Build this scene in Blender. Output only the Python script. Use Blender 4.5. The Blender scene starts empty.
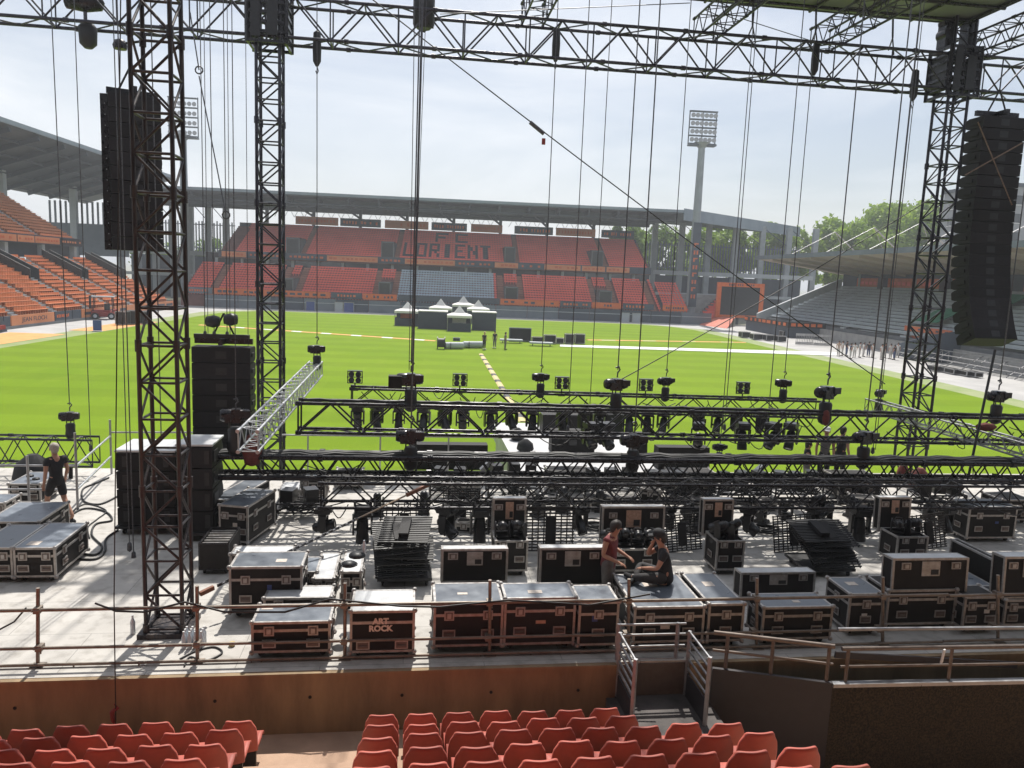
import bpy, math, random
import numpy as np
from mathutils import Vector, Matrix
random.seed(7)
scene = bpy.context.scene
COL = scene.collection
PI = math.pi
# ---------------------------------------------------------------- camera and measuring helpers
H = 7.4; FOC = 769.0
YAW, PIT, ROL = math.radians(4.2), math.radians(8.0), math.radians(2.3)
_f = Vector((math.sin(YAW)*math.cos(PIT), math.cos(YAW)*math.cos(PIT), -math.sin(PIT)))
_r0 = Vector((math.cos(YAW), -math.sin(YAW), 0)); _u0 = _r0.cross(_f)
_R = _r0*math.cos(ROL)+_u0*math.sin(ROL); _U = _u0*math.cos(ROL)-_r0*math.sin(ROL)
A = math.radians(3.5); CA, SA = math.cos(A), math.sin(A)
DECK = 1.55
cam_d = bpy.data.cameras.new('camera'); cam = bpy.data.objects.new('camera', cam_d); COL.objects.link(cam)
cam.matrix_world = Matrix(((_R.x, _U.x, -_f.x, 0), (_R.y, _U.y, -_f.y, 0), (_R.z, _U.z, -_f.z, H), (0, 0, 0, 1)))
cam_d.sensor_width = 36; cam_d.lens = FOC/1024*36; cam_d.clip_end = 4000; cam_d.clip_start = .1
scene.camera = cam

def ray(px, py): return _f+_R*((px-512)/FOC)-_U*((py-384)/FOC)
def GZ(px, py, z=0):            # photo measurement -> point on a level plane (world)
    d = ray(px, py); t = (z-H)/d.z; return Vector((d.x*t, d.y*t, z))
def GY(px, py, Y):              # photo measurement -> point on the upright plane at depth Y (world)
    d = ray(px, py); t = Y/d.y; return Vector((d.x*t, Y, H+d.z*t))
def toS(p): return Vector((CA*p[0]+SA*p[1], -SA*p[0]+CA*p[1], p[2]))
def SZ(px, py, z=DECK): return toS(GZ(px, py, z))      # the same two in the frame of the stage
def SY(px, py, y):
    d = toS(ray(px, py)); t = y/d.y; return Vector((d.x*t, y, H+d.z*t))
def W(x, y, z): return Vector((CA*x-SA*y, SA*x+CA*y, z))   # stage frame -> world

# ---------------------------------------------------------------- mesh building
class MB:
    def __init__(s): s.v = []; s.f = []; s.m = []; s.s = []
    def add(s, vs, fs, mi=0, sm=False):
        b = len(s.v); s.v.extend([tuple(v) for v in vs])
        for f in fs: s.f.append([b+i for i in f]); s.m.append(mi); s.s.append(sm)
        return s
    def box(s, c, d, mi=0, M=None):
        x, y, z = d[0]/2, d[1]/2, d[2]/2
        vs = [Vector((i, j, k)) for k in (-z, z) for j in (-y, y) for i in (-x, x)]
        if M is not None: vs = [M@v for v in vs]
        c = Vector(c)
        return s.add([v+c for v in vs], [(0, 2, 3, 1), (4, 5, 7, 6), (0, 1, 5, 4), (2, 6, 7, 3), (0, 4, 6, 2), (1, 3, 7, 5)], mi)
    def b2(s, a, b, mi=0):
        return s.box([(a[i]+b[i])/2 for i in range(3)], [abs(b[i]-a[i]) for i in range(3)], mi)
    def bar(s, p, q, r, n=6, mi=0, r2=None, caps=True):
        p, q = Vector(p), Vector(q); d = q-p
        if d.length < 1e-6: return s
        a = d.orthogonal().normalized(); b = d.normalized().cross(a); r2 = r if r2 is None else r2
        vs = []
        for k in range(n):
            t = 2*PI*k/n; o = a*math.cos(t)+b*math.sin(t); vs += [p+o*r, q+o*r2]
        s.add(vs, [(2*k, 2*((k+1) % n), 2*((k+1) % n)+1, 2*k+1) for k in range(n)], mi, True)
        if caps: s.add(vs, [[2*k for k in range(n)][::-1], [2*k+1 for k in range(n)]], mi)
        return s
    def beam(s, p, q, w, h, mi=0, up=(0, 0, 1)):
        p, q = Vector(p), Vector(q); d = (q-p).normalized(); u = Vector(up)
        a = d.cross(u)
        if a.length < 1e-4: a = d.orthogonal()
        a.normalize(); b = a.cross(d); vs = []
        for e in (p, q): vs += [e+a*i*w/2+b*j*h/2 for i, j in ((-1, -1), (1, -1), (1, 1), (-1, 1))]
        return s.add(vs, [(0, 1, 2, 3), (7, 6, 5, 4), (0, 4, 5, 1), (1, 5, 6, 2), (2, 6, 7, 3), (3, 7, 4, 0)], mi)
    def path(s, pts, r, n=6, mi=0):
        pts = [Vector(p) for p in pts]; vs = []; N = len(pts)
        for i, p in enumerate(pts):
            d = (pts[min(i+1, N-1)]-pts[max(i-1, 0)]).normalized()
            a = d.cross(Vector((.13, .21, 1)));  a = a.normalized() if a.length > 1e-3 else d.orthogonal().normalized()
            b = d.cross(a); rr = r[i] if isinstance(r, (list, tuple)) else r
            vs += [p+(a*math.cos(2*PI*k/n)+b*math.sin(2*PI*k/n))*rr for k in range(n)]
        fs = [(i*n+k, i*n+(k+1) % n, (i+1)*n+(k+1) % n, (i+1)*n+k) for i in range(N-1) for k in range(n)]
        s.add(vs, fs, mi, True); s.add(vs, [list(range(n))[::-1], [(N-1)*n+k for k in range(n)]], mi); return s
    def lathe(s, prof, n=16, o=(0, 0, 0), ax='z', mi=0, sm=True):
        o = Vector(o); vs = []
        for r, z in prof:
            for k in range(n):
                t = 2*PI*k/n; x, y = r*math.cos(t), r*math.sin(t)
                vs.append(o+Vector({'z': (x, y, z), 'y': (x, z, -y), 'x': (z, x, y)}[ax]))
        N = len(prof)
        fs = [(i*n+k, i*n+(k+1) % n, (i+1)*n+(k+1) % n, (i+1)*n+k) for i in range(N-1) for k in range(n)]
        s.add(vs, fs, mi, sm); s.add(vs, [list(range(n))[::-1], [(N-1)*n+k for k in range(n)]], mi); return s
    def quad(s, a, b, c, d, mi=0): return s.add([a, b, c, d], [(0, 1, 2, 3)], mi)
    def prism(s, poly, z0, z1, mi=0):
        n = len(poly); vs = [(x, y, z0) for x, y in poly]+[(x, y, z1) for x, y in poly]
        return s.add(vs, [list(range(n))[::-1], list(range(n, 2*n))]+[(i, (i+1) % n, n+(i+1) % n, n+i) for i in range(n)], mi)
    def xprism(s, poly, x0, x1, mi=0):      # outline in (y, z), swept along x
        n = len(poly); vs = [(x0, y, z) for y, z in poly]+[(x1, y, z) for y, z in poly]
        return s.add(vs, [list(range(n)), list(range(n, 2*n))[::-1]]+[(i, n+i, n+(i+1) % n, (i+1) % n) for i in range(n)], mi)
    def mesh(s, name, mats):
        me = bpy.data.meshes.new(name); me.from_pydata(s.v, [], s.f)
        for m in (mats if isinstance(mats, (list, tuple)) else [mats]): me.materials.append(m)
        me.polygons.foreach_set('material_index', s.m); me.polygons.foreach_set('use_smooth', s.s); me.update(); return me

def link(name, data, parent=None, loc=(0, 0, 0), rot=(0, 0, 0)):
    o = bpy.data.objects.new(name, data); COL.objects.link(o); o.location = loc; o.rotation_euler = rot
    if parent is not None: o.parent = parent
    return o
def part(name, mb, mats, parent=None, loc=(0, 0, 0), rot=(0, 0, 0), label=None):
    o = link(name, mb.mesh(name, mats) if isinstance(mb, MB) else mb, parent, loc, rot)
    if label: o['label'] = label
    return o
def tag(o, label, cat, group=None, kind=None):
    o['label'] = label; o['category'] = cat
    if group: o['group'] = group
    if kind: o['kind'] = kind
    return o
def thing(name, label, cat, loc=(0, 0, 0), rz=0, group=None, kind=None):
    return tag(link(name, None, None, loc, (0, 0, rz)), label, cat, group, kind)
KIDS = {}
def kids(o):
    return [c for c in o.children]
def dup(o, label, loc, rz=0, rot=None, group=None, scale=None):
    c = o.copy(); COL.objects.link(c); c.location = loc; c.rotation_euler = rot or (0, 0, rz); c['label'] = label
    if group: c['group'] = group
    if scale: c.scale = scale
    for k in o.children:
        d = k.copy(); COL.objects.link(d); d.parent = c
        for g in k.children:
            e = g.copy(); COL.objects.link(e); e.parent = d
    return c
ORD = ('first second third fourth fifth sixth seventh eighth ninth tenth eleventh twelfth thirteenth fourteenth fifteenth sixteenth seventeenth '
       'eighteenth nineteenth twentieth').split()

# ---------------------------------------------------------------- materials
def mat(name, col, rough=.6, metal=0., col2=None, scale=6., detail=4., bump=0., bscale=None, spec=.5, stretch=None, rnd=0., lo=.35, hi=.65, rmix=0.):
    m = bpy.data.materials.new(name); m.use_nodes = True; nt = m.node_tree; N, L = nt.nodes, nt.links
    b = N['Principled BSDF']; b.inputs['Roughness'].default_value = rough; b.inputs['Metallic'].default_value = metal
    b.inputs['Specular IOR Level'].default_value = spec
    c = tuple(col)+(1,); c2 = tuple(col2 if col2 else [x*.72 for x in col])+(1,)
    tc = N.new('ShaderNodeTexCoord'); mp = N.new('ShaderNodeMapping'); L.new(tc.outputs['Object'], mp.inputs['Vector'])
    if stretch: mp.inputs['Scale'].default_value = stretch
    nz = N.new('ShaderNodeTexNoise'); nz.inputs['Scale'].default_value = scale; nz.inputs['Detail'].default_value = detail; nz.inputs['Roughness'].default_value = .62
    L.new(mp.outputs[0], nz.inputs['Vector'])
    rp = N.new('ShaderNodeValToRGB'); rp.color_ramp.elements[0].position = lo; rp.color_ramp.elements[1].position = hi
    rp.color_ramp.elements[0].color = c2; rp.color_ramp.elements[1].color = c
    L.new(nz.outputs['Fac'], rp.inputs[0]); out = rp.outputs[0]
    if rnd:
        oi = N.new('ShaderNodeObjectInfo'); hs = N.new('ShaderNodeHueSaturation'); mr = N.new('ShaderNodeMapRange')
        mr.inputs[3].default_value = 1-rnd; mr.inputs[4].default_value = 1+rnd
        L.new(oi.outputs['Random'], mr.inputs[0]); L.new(mr.outputs[0], hs.inputs['Value']); L.new(out, hs.inputs['Color']); out = hs.outputs[0]
    L.new(out, b.inputs['Base Color'])
    if rmix:
        mr = N.new('ShaderNodeMapRange'); mr.inputs[1].default_value = .3; mr.inputs[2].default_value = .7
        mr.inputs[3].default_value = max(.05, rough-rmix); mr.inputs[4].default_value = min(1, rough+rmix)
        L.new(nz.outputs['Fac'], mr.inputs[0]); L.new(mr.outputs[0], b.inputs['Roughness'])
    if bump:
        n2 = N.new('ShaderNodeTexNoise'); n2.inputs['Scale'].default_value = bscale or scale*4; n2.inputs['Detail'].default_value = 3
        L.new(mp.outputs[0], n2.inputs['Vector'])
        bp = N.new('ShaderNodeBump'); bp.inputs['Strength'].default_value = bump; bp.inputs['Distance'].default_value = .02
        L.new(n2.outputs['Fac'], bp.inputs['Height']); L.new(bp.outputs[0], b.inputs['Normal'])
    return m
M = {}
M['black'] = mat('black_paint', (.018, .018, .021), .5, col2=(.010, .010, .012), scale=9)
M['blackmetal'] = mat('black_steel', (.030, .028, .032), .30, .5, col2=(.016, .015, .018), scale=7, rmix=.12)
M['towersteel'] = mat('worn_tower_steel', (.070, .056, .052), .40, .4, col2=(.026, .025, .032), scale=3.5, stretch=(6, 6, 1), rmix=.12)
M['trusssteel'] = mat('dark_truss_steel', (.050, .049, .064), .32, .55, col2=(.028, .027, .037), scale=4, rmix=.12)
M['alu'] = mat('bare_aluminium', (.52, .53, .54), .38, .75, col2=(.40, .41, .42), scale=8, rmix=.12)
M['galv'] = mat('galvanised_tube', (.28, .235, .195), .48, .45, col2=(.17, .14, .115), scale=6, stretch=(1, 1, 2), rmix=.15)
M['galvgrey'] = mat('grey_galvanised', (.40, .40, .41), .42, .6, col2=(.28, .28, .29), scale=6, rmix=.15)
M['casewood'] = mat('brown_black_case_board', (.017, .014, .0135), .6, col2=(.010, .0085, .0085), scale=5, bump=.12, bscale=90, rnd=.4, spec=.25)
M['casetrim'] = mat('case_aluminium_edging', (.46, .45, .44), .42, .35, col2=(.30, .275, .255), scale=10, rmix=.12)
M['casetop'] = mat('sky_sheen_case_lid', (.19, .215, .25), .36, col2=(.10, .115, .14), scale=3.2, detail=7, rmix=.10, rnd=.3)  # bluish grey painted to stand for sky reflected in dark lids
M['casetopwhite'] = mat('pale_case_lid', (.62, .63, .64), .45, col2=(.48, .49, .50), scale=3, detail=7, rmix=.08)
M['alugrey'] = mat('dull_truss_aluminium', (.27, .275, .285), .45, .6, col2=(.18, .185, .19), scale=8)
M['galvdark'] = mat('dull_brown_pipe', (.20, .165, .14), .5, .4, col2=(.13, .10, .085), scale=6)
M['cabinet'] = mat('matt_black_cabinet', (.015, .0135, .015), .65, col2=(.010, .009, .011), scale=12, bump=.15, bscale=70, spec=.3, rnd=.35)
M['rubber'] = mat('black_rubber', (.02, .02, .02), .7)
M['label'] = mat('paper_label', (.62, .56, .5), .7, col2=(.5, .42, .36), scale=20)
M['labeltan'] = mat('tan_label', (.55, .36, .27), .7, col2=(.42, .26, .19), scale=20)
M['white'] = mat('white_plastic', (.78, .78, .78), .5, col2=(.66, .66, .66), scale=4)
M['lens'] = mat('dark_glass_lens', (.03, .035, .045), .08, col2=(.02, .02, .03), spec=.8)
M['lampbody'] = mat('black_lamp_housing', (.014, .013, .015), .33, col2=(.010, .010, .012), scale=12, bump=.1, bscale=60)
M['chain'] = mat('dull_chain', (.13, .13, .14), .45, .6, col2=(.07, .07, .08), scale=30)
M['rope'] = mat('pale_strap', (.42, .33, .24), .8, col2=(.28, .2, .14), scale=15)
M['cable'] = mat('black_cable', (.018, .018, .020), .55)
M['red'] = mat('red_bag_fabric', (.30, .035, .025), .75, col2=(.19, .02, .016), scale=8)
M['orange'] = mat('orange_print', (.72, .16, .03), .6, col2=(.6, .12, .025), scale=2)
M['seatred'] = mat('red_seat_plastic', (.44, .102, .072), .58, col2=(.34, .078, .056), scale=5, detail=6, rnd=.22, rmix=.10)
M['seatorange'] = mat('sun_faded_orange_seat', (.66, .25, .11), .5, col2=(.56, .20, .085), scale=.35, rnd=.1)
M['seatfar'] = mat('far_red_seat', (.86, .165, .120), .55, col2=(.74, .130, .098), scale=.22, detail=6)
M['seatpale'] = mat('pale_blue_grey_cover', (.48, .55, .62), .6, col2=(.38, .45, .52), scale=.5)
M['seatnavy'] = mat('navy_seat', (.03, .035, .06), .5)
M['seatgrey'] = mat('grey_seat_bench', (.40, .44, .47), .55, col2=(.33, .365, .39), scale=.4)
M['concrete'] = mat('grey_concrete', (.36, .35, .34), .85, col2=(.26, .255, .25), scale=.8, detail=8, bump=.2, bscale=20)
M['darkconcrete'] = mat('dark_grey_concrete', (.17, .18, .19), .85, col2=(.12, .125, .135), scale=.5)  # plain darker grey tone of concrete
M['terrace'] = mat('warm_terrace_concrete', (.50, .335, .235), .85, col2=(.38, .25, .175), scale=1.6, detail=9, bump=.25, bscale=45)
M['plywood'] = mat('brown_stained_panel', (.37, .265, .155), .85, col2=(.19, .135, .082), scale=1.1, detail=12, stretch=(2.0, 2.0, .55), bump=.12, bscale=14, lo=.3, hi=.7)
M['roofgrey'] = mat('grey_roof_steel', (.065, .082, .105), .55, col2=(.05, .062, .082), scale=.25)
M['rooftan'] = mat('tan_roof_lining', (.46, .39, .32), .8, col2=(.38, .32, .26), scale=.15)
M['canopy'] = mat('grey_green_canopy_sheet', (.23, .26, .215), .6, col2=(.15, .175, .15), scale=.5, detail=6, stretch=(1, .25, 1))
M['navyboard'] = mat('dark_blue_board', (.05, .07, .10), .6, col2=(.04, .052, .075), scale=.4)
M['greyboard'] = mat('slate_blue_board', (.15, .18, .21), .6, col2=(.11, .135, .165), scale=.4)
M['lightgrey'] = mat('pale_grey_paint', (.42, .45, .48), .6, col2=(.34, .37, .40), scale=.5)
M['screen'] = mat('dark_screen_face', (.012, .014, .018), .35, col2=(.02, .022, .027), scale=3)
M['tent'] = mat('white_tent_cloth', (.74, .72, .70), .8, col2=(.62, .60, .59), scale=.6)
M['darkcloth'] = mat('dark_drape', (.034, .046, .068), .85, col2=(.027, .036, .054), scale=1.2)
M['yellow'] = mat('yellow_cable_ramp', (.62, .50, .22), .6)
M['hedge'] = mat('dark_brown_green_fleece', (.085, .058, .030), .95, col2=(.014, .013, .008), scale=34, detail=7, bump=1.0, bscale=60, lo=.40, hi=.72)
M['darksteel'] = mat('dark_panel_steel', (.046, .041, .046), .55, .2, col2=(.027, .024, .028), scale=1.6, detail=8, rmix=.1)
M['skin'] = mat('skin', (.46, .25, .17), .55, col2=(.40, .20, .135), scale=8)
M['hairdark'] = mat('dark_hair', (.018, .013, .011), .6, col2=(.03, .021, .016), scale=40)
M['hairgrey'] = mat('grey_hair', (.45, .40, .34), .7, col2=(.30, .26, .22), scale=40)
M['clothblack'] = mat('black_cotton', (.014, .014, .016), .85, col2=(.02, .02, .023), scale=14)
M['clothmaroon'] = mat('maroon_cotton', (.20, .04, .045), .85, col2=(.14, .03, .034), scale=14)
M['clothgrey'] = mat('grey_cotton', (.16, .15, .14), .85, col2=(.11, .10, .10), scale=14)
M['clothwhite'] = mat('white_cotton', (.70, .68, .66), .85, rnd=.1)
M['clothblue'] = mat('blue_cotton', (.07, .10, .2), .85)
M['glassdark'] = mat('dark_window_glass', (.03, .04, .05), .12, spec=.8)
M['bark'] = mat('brown_bark', (.09, .065, .045), .9, col2=(.05, .036, .026), scale=3, bump=.5)
M['tarp'] = mat('sun_bleached_red_tarp', (.55, .16, .10), .75, col2=(.46, .12, .075), scale=.6)
M['plaster'] = mat('grey_plaster', (.36, .37, .39), .85, col2=(.30, .31, .33), scale=.3)
M['green'] = mat('green_tarp', (.02, .20, .11), .7, col2=(.015, .14, .08), scale=.5)
M['blue'] = mat('blue_board', (.05, .09, .3), .6)
M['clear'] = mat('clear_bottle_plastic', (.62, .66, .7), .15, col2=(.5, .55, .6), scale=15, spec=.8)

def leafmat(name, c1, c2):
    m = mat(name, c1, .6, col2=c2, scale=.35, detail=6, lo=.35, hi=.68)
    nt = m.node_tree; b = nt.nodes['Principled BSDF']; t = nt.nodes.new('ShaderNodeBsdfTranslucent'); mx = nt.nodes.new('ShaderNodeMixShader'); mx.inputs[0].default_value = .42
    src = b.inputs['Base Color'].links[0].from_socket; nt.links.new(src, t.inputs[0])
    nt.links.new(b.outputs[0], mx.inputs[1]); nt.links.new(t.outputs[0], mx.inputs[2]); nt.links.new(mx.outputs[0], nt.nodes['Material Output'].inputs[0]); return m
M['leaf'] = leafmat('bright_tree_leaves', (.33, .46, .045), (.14, .24, .022))
M['leafdark'] = leafmat('dark_tree_leaves', (.24, .36, .05), (.10, .18, .022))

def grassmat():
    m = bpy.data.materials.new('mown_grass'); m.use_nodes = True; nt = m.node_tree; N, L = nt.nodes, nt.links; b = N['Principled BSDF']
    b.inputs['Roughness'].default_value = .95; b.inputs['Specular IOR Level'].default_value = .08
    tc = N.new('ShaderNodeTexCoord')
    def noise(sc, det, stretch=None):
        mp = N.new('ShaderNodeMapping'); L.new(tc.outputs['Object'], mp.inputs[0])
        if stretch: mp.inputs['Scale'].default_value = stretch
        n = N.new('ShaderNodeTexNoise'); n.inputs['Scale'].default_value = sc; n.inputs['Detail'].default_value = det; n.inputs['Roughness'].default_value = .65; L.new(mp.outputs[0], n.inputs['Vector']); return n.outputs['Fac']
    def mix(f, a, c, lo, hi):
        r = N.new('ShaderNodeMapRange'); r.inputs[1].default_value = lo; r.inputs[2].default_value = hi; L.new(f, r.inputs[0])
        x = N.new('ShaderNodeMix'); x.data_type = 'RGBA'; L.new(r.outputs[0], x.inputs[0])
        for i, v in ((6, a), (7, c)):
            if isinstance(v, tuple): x.inputs[i].default_value = v+(1,)
            else: L.new(v, x.inputs[i])
        return x.outputs[2]
    c = mix(noise(.05, 6), (.176, .266, .012), (.138, .228, .010), .35, .65)
    c = mix(noise(.016, 5), c, (.185, .270, .022), .45, .72)
    c = mix(noise(.6, 5, (1, .35, 1)), c, (.190, .275, .020), .52, .80)
    c = mix(noise(14, 3), c, (.100, .175, .010), .50, .85)
    w = N.new('ShaderNodeTexWave'); w.wave_type = 'BANDS'; w.bands_direction = 'Y'; w.wave_profile = 'SIN'; w.inputs['Scale'].default_value = .057; w.inputs['Distortion'].default_value = .15
    L.new(tc.outputs['Object'], w.inputs['Vector'])
    hs = N.new('ShaderNodeHueSaturation'); r = N.new('ShaderNodeMapRange'); r.inputs[1].default_value = .4; r.inputs[2].default_value = .6; r.inputs[3].default_value = .945; r.inputs[4].default_value = 1.05
    L.new(w.outputs['Fac'], r.inputs[0]); L.new(r.outputs[0], hs.inputs['Value']); L.new(c, hs.inputs['Color']); L.new(hs.outputs[0], b.inputs['Base Color'])
    n = noise(30, 3); bp = N.new('ShaderNodeBump'); bp.inputs['Strength'].default_value = .5; bp.inputs['Distance'].default_value = .05; L.new(n, bp.inputs['Height']); L.new(bp.outputs[0], b.inputs['Normal'])
    return m
M['grass'] = grassmat()

def deckmat():
    m = mat('pale_dusty_stage_boards', (.55, .525, .49), .75, col2=(.43, .41, .385), scale=.9, detail=9, bump=.08, bscale=30, lo=.3, hi=.62)
    nt = m.node_tree; N, L = nt.nodes, nt.links; b = N['Principled BSDF']; src = b.inputs['Base Color'].links[0].from_socket
    tc = N.new('ShaderNodeTexCoord'); br = N.new('ShaderNodeTexBrick'); L.new(tc.outputs['Object'], br.inputs['Vector'])
    br.inputs['Scale'].default_value = 1; br.inputs['Brick Width'].default_value = 2.44; br.inputs['Row Height'].default_value = 1.22; br.inputs['Mortar Size'].default_value = .006; br.inputs['Mortar Smooth'].default_value = .3
    br.inputs['Color1'].default_value = (1, 1, 1, 1); br.inputs['Color2'].default_value = (.93, .93, .93, 1); br.inputs['Mortar'].default_value = (.5, .5, .5, 1)
    mx = N.new('ShaderNodeMix'); mx.data_type = 'RGBA'; mx.blend_type = 'MULTIPLY'; mx.inputs[0].default_value = 1
    L.new(src, mx.inputs[6]); L.new(br.outputs['Color'], mx.inputs[7])
    n3 = N.new('ShaderNodeTexNoise'); n3.inputs['Scale'].default_value = 5; n3.inputs['Detail'].default_value = 8; L.new(tc.outputs['Object'], n3.inputs['Vector'])
    rp = N.new('ShaderNodeValToRGB'); rp.color_ramp.elements[0].position = .28; rp.color_ramp.elements[0].color = (.55, .53, .5, 1); rp.color_ramp.elements[1].position = .5; rp.color_ramp.elements[1].color = (1, 1, 1, 1)
    L.new(n3.outputs['Fac'], rp.inputs[0]); m2 = N.new('ShaderNodeMix'); m2.data_type = 'RGBA'; m2.blend_type = 'MULTIPLY'; m2.inputs[0].default_value = .6
    L.new(mx.outputs[2], m2.inputs[6]); L.new(rp.outputs[0], m2.inputs[7]); L.new(m2.outputs[2], b.inputs['Base Color']); return m
M['deck'] = deckmat()

# ---------------------------------------------------------------- light, sky, view
SUN_EL, SUN_AZ = math.radians(57), math.radians(3.5)       # azimuth from +Y towards +X
sd = Vector((math.sin(SUN_AZ)*math.cos(SUN_EL), math.cos(SUN_AZ)*math.cos(SUN_EL), math.sin(SUN_EL)))
ld = bpy.data.lights.new('sun', 'SUN'); ld.energy = 4.6; ld.angle = math.radians(.6); ld.color = (1, .955, .88)
lo = bpy.data.objects.new('sun', ld); COL.objects.link(lo); lo.rotation_euler = (-sd).to_track_quat('-Z', 'Y').to_euler()
wd = bpy.data.worlds.new('World'); scene.world = wd; wd.use_nodes = True
N, L = wd.node_tree.nodes, wd.node_tree.links; bg = N['Background']
sky = N.new('ShaderNodeTexSky'); sky.sky_type = 'NISHITA'; sky.sun_disc = False; sky.sun_elevation = SUN_EL; sky.sun_rotation = SUN_AZ
sky.air_density = 1.0; sky.dust_density = 2.0; sky.ozone_density = 1.2
tc = N.new('ShaderNodeTexCoord'); mp = N.new('ShaderNodeMapping'); mp.inputs['Scale'].default_value = (1.0, 1.0, 3.6); mp.inputs['Location'].default_value = (.3, .1, .2); L.new(tc.outputs['Generated'], mp.inputs[0])
nz = N.new('ShaderNodeTexNoise'); nz.inputs['Scale'].default_value = 1.7; nz.inputs['Detail'].default_value = 9; nz.inputs['Roughness'].default_value = .58; nz.inputs['Distortion'].default_value = .5; L.new(mp.outputs[0], nz.inputs['Vector'])
rp = N.new('ShaderNodeMapRange'); rp.inputs[1].default_value = .36; rp.inputs[2].default_value = .72; rp.inputs[3].default_value = .20; rp.inputs[4].default_value = .98; L.new(nz.outputs['Fac'], rp.inputs[0])
mx = N.new('ShaderNodeMix'); mx.data_type = 'RGBA'; L.new(rp.outputs[0], mx.inputs[0]); L.new(sky.outputs[0], mx.inputs[6]); mx.inputs[7].default_value = (9.7, 10.05, 10.5, 1)
L.new(mx.outputs[2], bg.inputs['Color']); bg.inputs['Strength'].default_value = .085
vs = scene.view_settings; vs.view_transform = 'Standard'; vs.look = 'None'; vs.exposure = .29; vs.gamma = 1; vs.use_curve_mapping = False
scene.cycles.max_bounces = 6; scene.cycles.diffuse_bounces = 3; scene.cycles.glossy_bounces = 3; scene.cycles.transparent_max_bounces = 6
scene.cycles.use_denoising = True
M['orangedull'] = mat('dull_orange_print', (.62, .15, .05), .65, col2=(.5, .11, .035), scale=1.5)
M['colgrey'] = mat('grey_concrete_column', (.30, .33, .36), .8, col2=(.24, .265, .29), scale=.5)
M['slate'] = mat('slate_painted_steel', (.24, .29, .35), .55, col2=(.19, .235, .29), scale=.3)
# ================================================================ the ground
def flat(name, poly, z, m, label, cat, kind='structure'):
    mb = MB(); mb.add([(x, y, z) for x, y in poly], [list(range(len(poly)))])
    return tag(part(name, mb, m), label, cat, None, kind)
def rect(x0, y0, x1, y1): return [(x0, y0), (x1, y0), (x1, y1), (x0, y1)]
M['ground'] = mat('grey_beige_ground', (.30, .29, .25), .9, col2=(.20, .22, .14), scale=.02, detail=8)
M['track'] = mat('pale_tarmac_track', (.47, .46, .45), .85, col2=(.36, .355, .35), scale=.3, detail=8)
M['worn'] = mat('worn_turf_edge', (.30, .33, .17), .9, col2=(.20, .27, .09), scale=.3, detail=8)
M['mat'] = mat('orange_floor_mat', (.74, .36, .12), .8, col2=(.62, .29, .09), scale=.8)
flat('ground', rect(-1500, -300, 1500, 2600), -.02, M['ground'], 'open ground stretching away beyond the stadium', 'ground')
flat('perimeter_track', rect(-60, 5, 62, 140), -.008, M['track'], 'pale grey hard surround between the pitch and the stands', 'track')
flat('pitch_margin', [(-39.5, 20), (-39.5, 122), (-34, 132), (33, 132), (40.5, 122), (40.5, 20)], .002, M['worn'], 'worn greyish turf strip around the pitch edge', 'turf')
flat('pitch', [(-36.6, 12), (-36.6, 118), (-36, 124), (-32, 130), (30, 130.5), (35.5, 127), (37.6, 120), (38, 12)], .010, M['grass'], 'bright sunlit mown grass pitch', 'pitch')
for (x0, y0, x1, y1, lb) in ((-43.5, 66, -38.2, 78, 'orange floor mat on the track, the larger one nearest the stage'), (-40.2, 82.5, -36.9, 98, 'orange floor mat on the track beside the forklift')):
    flat('floor_mat', rect(x0, y0, x1, y1), .016, M['mat'], lb, 'floor mat', 'structure')
def ramp(name, p, q, w, m1, m2, n, label, cat, h=.05):
    p, q = Vector(p), Vector(q); t = thing(name, label, cat, p); d = q-p; L = d.length; t.rotation_euler = (0, 0, math.atan2(d.y, d.x))
    for k in range(n):
        a, b = L*k/n, L*(k+1)/n-.012
        mb = MB(); mb.add([(a, -w/2, .0), (a, -w/4, h), (a, w/4, h), (a, w/2, 0), (b, -w/2, 0), (b, -w/4, h), (b, w/4, h), (b, w/2, 0)],
                          [(0, 1, 2, 3), (7, 6, 5, 4), (0, 4, 5, 1), (1, 5, 6, 2), (2, 6, 7, 3), (0, 3, 7, 4)])
        part('segment', mb, m2 if k % 3 == 1 else m1, t)
    return t
Z0 = .018
def gz(px, py): v = GZ(px, py, Z0); return (v.x, v.y, Z0)
ramp('cable_ramp', gz(481, 354), gz(523, 422), .42, M['yellow'], M['black'], 30, 'yellow and black cable ramp running up the pitch towards the stage', 'cable ramp')
ramp('cable_ramp', gz(200, 325), gz(436, 341), .7, M['mat'], M['white'], 24, 'orange and white cable ramp across the left half of the pitch', 'cable ramp')
ramp('cable_ramp', gz(587, 340), gz(745, 342.5), .7, M['mat'], M['yellow'], 12, 'orange and yellow cable ramp lying beyond the white ground sheet', 'cable ramp')
mb = MB(); a, b, c, d = [GZ(*p) for p in ((560, 346.8), (838, 356), (838, 352.6), (560, 345.0))]
mb.prism([(v.x, v.y) for v in (a, b, c, d)], Z0, Z0+.03)
tag(part('ground_sheet', mb, M['white']), 'long white ground sheet laid across the right half of the pitch', 'ground sheet')

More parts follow.
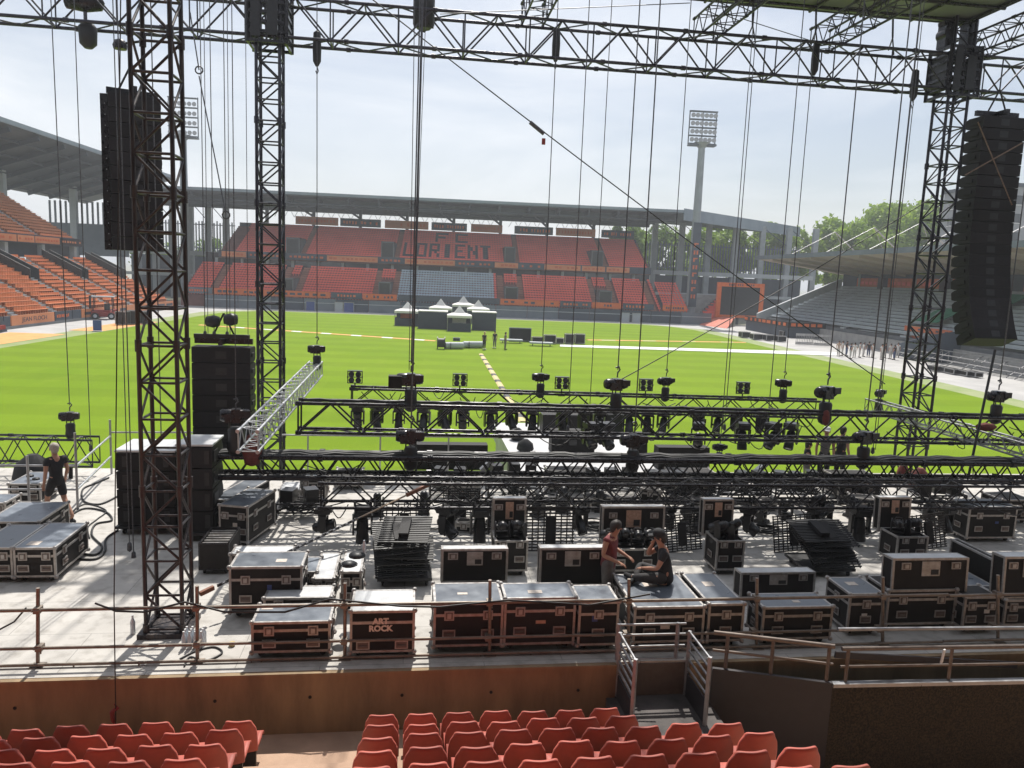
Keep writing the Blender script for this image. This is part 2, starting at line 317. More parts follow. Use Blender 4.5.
# ================================================================ seats in bulk
SB = MB(); SB.box((0, .20, .44), (.47, .42, .05)); SB.box((0, 0, .58), (.47, .06, .28)); SB.box((0, .2, .22), (.1, .2, .4))
sv = np.array(SB.v); sfc = np.array(SB.f)
def bulk(name, offs, mids, mats, facing=0):
    c, s = math.cos(facing), math.sin(facing); R = np.array([[c, s, 0], [-s, c, 0], [0, 0, 1]])
    v = (sv@R)[None]+np.array(offs)[:, None, :]; n = len(offs)
    f = sfc[None]+(np.arange(n)*len(sv))[:, None, None]
    me = bpy.data.meshes.new(name); me.from_pydata(v.reshape(-1, 3).tolist(), [], f.reshape(-1, 4).tolist())
    for m in mats: me.materials.append(m)
    me.polygons.foreach_set('material_index', np.repeat(np.array(mids), len(sfc)).astype(np.int32)); me.update()
    return link(name, me)
def steps(n, y0, z0, dy, dz, zb):
    pts = [(y0, zb)]
    for i in range(n): pts += [(y0+i*dy, z0+i*dz), (y0+(i+1)*dy, z0+i*dz)]
    return pts+[(y0+n*dy, zb)]
def smudges(mb, x0, x1, y, z0, z1, rng, n=6, mi=0, axis='x'):
    """soft bars where far-off print is too small to read"""
    w = (x1-x0)/n
    for k in range(n):
        if rng.random() < .2: continue
        a = x0+k*w+w*.12; b = a+w*rng.uniform(.45, .78)
        zz = z0+(z1-z0)*rng.uniform(.28, .36); zt = z1-(z1-z0)*rng.uniform(.28, .36)
        if axis == 'x': mb.b2((a, y-.03, zz), (b, y-.004, zt), mi)
        else: mb.b2((y+.004, a, zz), (y+.03, b, zt), mi)
rng = random.Random(3)

# ================================================================ far grandstand
M['stairdark'] = mat('red_grey_terrace', (.24, .10, .085), .85, col2=(.17, .075, .065), scale=.6)
def fx(px, Y): return GY(px, 290, Y).x
G = thing('far_grandstand', 'two tier grandstand of red seats across the far end of the pitch', 'grandstand', (0, 138, 0))
XL, XR = -47.0, 37.4
mb = MB(); mb.xprism(steps(13, 1.0, 2.0, .82, .42, 0), XL-1.5, XR); part('lower_tier', mb, M['stairdark'], G)
mb = MB(); mb.xprism(steps(15, 11.4, 9.6, .92, .40, 8.6), XL+2, XR-.2); part('upper_tier', mb, M['stairdark'], G)
mb = MB(); mb.b2((XL-1, 13.2, 6.5), (XR, 13.6, 9.6)); part('concourse_wall', mb, M['glassdark'], G)
for k in range(18):
    x = XL+4.7*k+1; part('concourse_column', MB().b2((x, 12.4, 7.2), (x+.5, 13.1, 8.6)), M['lightgrey'], G)
mb = MB(); mb.b2((XL+2, 25.4, 9), (XR-.2, 25.9, 16.0)); part('rear_wall', mb, M['roofgrey'], G)
# balcony front of the upper tier, print on it
mb = MB(); mb.b2((XL+2, 11.05, 8.75), (XR-.2, 11.35, 10.0)); fas = part('balcony_front', mb, M['navyboard'], G)
x = XL+2.6
while x < XR-6:
    w = rng.choice((4.5, 7.0, 9.5)); w = min(w, XR-1-x)
    on = rng.random() < .72; part('print_panel', MB().b2((x, 10.99, 8.85), (x+w, 11.04, 9.85)), M['seatorange' if on else 'navyboard'], fas); m2 = MB(); smudges(m2, x+.3, x+w-.3, 10.985, 8.85, 9.85, rng, int(w*1.2)); part('panel_print', m2, M['orangedull'], fas)
    x += w+.3
# high banners under the roof
for k, (a, b, on) in enumerate(((296, 338, 1), (340, 380, 0), (384, 427, 1), (430, 465, 0), (469, 500, 1), (512, 550, 0), (553, 592, 1), (598, 630, 0))):
    mb = MB(); x0, x1 = fx(a, 163.5), fx(b, 163.5); mb.b2((x0, 25.0, 16.15), (x1, 25.3, 17.75)); bn = part('roof_banner', mb, M['seatorange' if on else 'navyboard'], G)
    mb = MB(); smudges(mb, x0+.5, x1-.5, 24.99, 16.15, 17.75, rng, 12); part('banner_print', mb, M['orange'], bn)
# lower hoarding
hb = thing('pitch_hoarding', 'row of orange and dark blue boards under the far red seats', 'hoarding', (0, 137.6, 0))
segs = ((186, 212, 'greyboard'), (214, 262, 'orange'), (263, 330, 'orange'), (331, 362, 'navyboard'), (363, 397, 'orange'), (398, 500, 'navyboard'), (501, 560, 'orange'), (561, 592, 'navyboard'), (593, 622, 'orange'), (624, 655, 'navyboard'), (664, 688, 'orange'))
for a, b, m in segs:
    x0, x1 = fx(a, 137.6), fx(b, 137.6); mb = MB(); mb.b2((x0, 0, 2.25), (x1, .2, 3.3)); bd = part('board', mb, M[m], hb)
    if (b-a) < 70:
        mb = MB(); smudges(mb, x0+.5, x1-.5, -.005, 2.25, 3.3, rng, 8); part('board_print', mb, M['navyboard' if m == 'orange' else 'orange'], bd)
def text(s, size, m, parent, loc, rot, ext=.01, name='lettering', align='CENTER', off=0):
    cu = bpy.data.curves.new(name, 'FONT'); cu.body = s; cu.size = size; cu.extrude = ext; cu.align_x = align; cu.align_y = 'CENTER'; cu.materials.append(m); cu.resolution_u = 3
    cu.offset = off; o = link(name, cu); dg = bpy.context.evaluated_depsgraph_get(); me = bpy.data.meshes.new_from_object(o.evaluated_get(dg)); bpy.data.objects.remove(o); bpy.data.curves.remove(cu); return link(name, me, parent, loc, rot)
bw = thing('pitchside_barrier', 'slate and dark blue barrier wall along the far goal line', 'barrier', (0, 137.0, 0))
x = fx(205, 137)
while x < fx(690, 137):
    w = 5.6; mb = MB(); mb.b2((x, 0, 0), (x+w-.1, .25, 2.1)); p_ = part('panel', mb, M['navyboard' if rng.random() < .4 else 'greyboard'], bw)
    mb = MB(); mb.b2((x, -.03, 1.3), (x+w-.1, 0, 1.42)); part('rail', mb, M['lightgrey'], p_); x += w
for a, b, m, lb in ((306, 315, 'blue', 'small blue framed board stood by the far barrier'), (335, 343, 'lightgrey', 'pale grey board leaned on the far barrier'), (344, 354, 'blue', 'blue board leaned on the far barrier beside a pale one'),
                    (623, 631, 'lightgrey', 'left of two pale panels leaned on the far barrier near the mast'), (634, 642, 'lightgrey', 'right of two pale panels leaned on the far barrier near the mast')):
    t = thing('leaning_board', lb, 'board', (fx((a+b)/2, 136.4), 136.4, 0)); w = fx(b, 136.4)-fx(a, 136.4)
    mb = MB(); mb.b2((-w/2, 0, 0), (w/2, .08, 1.6)); part('panel', mb, M[m], t)
    mb = MB(); [mb.b2((sx-.05, -.03, 0), (sx+.05, .1, 1.7)) for sx in (-w/2, w/2)]; mb.b2((-w/2, -.03, 1.6), (w/2, .1, 1.7)); part('frame', mb, M['galvgrey'], t)
# entrances through the seats
vl = ((285, 296), (379, 392), (504, 518), (597, 611)); vu = ((288, 303), (381, 395), (502, 514), (587, 600))
VL = [(fx(a, 142)+.25, fx(b, 142)-.25) for a, b in vl]; VU = [(fx(a, 152)+.3, fx(b, 152)-.3) for a, b in vu]
for (x0, x1) in VL:
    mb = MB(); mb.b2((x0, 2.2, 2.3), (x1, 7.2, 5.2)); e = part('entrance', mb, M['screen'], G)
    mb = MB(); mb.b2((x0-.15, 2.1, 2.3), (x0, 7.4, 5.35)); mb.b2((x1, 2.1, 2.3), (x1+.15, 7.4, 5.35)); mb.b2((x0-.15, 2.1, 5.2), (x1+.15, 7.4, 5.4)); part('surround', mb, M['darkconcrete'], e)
for (x0, x1) in VU:
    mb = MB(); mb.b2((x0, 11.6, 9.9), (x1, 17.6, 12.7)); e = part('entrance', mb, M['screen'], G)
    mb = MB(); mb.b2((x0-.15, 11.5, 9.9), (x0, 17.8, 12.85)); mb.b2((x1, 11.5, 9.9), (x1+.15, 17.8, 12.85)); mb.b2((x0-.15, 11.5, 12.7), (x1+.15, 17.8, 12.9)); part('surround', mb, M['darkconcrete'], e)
# aisles with steps
aL = [x0-.8 for x0, x1 in VL]+[x1+.8 for x0, x1 in VL]+[fx(650, 143), fx(218, 143)]
aU = [x1+.7 for x0, x1 in VU]
M['stairmat'] = mat('brown_orange_steps', (.44, .20, .14), .85, col2=(.32, .15, .11), scale=.8)
for a in aL:
    mb = MB(); [mb.b2((a-.55, 1.0+i*.41, 2.0+i*.21-.1), (a+.55, 1.0+i*.41+.22, 2.0+i*.21+.12)) for i in range(26)]; part('aisle', mb, M['stairmat'], G)
for a in aU:
    mb = MB(); [mb.b2((a-.5, 11.5+i*.46, 9.6+i*.2), (a+.5, 11.5+i*.46+.25, 9.6+i*.2+.16)) for i in range(30)]; part('aisle', mb, M['stairmat'], G)
# roof: a deep slab whose right end bends away round the corner
RF = [(-64, 8), (42, 8), (79, 40), (79, 50), (40, 33), (-64, 33)]
mb = MB(); mb.prism(RF, 20.3, 20.85); rf = part('roof', mb, M['roofgrey'], G)
mb = MB()
for k in range(19):
    x = -60+5.6*k; mb.beam((x, 8.4, 20.0), (x, 32, 20.0), .25, .75); mb.beam((x, 9, 19.7), (x, 9, 18.9), .2, .2); mb.bar((x, 9, 18.95), (x, 20, 19.6), .09, 5)
for y in (9, 9.4, 14, 20, 26): mb.bar((-62, y, 19.0-.7*(y == 9.4)+.5*(y > 10)), (41, y, 19.0+.5*(y > 10)), .13, 5)
part('roof_truss', mb, M['roofgrey'], rf)
mb = MB(); mb.beam((-64, 7.9, 20.75), (42, 7.9, 20.75), .15, .5); part('fascia', mb, M['slate'], rf); part('corner_fascia', MB().beam((42, 7.9, 20.2), (79, 39.9, 20.2), .15, 2.2), M['slate'], rf)
part('rear_gutter', MB().b2((-62, 26.2, 18.75), (40, 27, 20.25)), M['roofgrey'], G); part('purlin', MB().b2((-62, 14, 19.3), (40, 14.3, 20.25)), M['roofgrey'], G)
mb = MB()
for k in range(10):
    x = fx(268+46*k, 164)
    if x > XR: break
    mb.b2((x-.3, 25.2, 9), (x+.3, 25.9, 20.3)); mb.bar((x, 25.4, 17.8), (x-3.4, 21, 20), .22, 6)
part('roof_columns', mb, M['roofgrey'], G)
mb = MB()
for k in range(9):
    x = fx(276+46*k, 166)
    for q in range(4): mb.bar((x+q*2, 27, 17.6), (x+q*2+1, 27, 19.4), .06, 4); mb.bar((x+q*2+1, 27, 19.4), (x+q*2+2, 27, 17.6), .06, 4)
part('back_lattice', mb, M['lightgrey'], G)
# lettering picked out in dark seats
F7 = {'L': ['X...']*6+['XXXX'], 'O': ['XXXX']+['X..X']*5+['XXXX'], 'R': ['XXXX', 'X..X', 'X..X', 'XXXX', 'X.X.', 'X..X', 'X..X'], 'I': ['.XX.']*7,
      'E': ['XXXX', 'X...', 'X...', 'XXX.', 'X...', 'X...', 'XXXX'], 'N': ['X..X', 'XX.X', 'XX.X', 'X.XX', 'X.XX', 'X..X', 'X..X'], 'T': ['XXXX']+['.XX.']*6}
F5 = {'F': ['XXXXX', 'X....', 'XXXX.', 'X....', 'X....'], 'C': ['XXXXX', 'X....', 'X....', 'X....', 'XXXXX']}
dark = set(); c0 = round((fx(404, 154)-XL)/.5)
for k, ch in enumerate('LORIENT'):
    for r, row in enumerate(F7[ch]):
        for c, q in enumerate(row):
            if q == 'X': dark.add((c0+k*5+c, 7-r))
c0 = round((fx(433, 158)-XL)/.5)
for k, ch in enumerate('FC'):
    for r, row in enumerate(F5[ch]):
        for c, q in enumerate(row):
            if q == 'X': dark.add((c0+k*8+c, 13-r))
offs, mids = [], []
nx = int((XR-XL)/.5)
for i in range(13):
    for j in range(-2, nx):
        x = XL+j*.5+.25; y = 1.0+i*.82+.5; z = 2.0+i*.42
        if any(abs(x-a) < .6 for a in aL) or (any(x0-.2 < x < x1+.2 for x0, x1 in VL) and .9 < i*.82+1 < 8): continue
        offs.append((x, 138+y, z)); mids.append(2 if fx(400, 143) < x < fx(495, 143) else 0)
for i in range(15):
    for j in range(5, nx-1):
        x = XL+j*.5+.25; y = 11.4+i*.92+.55; z = 9.6+i*.40
        if any(abs(x-a) < .5 for a in aU) or (any(x0-.2 < x < x1+.2 for x0, x1 in VU) and i < 7): continue
        if j < 10+i*.0 and j < 9-0.35*i+4: continue
        offs.append((x, 138+y, z)); mids.append(1 if (j, i) in dark else 0)
# corner block right of the aisle, swinging round
for i in range(12):
    for j in range(8):
        a = -.12*j; x = XR+.6+j*.55; y = 1.0+i*.82+.5-.10*j*j*.3; offs.append((x, 138+y+.2*j, 2.0+i*.42)); mids.append(0)
o = bulk('far_stand_seats', offs, mids, [M['seatfar'], M['seatnavy'], M['seatpale']], PI)
tag(o, 'thousands of red seats in the far stand with club name spelled in navy seats', 'seats', None, 'stuff')

# corner buildings left and right of the far stand
def corner(name, label, x0, x1, y, flip):
    t = thing(name, label, 'building', (0, y, 0)); n = 7
    mb = MB(); mb.b2((x0, 0, 9.0), (x1, .9, 9.9)); mb.b2((x0, 0, 4.6), (x1, .8, 5.2)); part('floor_beams', mb, M['lightgrey'], t)
    mb = MB(); mb.b2((x0, 6, 0), (x1, 6.4, 8.9)); part('dark_wall', mb, M['navyboard'], t)
    for k in range(n):
        x = x0+(x1-x0)*k/(n-1); mb = MB(); mb.b2((x-.55, 0.1, 0), (x+.55, 1.1, 20.2)); part('column', mb, M['colgrey'], t)
    mb = MB(); N_ = int(abs(x1-x0)/.62)
    for k in range(N_):
        x = x0+(x1-x0)*k/N_; mb.b2((x-.12, 7, 9.5), (x+.12, 7.2, 16.3+.25*math.sin(k*2.3)))
    mb.b2((x0, 7.2, 10.6), (x1, 7.3, 10.8)); mb.b2((x0, 7.2, 15.6), (x1, 7.3, 15.8)); part('slat_screen', mb, M['greyboard'], t)
    mb = MB(); s = 1 if flip else -1
    for k in range(n-1):
        xa = x0+(x1-x0)*k/(n-1); xb = x0+(x1-x0)*(k+1)/(n-1); mb.bar((xa, .6, 20), (xb, .6, 16), .09, 4)
    part('bracing', mb, M['roofgrey'], t)
    return t
corner('corner_building', 'open grey columned corner block with slatted screen right of the far stand', fx(652, 166), fx(812, 166), 166, 1)
corner('corner_building', 'open grey columned corner block with slatted screen left of the far stand', fx(120, 166), fx(226, 166), 166, 0)
# curved grey steps and red wedge by the mast
t = thing('corner_terrace', 'grey concrete corner terrace with a red seat wedge beside the big screen', 'terrace', (0, 141, 0))
mb = MB()
for k in range(9): mb.b2((fx(660, 145)+k*.5, 2+k*.9, 0), (fx(716, 150)+k*.3, 2.9+k*.9, 1.2+k*.5))
part('steps', mb, M['concrete'], t)
mb = MB()
for k in range(9): mb.b2((fx(697, 145)+k*.75, .8+k*.8, 1+k*.5), (fx(712, 145)+k*.55+.6, 1.6+k*.8, 1.75+k*.5))
part('red_seats', mb, M['seatfar'], t)
mb = MB()
for k in range(14): mb.b2((fx(690, 145)+k*.55, .4+k*.5, .8+k*.34), (fx(690, 145)+k*.55+.9, .7+k*.5, 1.15+k*.34))
part('stair', mb, M['darkconcrete'], t)

# ================================================================ floodlight masts
def mast(label, px, Y, ztop, hh, w, wd_, banner):
    x = fx(px, Y); t = thing('floodlight_mast', label, 'floodlight', (x, Y, 0))
    mb = MB(); mb.bar((0, 0, 0), (0, 0, ztop-hh-.6), .95, 14, r2=.62); mb.bar((0, 0, ztop-hh-.6), (0, 0, ztop-hh+.3), .7, 12, r2=1.5); part('pole', mb, M['colgrey'], t)
    hd = MB()
    for k in range(5): hd.b2((-w/2, -.3, ztop-hh+k*hh/4.2), (w/2, .5, ztop-hh+k*hh/4.2+.18))
    for s in (-w/2, 0, w/2): hd.b2((s-.08, .3, ztop-hh), (s+.08, .5, ztop))
    hd.b2((-w/2, -.8, ztop-hh-.3), (w/2, .9, ztop-hh)); fr = part('head_frame', hd, M['roofgrey'], t)
    ll = MB(); ll.lathe([(.12, .3), (.3, .25), (.42, 0), (.42, -.08)], 10, ax='y'); lm = ll.mesh('floodlight', [M['galvgrey']])
    for r in range(4):
        for c in range(6):
            link('lamp', lm, fr, (-w/2+.45+c*(w-.9)/5, -.35, ztop-hh+.75+r*hh/4.2))
    if banner:
        mb = MB(); mb.b2((-.75, -1.05, 3.0), (.75, -.98, 18.5)); b_ = part('banner', mb, M['navyboard'], t)
        mb = MB()
        for k in range(8): 
            z = 14.0-k*1.35; mb.b2((-.42, -1.10, z), (-.1, -1.055, z+.75)); mb.b2((.12, -1.10, z), (.42, -1.055, z+.75)) if k % 2 else mb.b2((-.1, -1.10, z+.5), (.38, -1.055, z+.75))
        part('banner_print', mb, M['orangedull'], b_)
    return t
mast('tall pale floodlight mast with a dark banner, standing right of the far stand', 691.5, 143, 38.6, 6.0, 5.0, 1, True)
mast('distant floodlight mast showing behind the rusty foreground tower', 186, 158, 39, 7.5, 5.5, 1, False)

# ================================================================ big screen
SX = fx(741, 141); t = thing('video_screen', 'big dark video screen in a bright orange frame at the far right corner', 'screen', (SX, 141, 0))
zb, zt = GY(740, 318, 141).z, GY(740, 283, 141).z; hw = fx(764.5, 141)-SX; hw2 = hw
mb = MB(); mb.b2((-hw, 0, zb), (hw, .5, zb+.5)); mb.b2((-hw, 0, zt-.75), (hw, .5, zt)); mb.b2((-hw, 0, zb+.5), (-hw+.8, .5, zt-.75)); mb.b2((hw-.8, 0, zb+.5), (hw, .5, zt-.75)); fr = part('frame', mb, M['orange'], t)
mb = MB(); smudges(mb, -2.4, 2.6, -.004, zt-.85, zt+.1, rng, 12); part('frame_print', mb, M['navyboard'], fr)
mb = MB(); mb.b2((-hw+.8, .15, zb+.5), (hw-.8, .45, zt-.75)); part('display', mb, M['screen'], t)
mb = MB(); [mb.b2((s-.2, .6, 0), (s+.2, 1, zt)) for s in (-hw+.5, 0, hw-.5)]; part('support', mb, M['roofgrey'], t)
mb = MB(); a = [GZ(*p) for p in ((699, 325), (727, 328.5))]; mb.add([a[0], a[1], GY(735, 317, a[1].y+9), GY(712, 316, a[0].y+9)], [(0, 1, 2, 3)]); mb.add([tuple(Vector(v)-Vector((0, 0, .25))) for v in mb.v[:4]], [(3, 2, 1, 0)]); mb.add(mb.v[:8], [(0, 4, 5, 1), (1, 5, 6, 2), (2, 6, 7, 3), (3, 7, 4, 0)])
tag(part('sloping_tarp', mb, M['tarp']), 'sun bleached red tarp laid on a slope below the orange screen', 'tarp')

# ================================================================ left grandstand
G = thing('side_grandstand', 'two tier grandstand of orange seats along the left touchline', 'grandstand', (-45.5, 0, 0))
RZ = -PI/2    # swept profiles: (y,z) outline along x -> stand along Y facing +X
def lprism(name, pts, y0, y1, m, par=None):
    mb = MB(); n = len(pts); vs = [(-a, y0, z) for a, z in pts]+[(-a, y1, z) for a, z in pts]
    mb.add(vs, [list(range(n))[::-1], list(range(n, 2*n))]+[(i, (i+1) % n, n+(i+1) % n, n+i) for i in range(n)]); return part(name, mb, m, par or G)
M['stepo'] = mat('orange_grey_steps', (.27, .17, .12), .85, col2=(.2, .13, .10), scale=.5)
lprism('lower_tier', steps(14, 1.0, 1.15, .82, .44, 0), 30, 128, M['stepo'])
lprism('upper_tier', steps(17, 13.2, 10.0, .74, .46, 9.2), 40, 124, M['stepo'])
mb = MB(); mb.b2((-12.9, 40, 9.15), (-12.6, 124.5, 10.35)); bf = part('balcony_front', mb, M['navyboard'], G)
y = 62
while y < 122:
    w = rng.choice((4, 6.5, 3)); on = rng.random() < .78; part('print_panel', MB().b2((-12.59, y, 9.3), (-12.54, y+w, 10.2)), M['seatorange' if on else 'black'], bf); m2 = MB(); smudges(m2, y+.3, y+w-.3, -12.54, 9.35, 10.15, rng, int(w*1.3), 0, 'y'); part('panel_print', m2, M['orangedull' if on else 'seatorange'], bf); y += w+.25
mb = MB(); mb.b2((-14.6, 30, 7.3), (-14.2, 124, 9.2)); part('concourse_wall', mb, M['navyboard'], G)
[part('concourse_column', MB().b2((-13.6, y-.35, 7.2), (-12.9, y+.35, 9.2)), M['lightgrey'], G) for y in range(60, 124, 9)]
mb = MB(); mb.add([(-13.2, 30, 24.1), (-13.2, 166, 24.1), (-31, 166, 18.5), (-31, 30, 18.5), (-13.2, 30, 24.7), (-13.2, 166, 24.7), (-31, 166, 19.3), (-31, 30, 19.3)], [(0, 3, 2, 1), (4, 5, 6, 7), (0, 1, 5, 4), (1, 2, 6, 5), (2, 3, 7, 6), (3, 0, 4, 7)]); rf = part('roof', mb, M['roofgrey'], G)
mb = MB(); mb.b2((-13.2, 30, 24.2), (-13.0, 166, 24.8)); part('fascia', mb, M['slate'], rf)
mb = MB()
for k in range(17): y = 45+7*k; mb.beam((-13.4, y, 23.7), (-30, y, 18.3), .3, .7)
for x in (-16, -20, -25, -29): mb.bar((x, 32, 28.0-.32*abs(x)), (x, 165, 28.0-.32*abs(x)), .15, 5)
part('roof_truss', mb, M['roofgrey'], rf)
mb = MB(); mb.b2((-29, 30, 14), (-28.6, 112, 19.0)); part('rear_wall', mb, M['navyboard'], G)
for y in (126.5, 149):
    mb = MB(); mb.b2((-26.0, y, 0), (-24.9, y+1.0, 23.0)); part('column', mb, M['lightgrey'], G)
mb = MB()
for k in range(15): x = -30+k*.95; mb.b2((x-.16, 150, 11), (x+.16, 150.2, 17.8))
mb.b2((-31, 149.5, 8), (-16, 149.9, 13.8)); part('slat_screen', mb, M['greyboard'], G)
# black clad stair flanks in the lower tier, plus steps on the aisles
for y in (84.5, 100.5, 113.5, 126):
    mb = MB()
    for s in (-1.0, 1.0):
        mb.add([(-7.2, y+s-.1, 4.3), (-7.2, y+s+.1, 4.3), (-12.4, y+s-.1, 7.1), (-12.4, y+s+.1, 7.1), (-7.2, y+s-.1, 5.9), (-7.2, y+s+.1, 5.9), (-12.4, y+s-.1, 8.5), (-12.4, y+s+.1, 8.5)],
               [(0, 1, 3, 2), (4, 6, 7, 5), (0, 4, 5, 1), (2, 3, 7, 6), (0, 2, 6, 4), (1, 5, 7, 3)])
    part('stair_flank', mb, M['black'], G)
for y in (96, 112):
    mb = MB()
    for s in (-.9, .9):
        mb.add([(-18, y+s-.1, 13.1), (-18, y+s+.1, 13.1), (-22, y+s-.1, 15.6), (-22, y+s+.1, 15.6), (-18, y+s-.1, 14.5), (-18, y+s+.1, 14.5), (-22, y+s-.1, 17.0), (-22, y+s+.1, 17.0)],
               [(0, 1, 3, 2), (4, 6, 7, 5), (0, 4, 5, 1), (2, 3, 7, 6), (0, 2, 6, 4), (1, 5, 7, 3)])
    part('stair_flank', mb, M['black'], G)
AIS = (78, 84.5, 92.5, 100.5, 107, 113.5, 120)
AIU = (74, 82, 90, 98, 106, 114)
for y in AIS:
    mb = MB(); [mb.b2((-1.0-i*.41-.24, y-.55, 1.15+i*.22-.05), (-1.0-i*.41, y+.55, 1.15+i*.22+.14)) for i in range(28)]; part('aisle', mb, M['seatgrey'], G)
for y in AIU:
    mb = MB(); [mb.b2((-13.2-i*.37-.22, y-.5, 10.0+i*.23-.05), (-13.2-i*.37, y+.5, 10.0+i*.23+.16)) for i in range(34)]; part('aisle', mb, M['seatgrey'], G)
ind, offs = [], []
for i in range(14):
    j = 0; cnt = 0; Y = 56.0
    while Y < 127.4:
        Y += .5; x = -45.5-1.0-i*.82-.55; z = 1.15+i*.44
        if any(abs(Y-a) < .7 for a in AIS): continue
        if i > 6 and any(abs(Y-a) < 1.3 for a in (84.5, 100.5, 113.5, 126)): continue
        px = 459.4+x/Y*FOC
        if i < 10 and px > -6 and cnt < 21: ind.append((i, cnt, x, Y, z)); cnt += 1
        else: offs.append((x, Y, z))
for i in range(17):
    Y = 60
    while Y < 123.4:
        Y += .5; x = -45.5-13.2-i*.74-.5; z = 10.0+i*.46
        if any(abs(Y-a) < .7 for a in AIU) or (7 < i < 13 and any(abs(Y-a) < 1.2 for a in (96, 112))): continue
        offs.append((x, Y, z))
o = bulk('side_stand_seats', offs, [0]*len(offs), [M['seatorange']], -PI/2)
tag(o, 'mass of sun faded orange seats filling both tiers of the left stand', 'seats', None, 'stuff')
sm = MB(); sm.v = list(SB.v); sm.f = list(SB.f); sm.m = list(SB.m); sm.s = list(SB.s)
FS = MB(); FS.box((0, .20, .44), (.44, .42, .05)); FS.box((0, .2, .22), (.1, .2, .4)); FSB = MB(); FSB.box((0, 0, .64), (.44, .06, .42))
pan_me = FS.mesh('seat_pan', [M['seatorange']]); bk_me = FSB.mesh('backrest', [M['seatorange']])
for (i, j, x, Y, z) in ind:
    t = thing('stadium_seat', f'orange seat, left stand, {ORD[i]} row above the hoarding, {ORD[j] if j < 20 else "last"} from the frame edge', 'seat', (x, Y, z), -PI/2, 'orange seats of the left stand')
    link('seat', pan_me, t); link('backrest', bk_me, t)
hb = thing('side_hoarding', 'orange and dark advertising boards along the foot of the left stand', 'hoarding', (-45.4, 0, 0))
y = 70.0
mb = MB(); mb.b2((-.2, 40, 0), (.1, 128, .3)); part('base_strip', mb, M['darkconcrete'], hb)
for a, b, m in ((60, 77, 'greyboard'), (77.2, 80.3, 'greyboard'), (80.5, 81.6, 'navyboard'), (81.8, 90.2, 'orange'), (90.4, 94.2, 'navyboard'), (94.4, 96.4, 'navyboard'), (96.6, 127, 'orange')):
    mb = MB(); mb.b2((-.12, a, .3), (.02, b, 1.32)); bd = part('board', mb, M[m if m != 'orange' else 'seatorange'], hb)
    if a == 81.8: text('JEAN FLOCH', .82, M['navyboard'], bd, (.035, 86.2, .82), (PI/2, 0, PI/2), .006).scale = (1.05, .8, 1)
    elif m != 'greyboard' and b-a > 2: mb = MB(); smudges(mb, a+.3, b-.3, .02, .35, 1.27, rng, 9, 0, 'y'); part('board_print', mb, M['orange' if m == 'navyboard' else 'navyboard'], bd)

# ================================================================ right grandstand
G = thing('covered_stand', 'low stand of grey bench rows under a tan lined roof on the right', 'grandstand', (52, 0, 0))
def rprism(name, pts, y0, y1, m, par=None):
    mb = MB(); n = len(pts); vs = [(a, y0, z) for a, z in pts]+[(a, y1, z) for a, z in pts]
    mb.add(vs, [list(range(n)), list(range(n, 2*n))[::-1]]+[(i, n+i, n+(i+1) % n, (i+1) % n) for i in range(n)]); return part(name, mb, m, par or G)
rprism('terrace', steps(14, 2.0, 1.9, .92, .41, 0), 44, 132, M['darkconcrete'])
for i in range(14):
    mb = MB(); x = 2.0+i*.92+.5; z = 1.9+i*.41; y = 44
    while y < 131:
        mb.b2((x-.2, y, z+.36), (x+.2, min(y+10.3, 131.5), z+.44)); mb.b2((x+.2, y, z+.44), (x+.26, min(y+10.3, 131.5), z+.72)); y += 10.4
    part('bench_row', mb, M['seatgrey'], G)
mb = MB(); mb.b2((15.2, 44, 7.2), (15.6, 132, 10.6)); part('back_wall', mb, M['navyboard'], G)
for a, b in ((120, 127), (104, 117.5), (92, 101.5), (75, 88), (60, 72)):
    bp_ = part('print_panel', MB().b2((15.1, a, 7.75), (15.19, b, 9.35)), M['orangedull'], G); m2 = MB(); [m2.b2((15.05, q, 8.3), (15.09, q+.8, 8.8)) for q in np.arange(a+.8, b-1.2, 1.3)]; part('panel_print', m2, M['seatfar'], bp_)
for a, b in ((118, 119.6), (102, 103.6)):
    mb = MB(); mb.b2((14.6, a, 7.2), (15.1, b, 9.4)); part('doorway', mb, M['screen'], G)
mb = MB(); mb.add([(0, 44, 12.0), (0, 134, 12.0), (18, 134, 9.6), (18, 44, 9.6), (0, 44, 12.45), (0, 134, 12.45), (18, 134, 10.4), (18, 44, 10.4)], [(0, 3, 2, 1), (4, 5, 6, 7), (0, 1, 5, 4), (1, 2, 6, 5), (2, 3, 7, 6), (3, 0, 4, 7)]); rf = part('roof', mb, M['rooftan'], G)
mb = MB(); mb.b2((-.15, 44, 11.9), (0, 134, 12.55)); part('fascia', mb, M['greyboard'], rf)
mb = MB(); [mb.beam((0.2, y, 11.75), (17.5, y, 9.5), .2, .4) for y in range(50, 134, 7)]; part('roof_beams', mb, M['rooftan'], rf)
mb = MB()
for y in (124, 112, 100, 88, 76): mb.bar((17, y, 10), (9, y, 16.6), .10, 6); mb.bar((9, y, 16.6), (1.5, y, 12.4), .05, 5); mb.bar((9, y, 16.6), (17.5, y+9, 10.5), .04, 5)
part('stay_struts', mb, M['galvgrey'], rf)
for y in (126, 110, 94, 78):
    mb = MB(); mb.bar((15.0, y, 7), (15.0, y, 10.2), .2, 8); part('column', mb, M['lightgrey'], G)
mb = MB(); mb.add([(0.5, 132.2, 0), (0.5, 132.9, 0), (15.2, 132.2, 0), (15.2, 132.9, 0), (.5, 132.2, 2.6), (.5, 132.9, 2.6), (15.2, 132.2, 9.2), (15.2, 132.9, 9.2)], [(0, 1, 3, 2), (4, 6, 7, 5), (0, 4, 5, 1), (2, 3, 7, 6), (0, 2, 6, 4), (1, 5, 7, 3)]); part('end_wall', mb, M['lightgrey'], G)
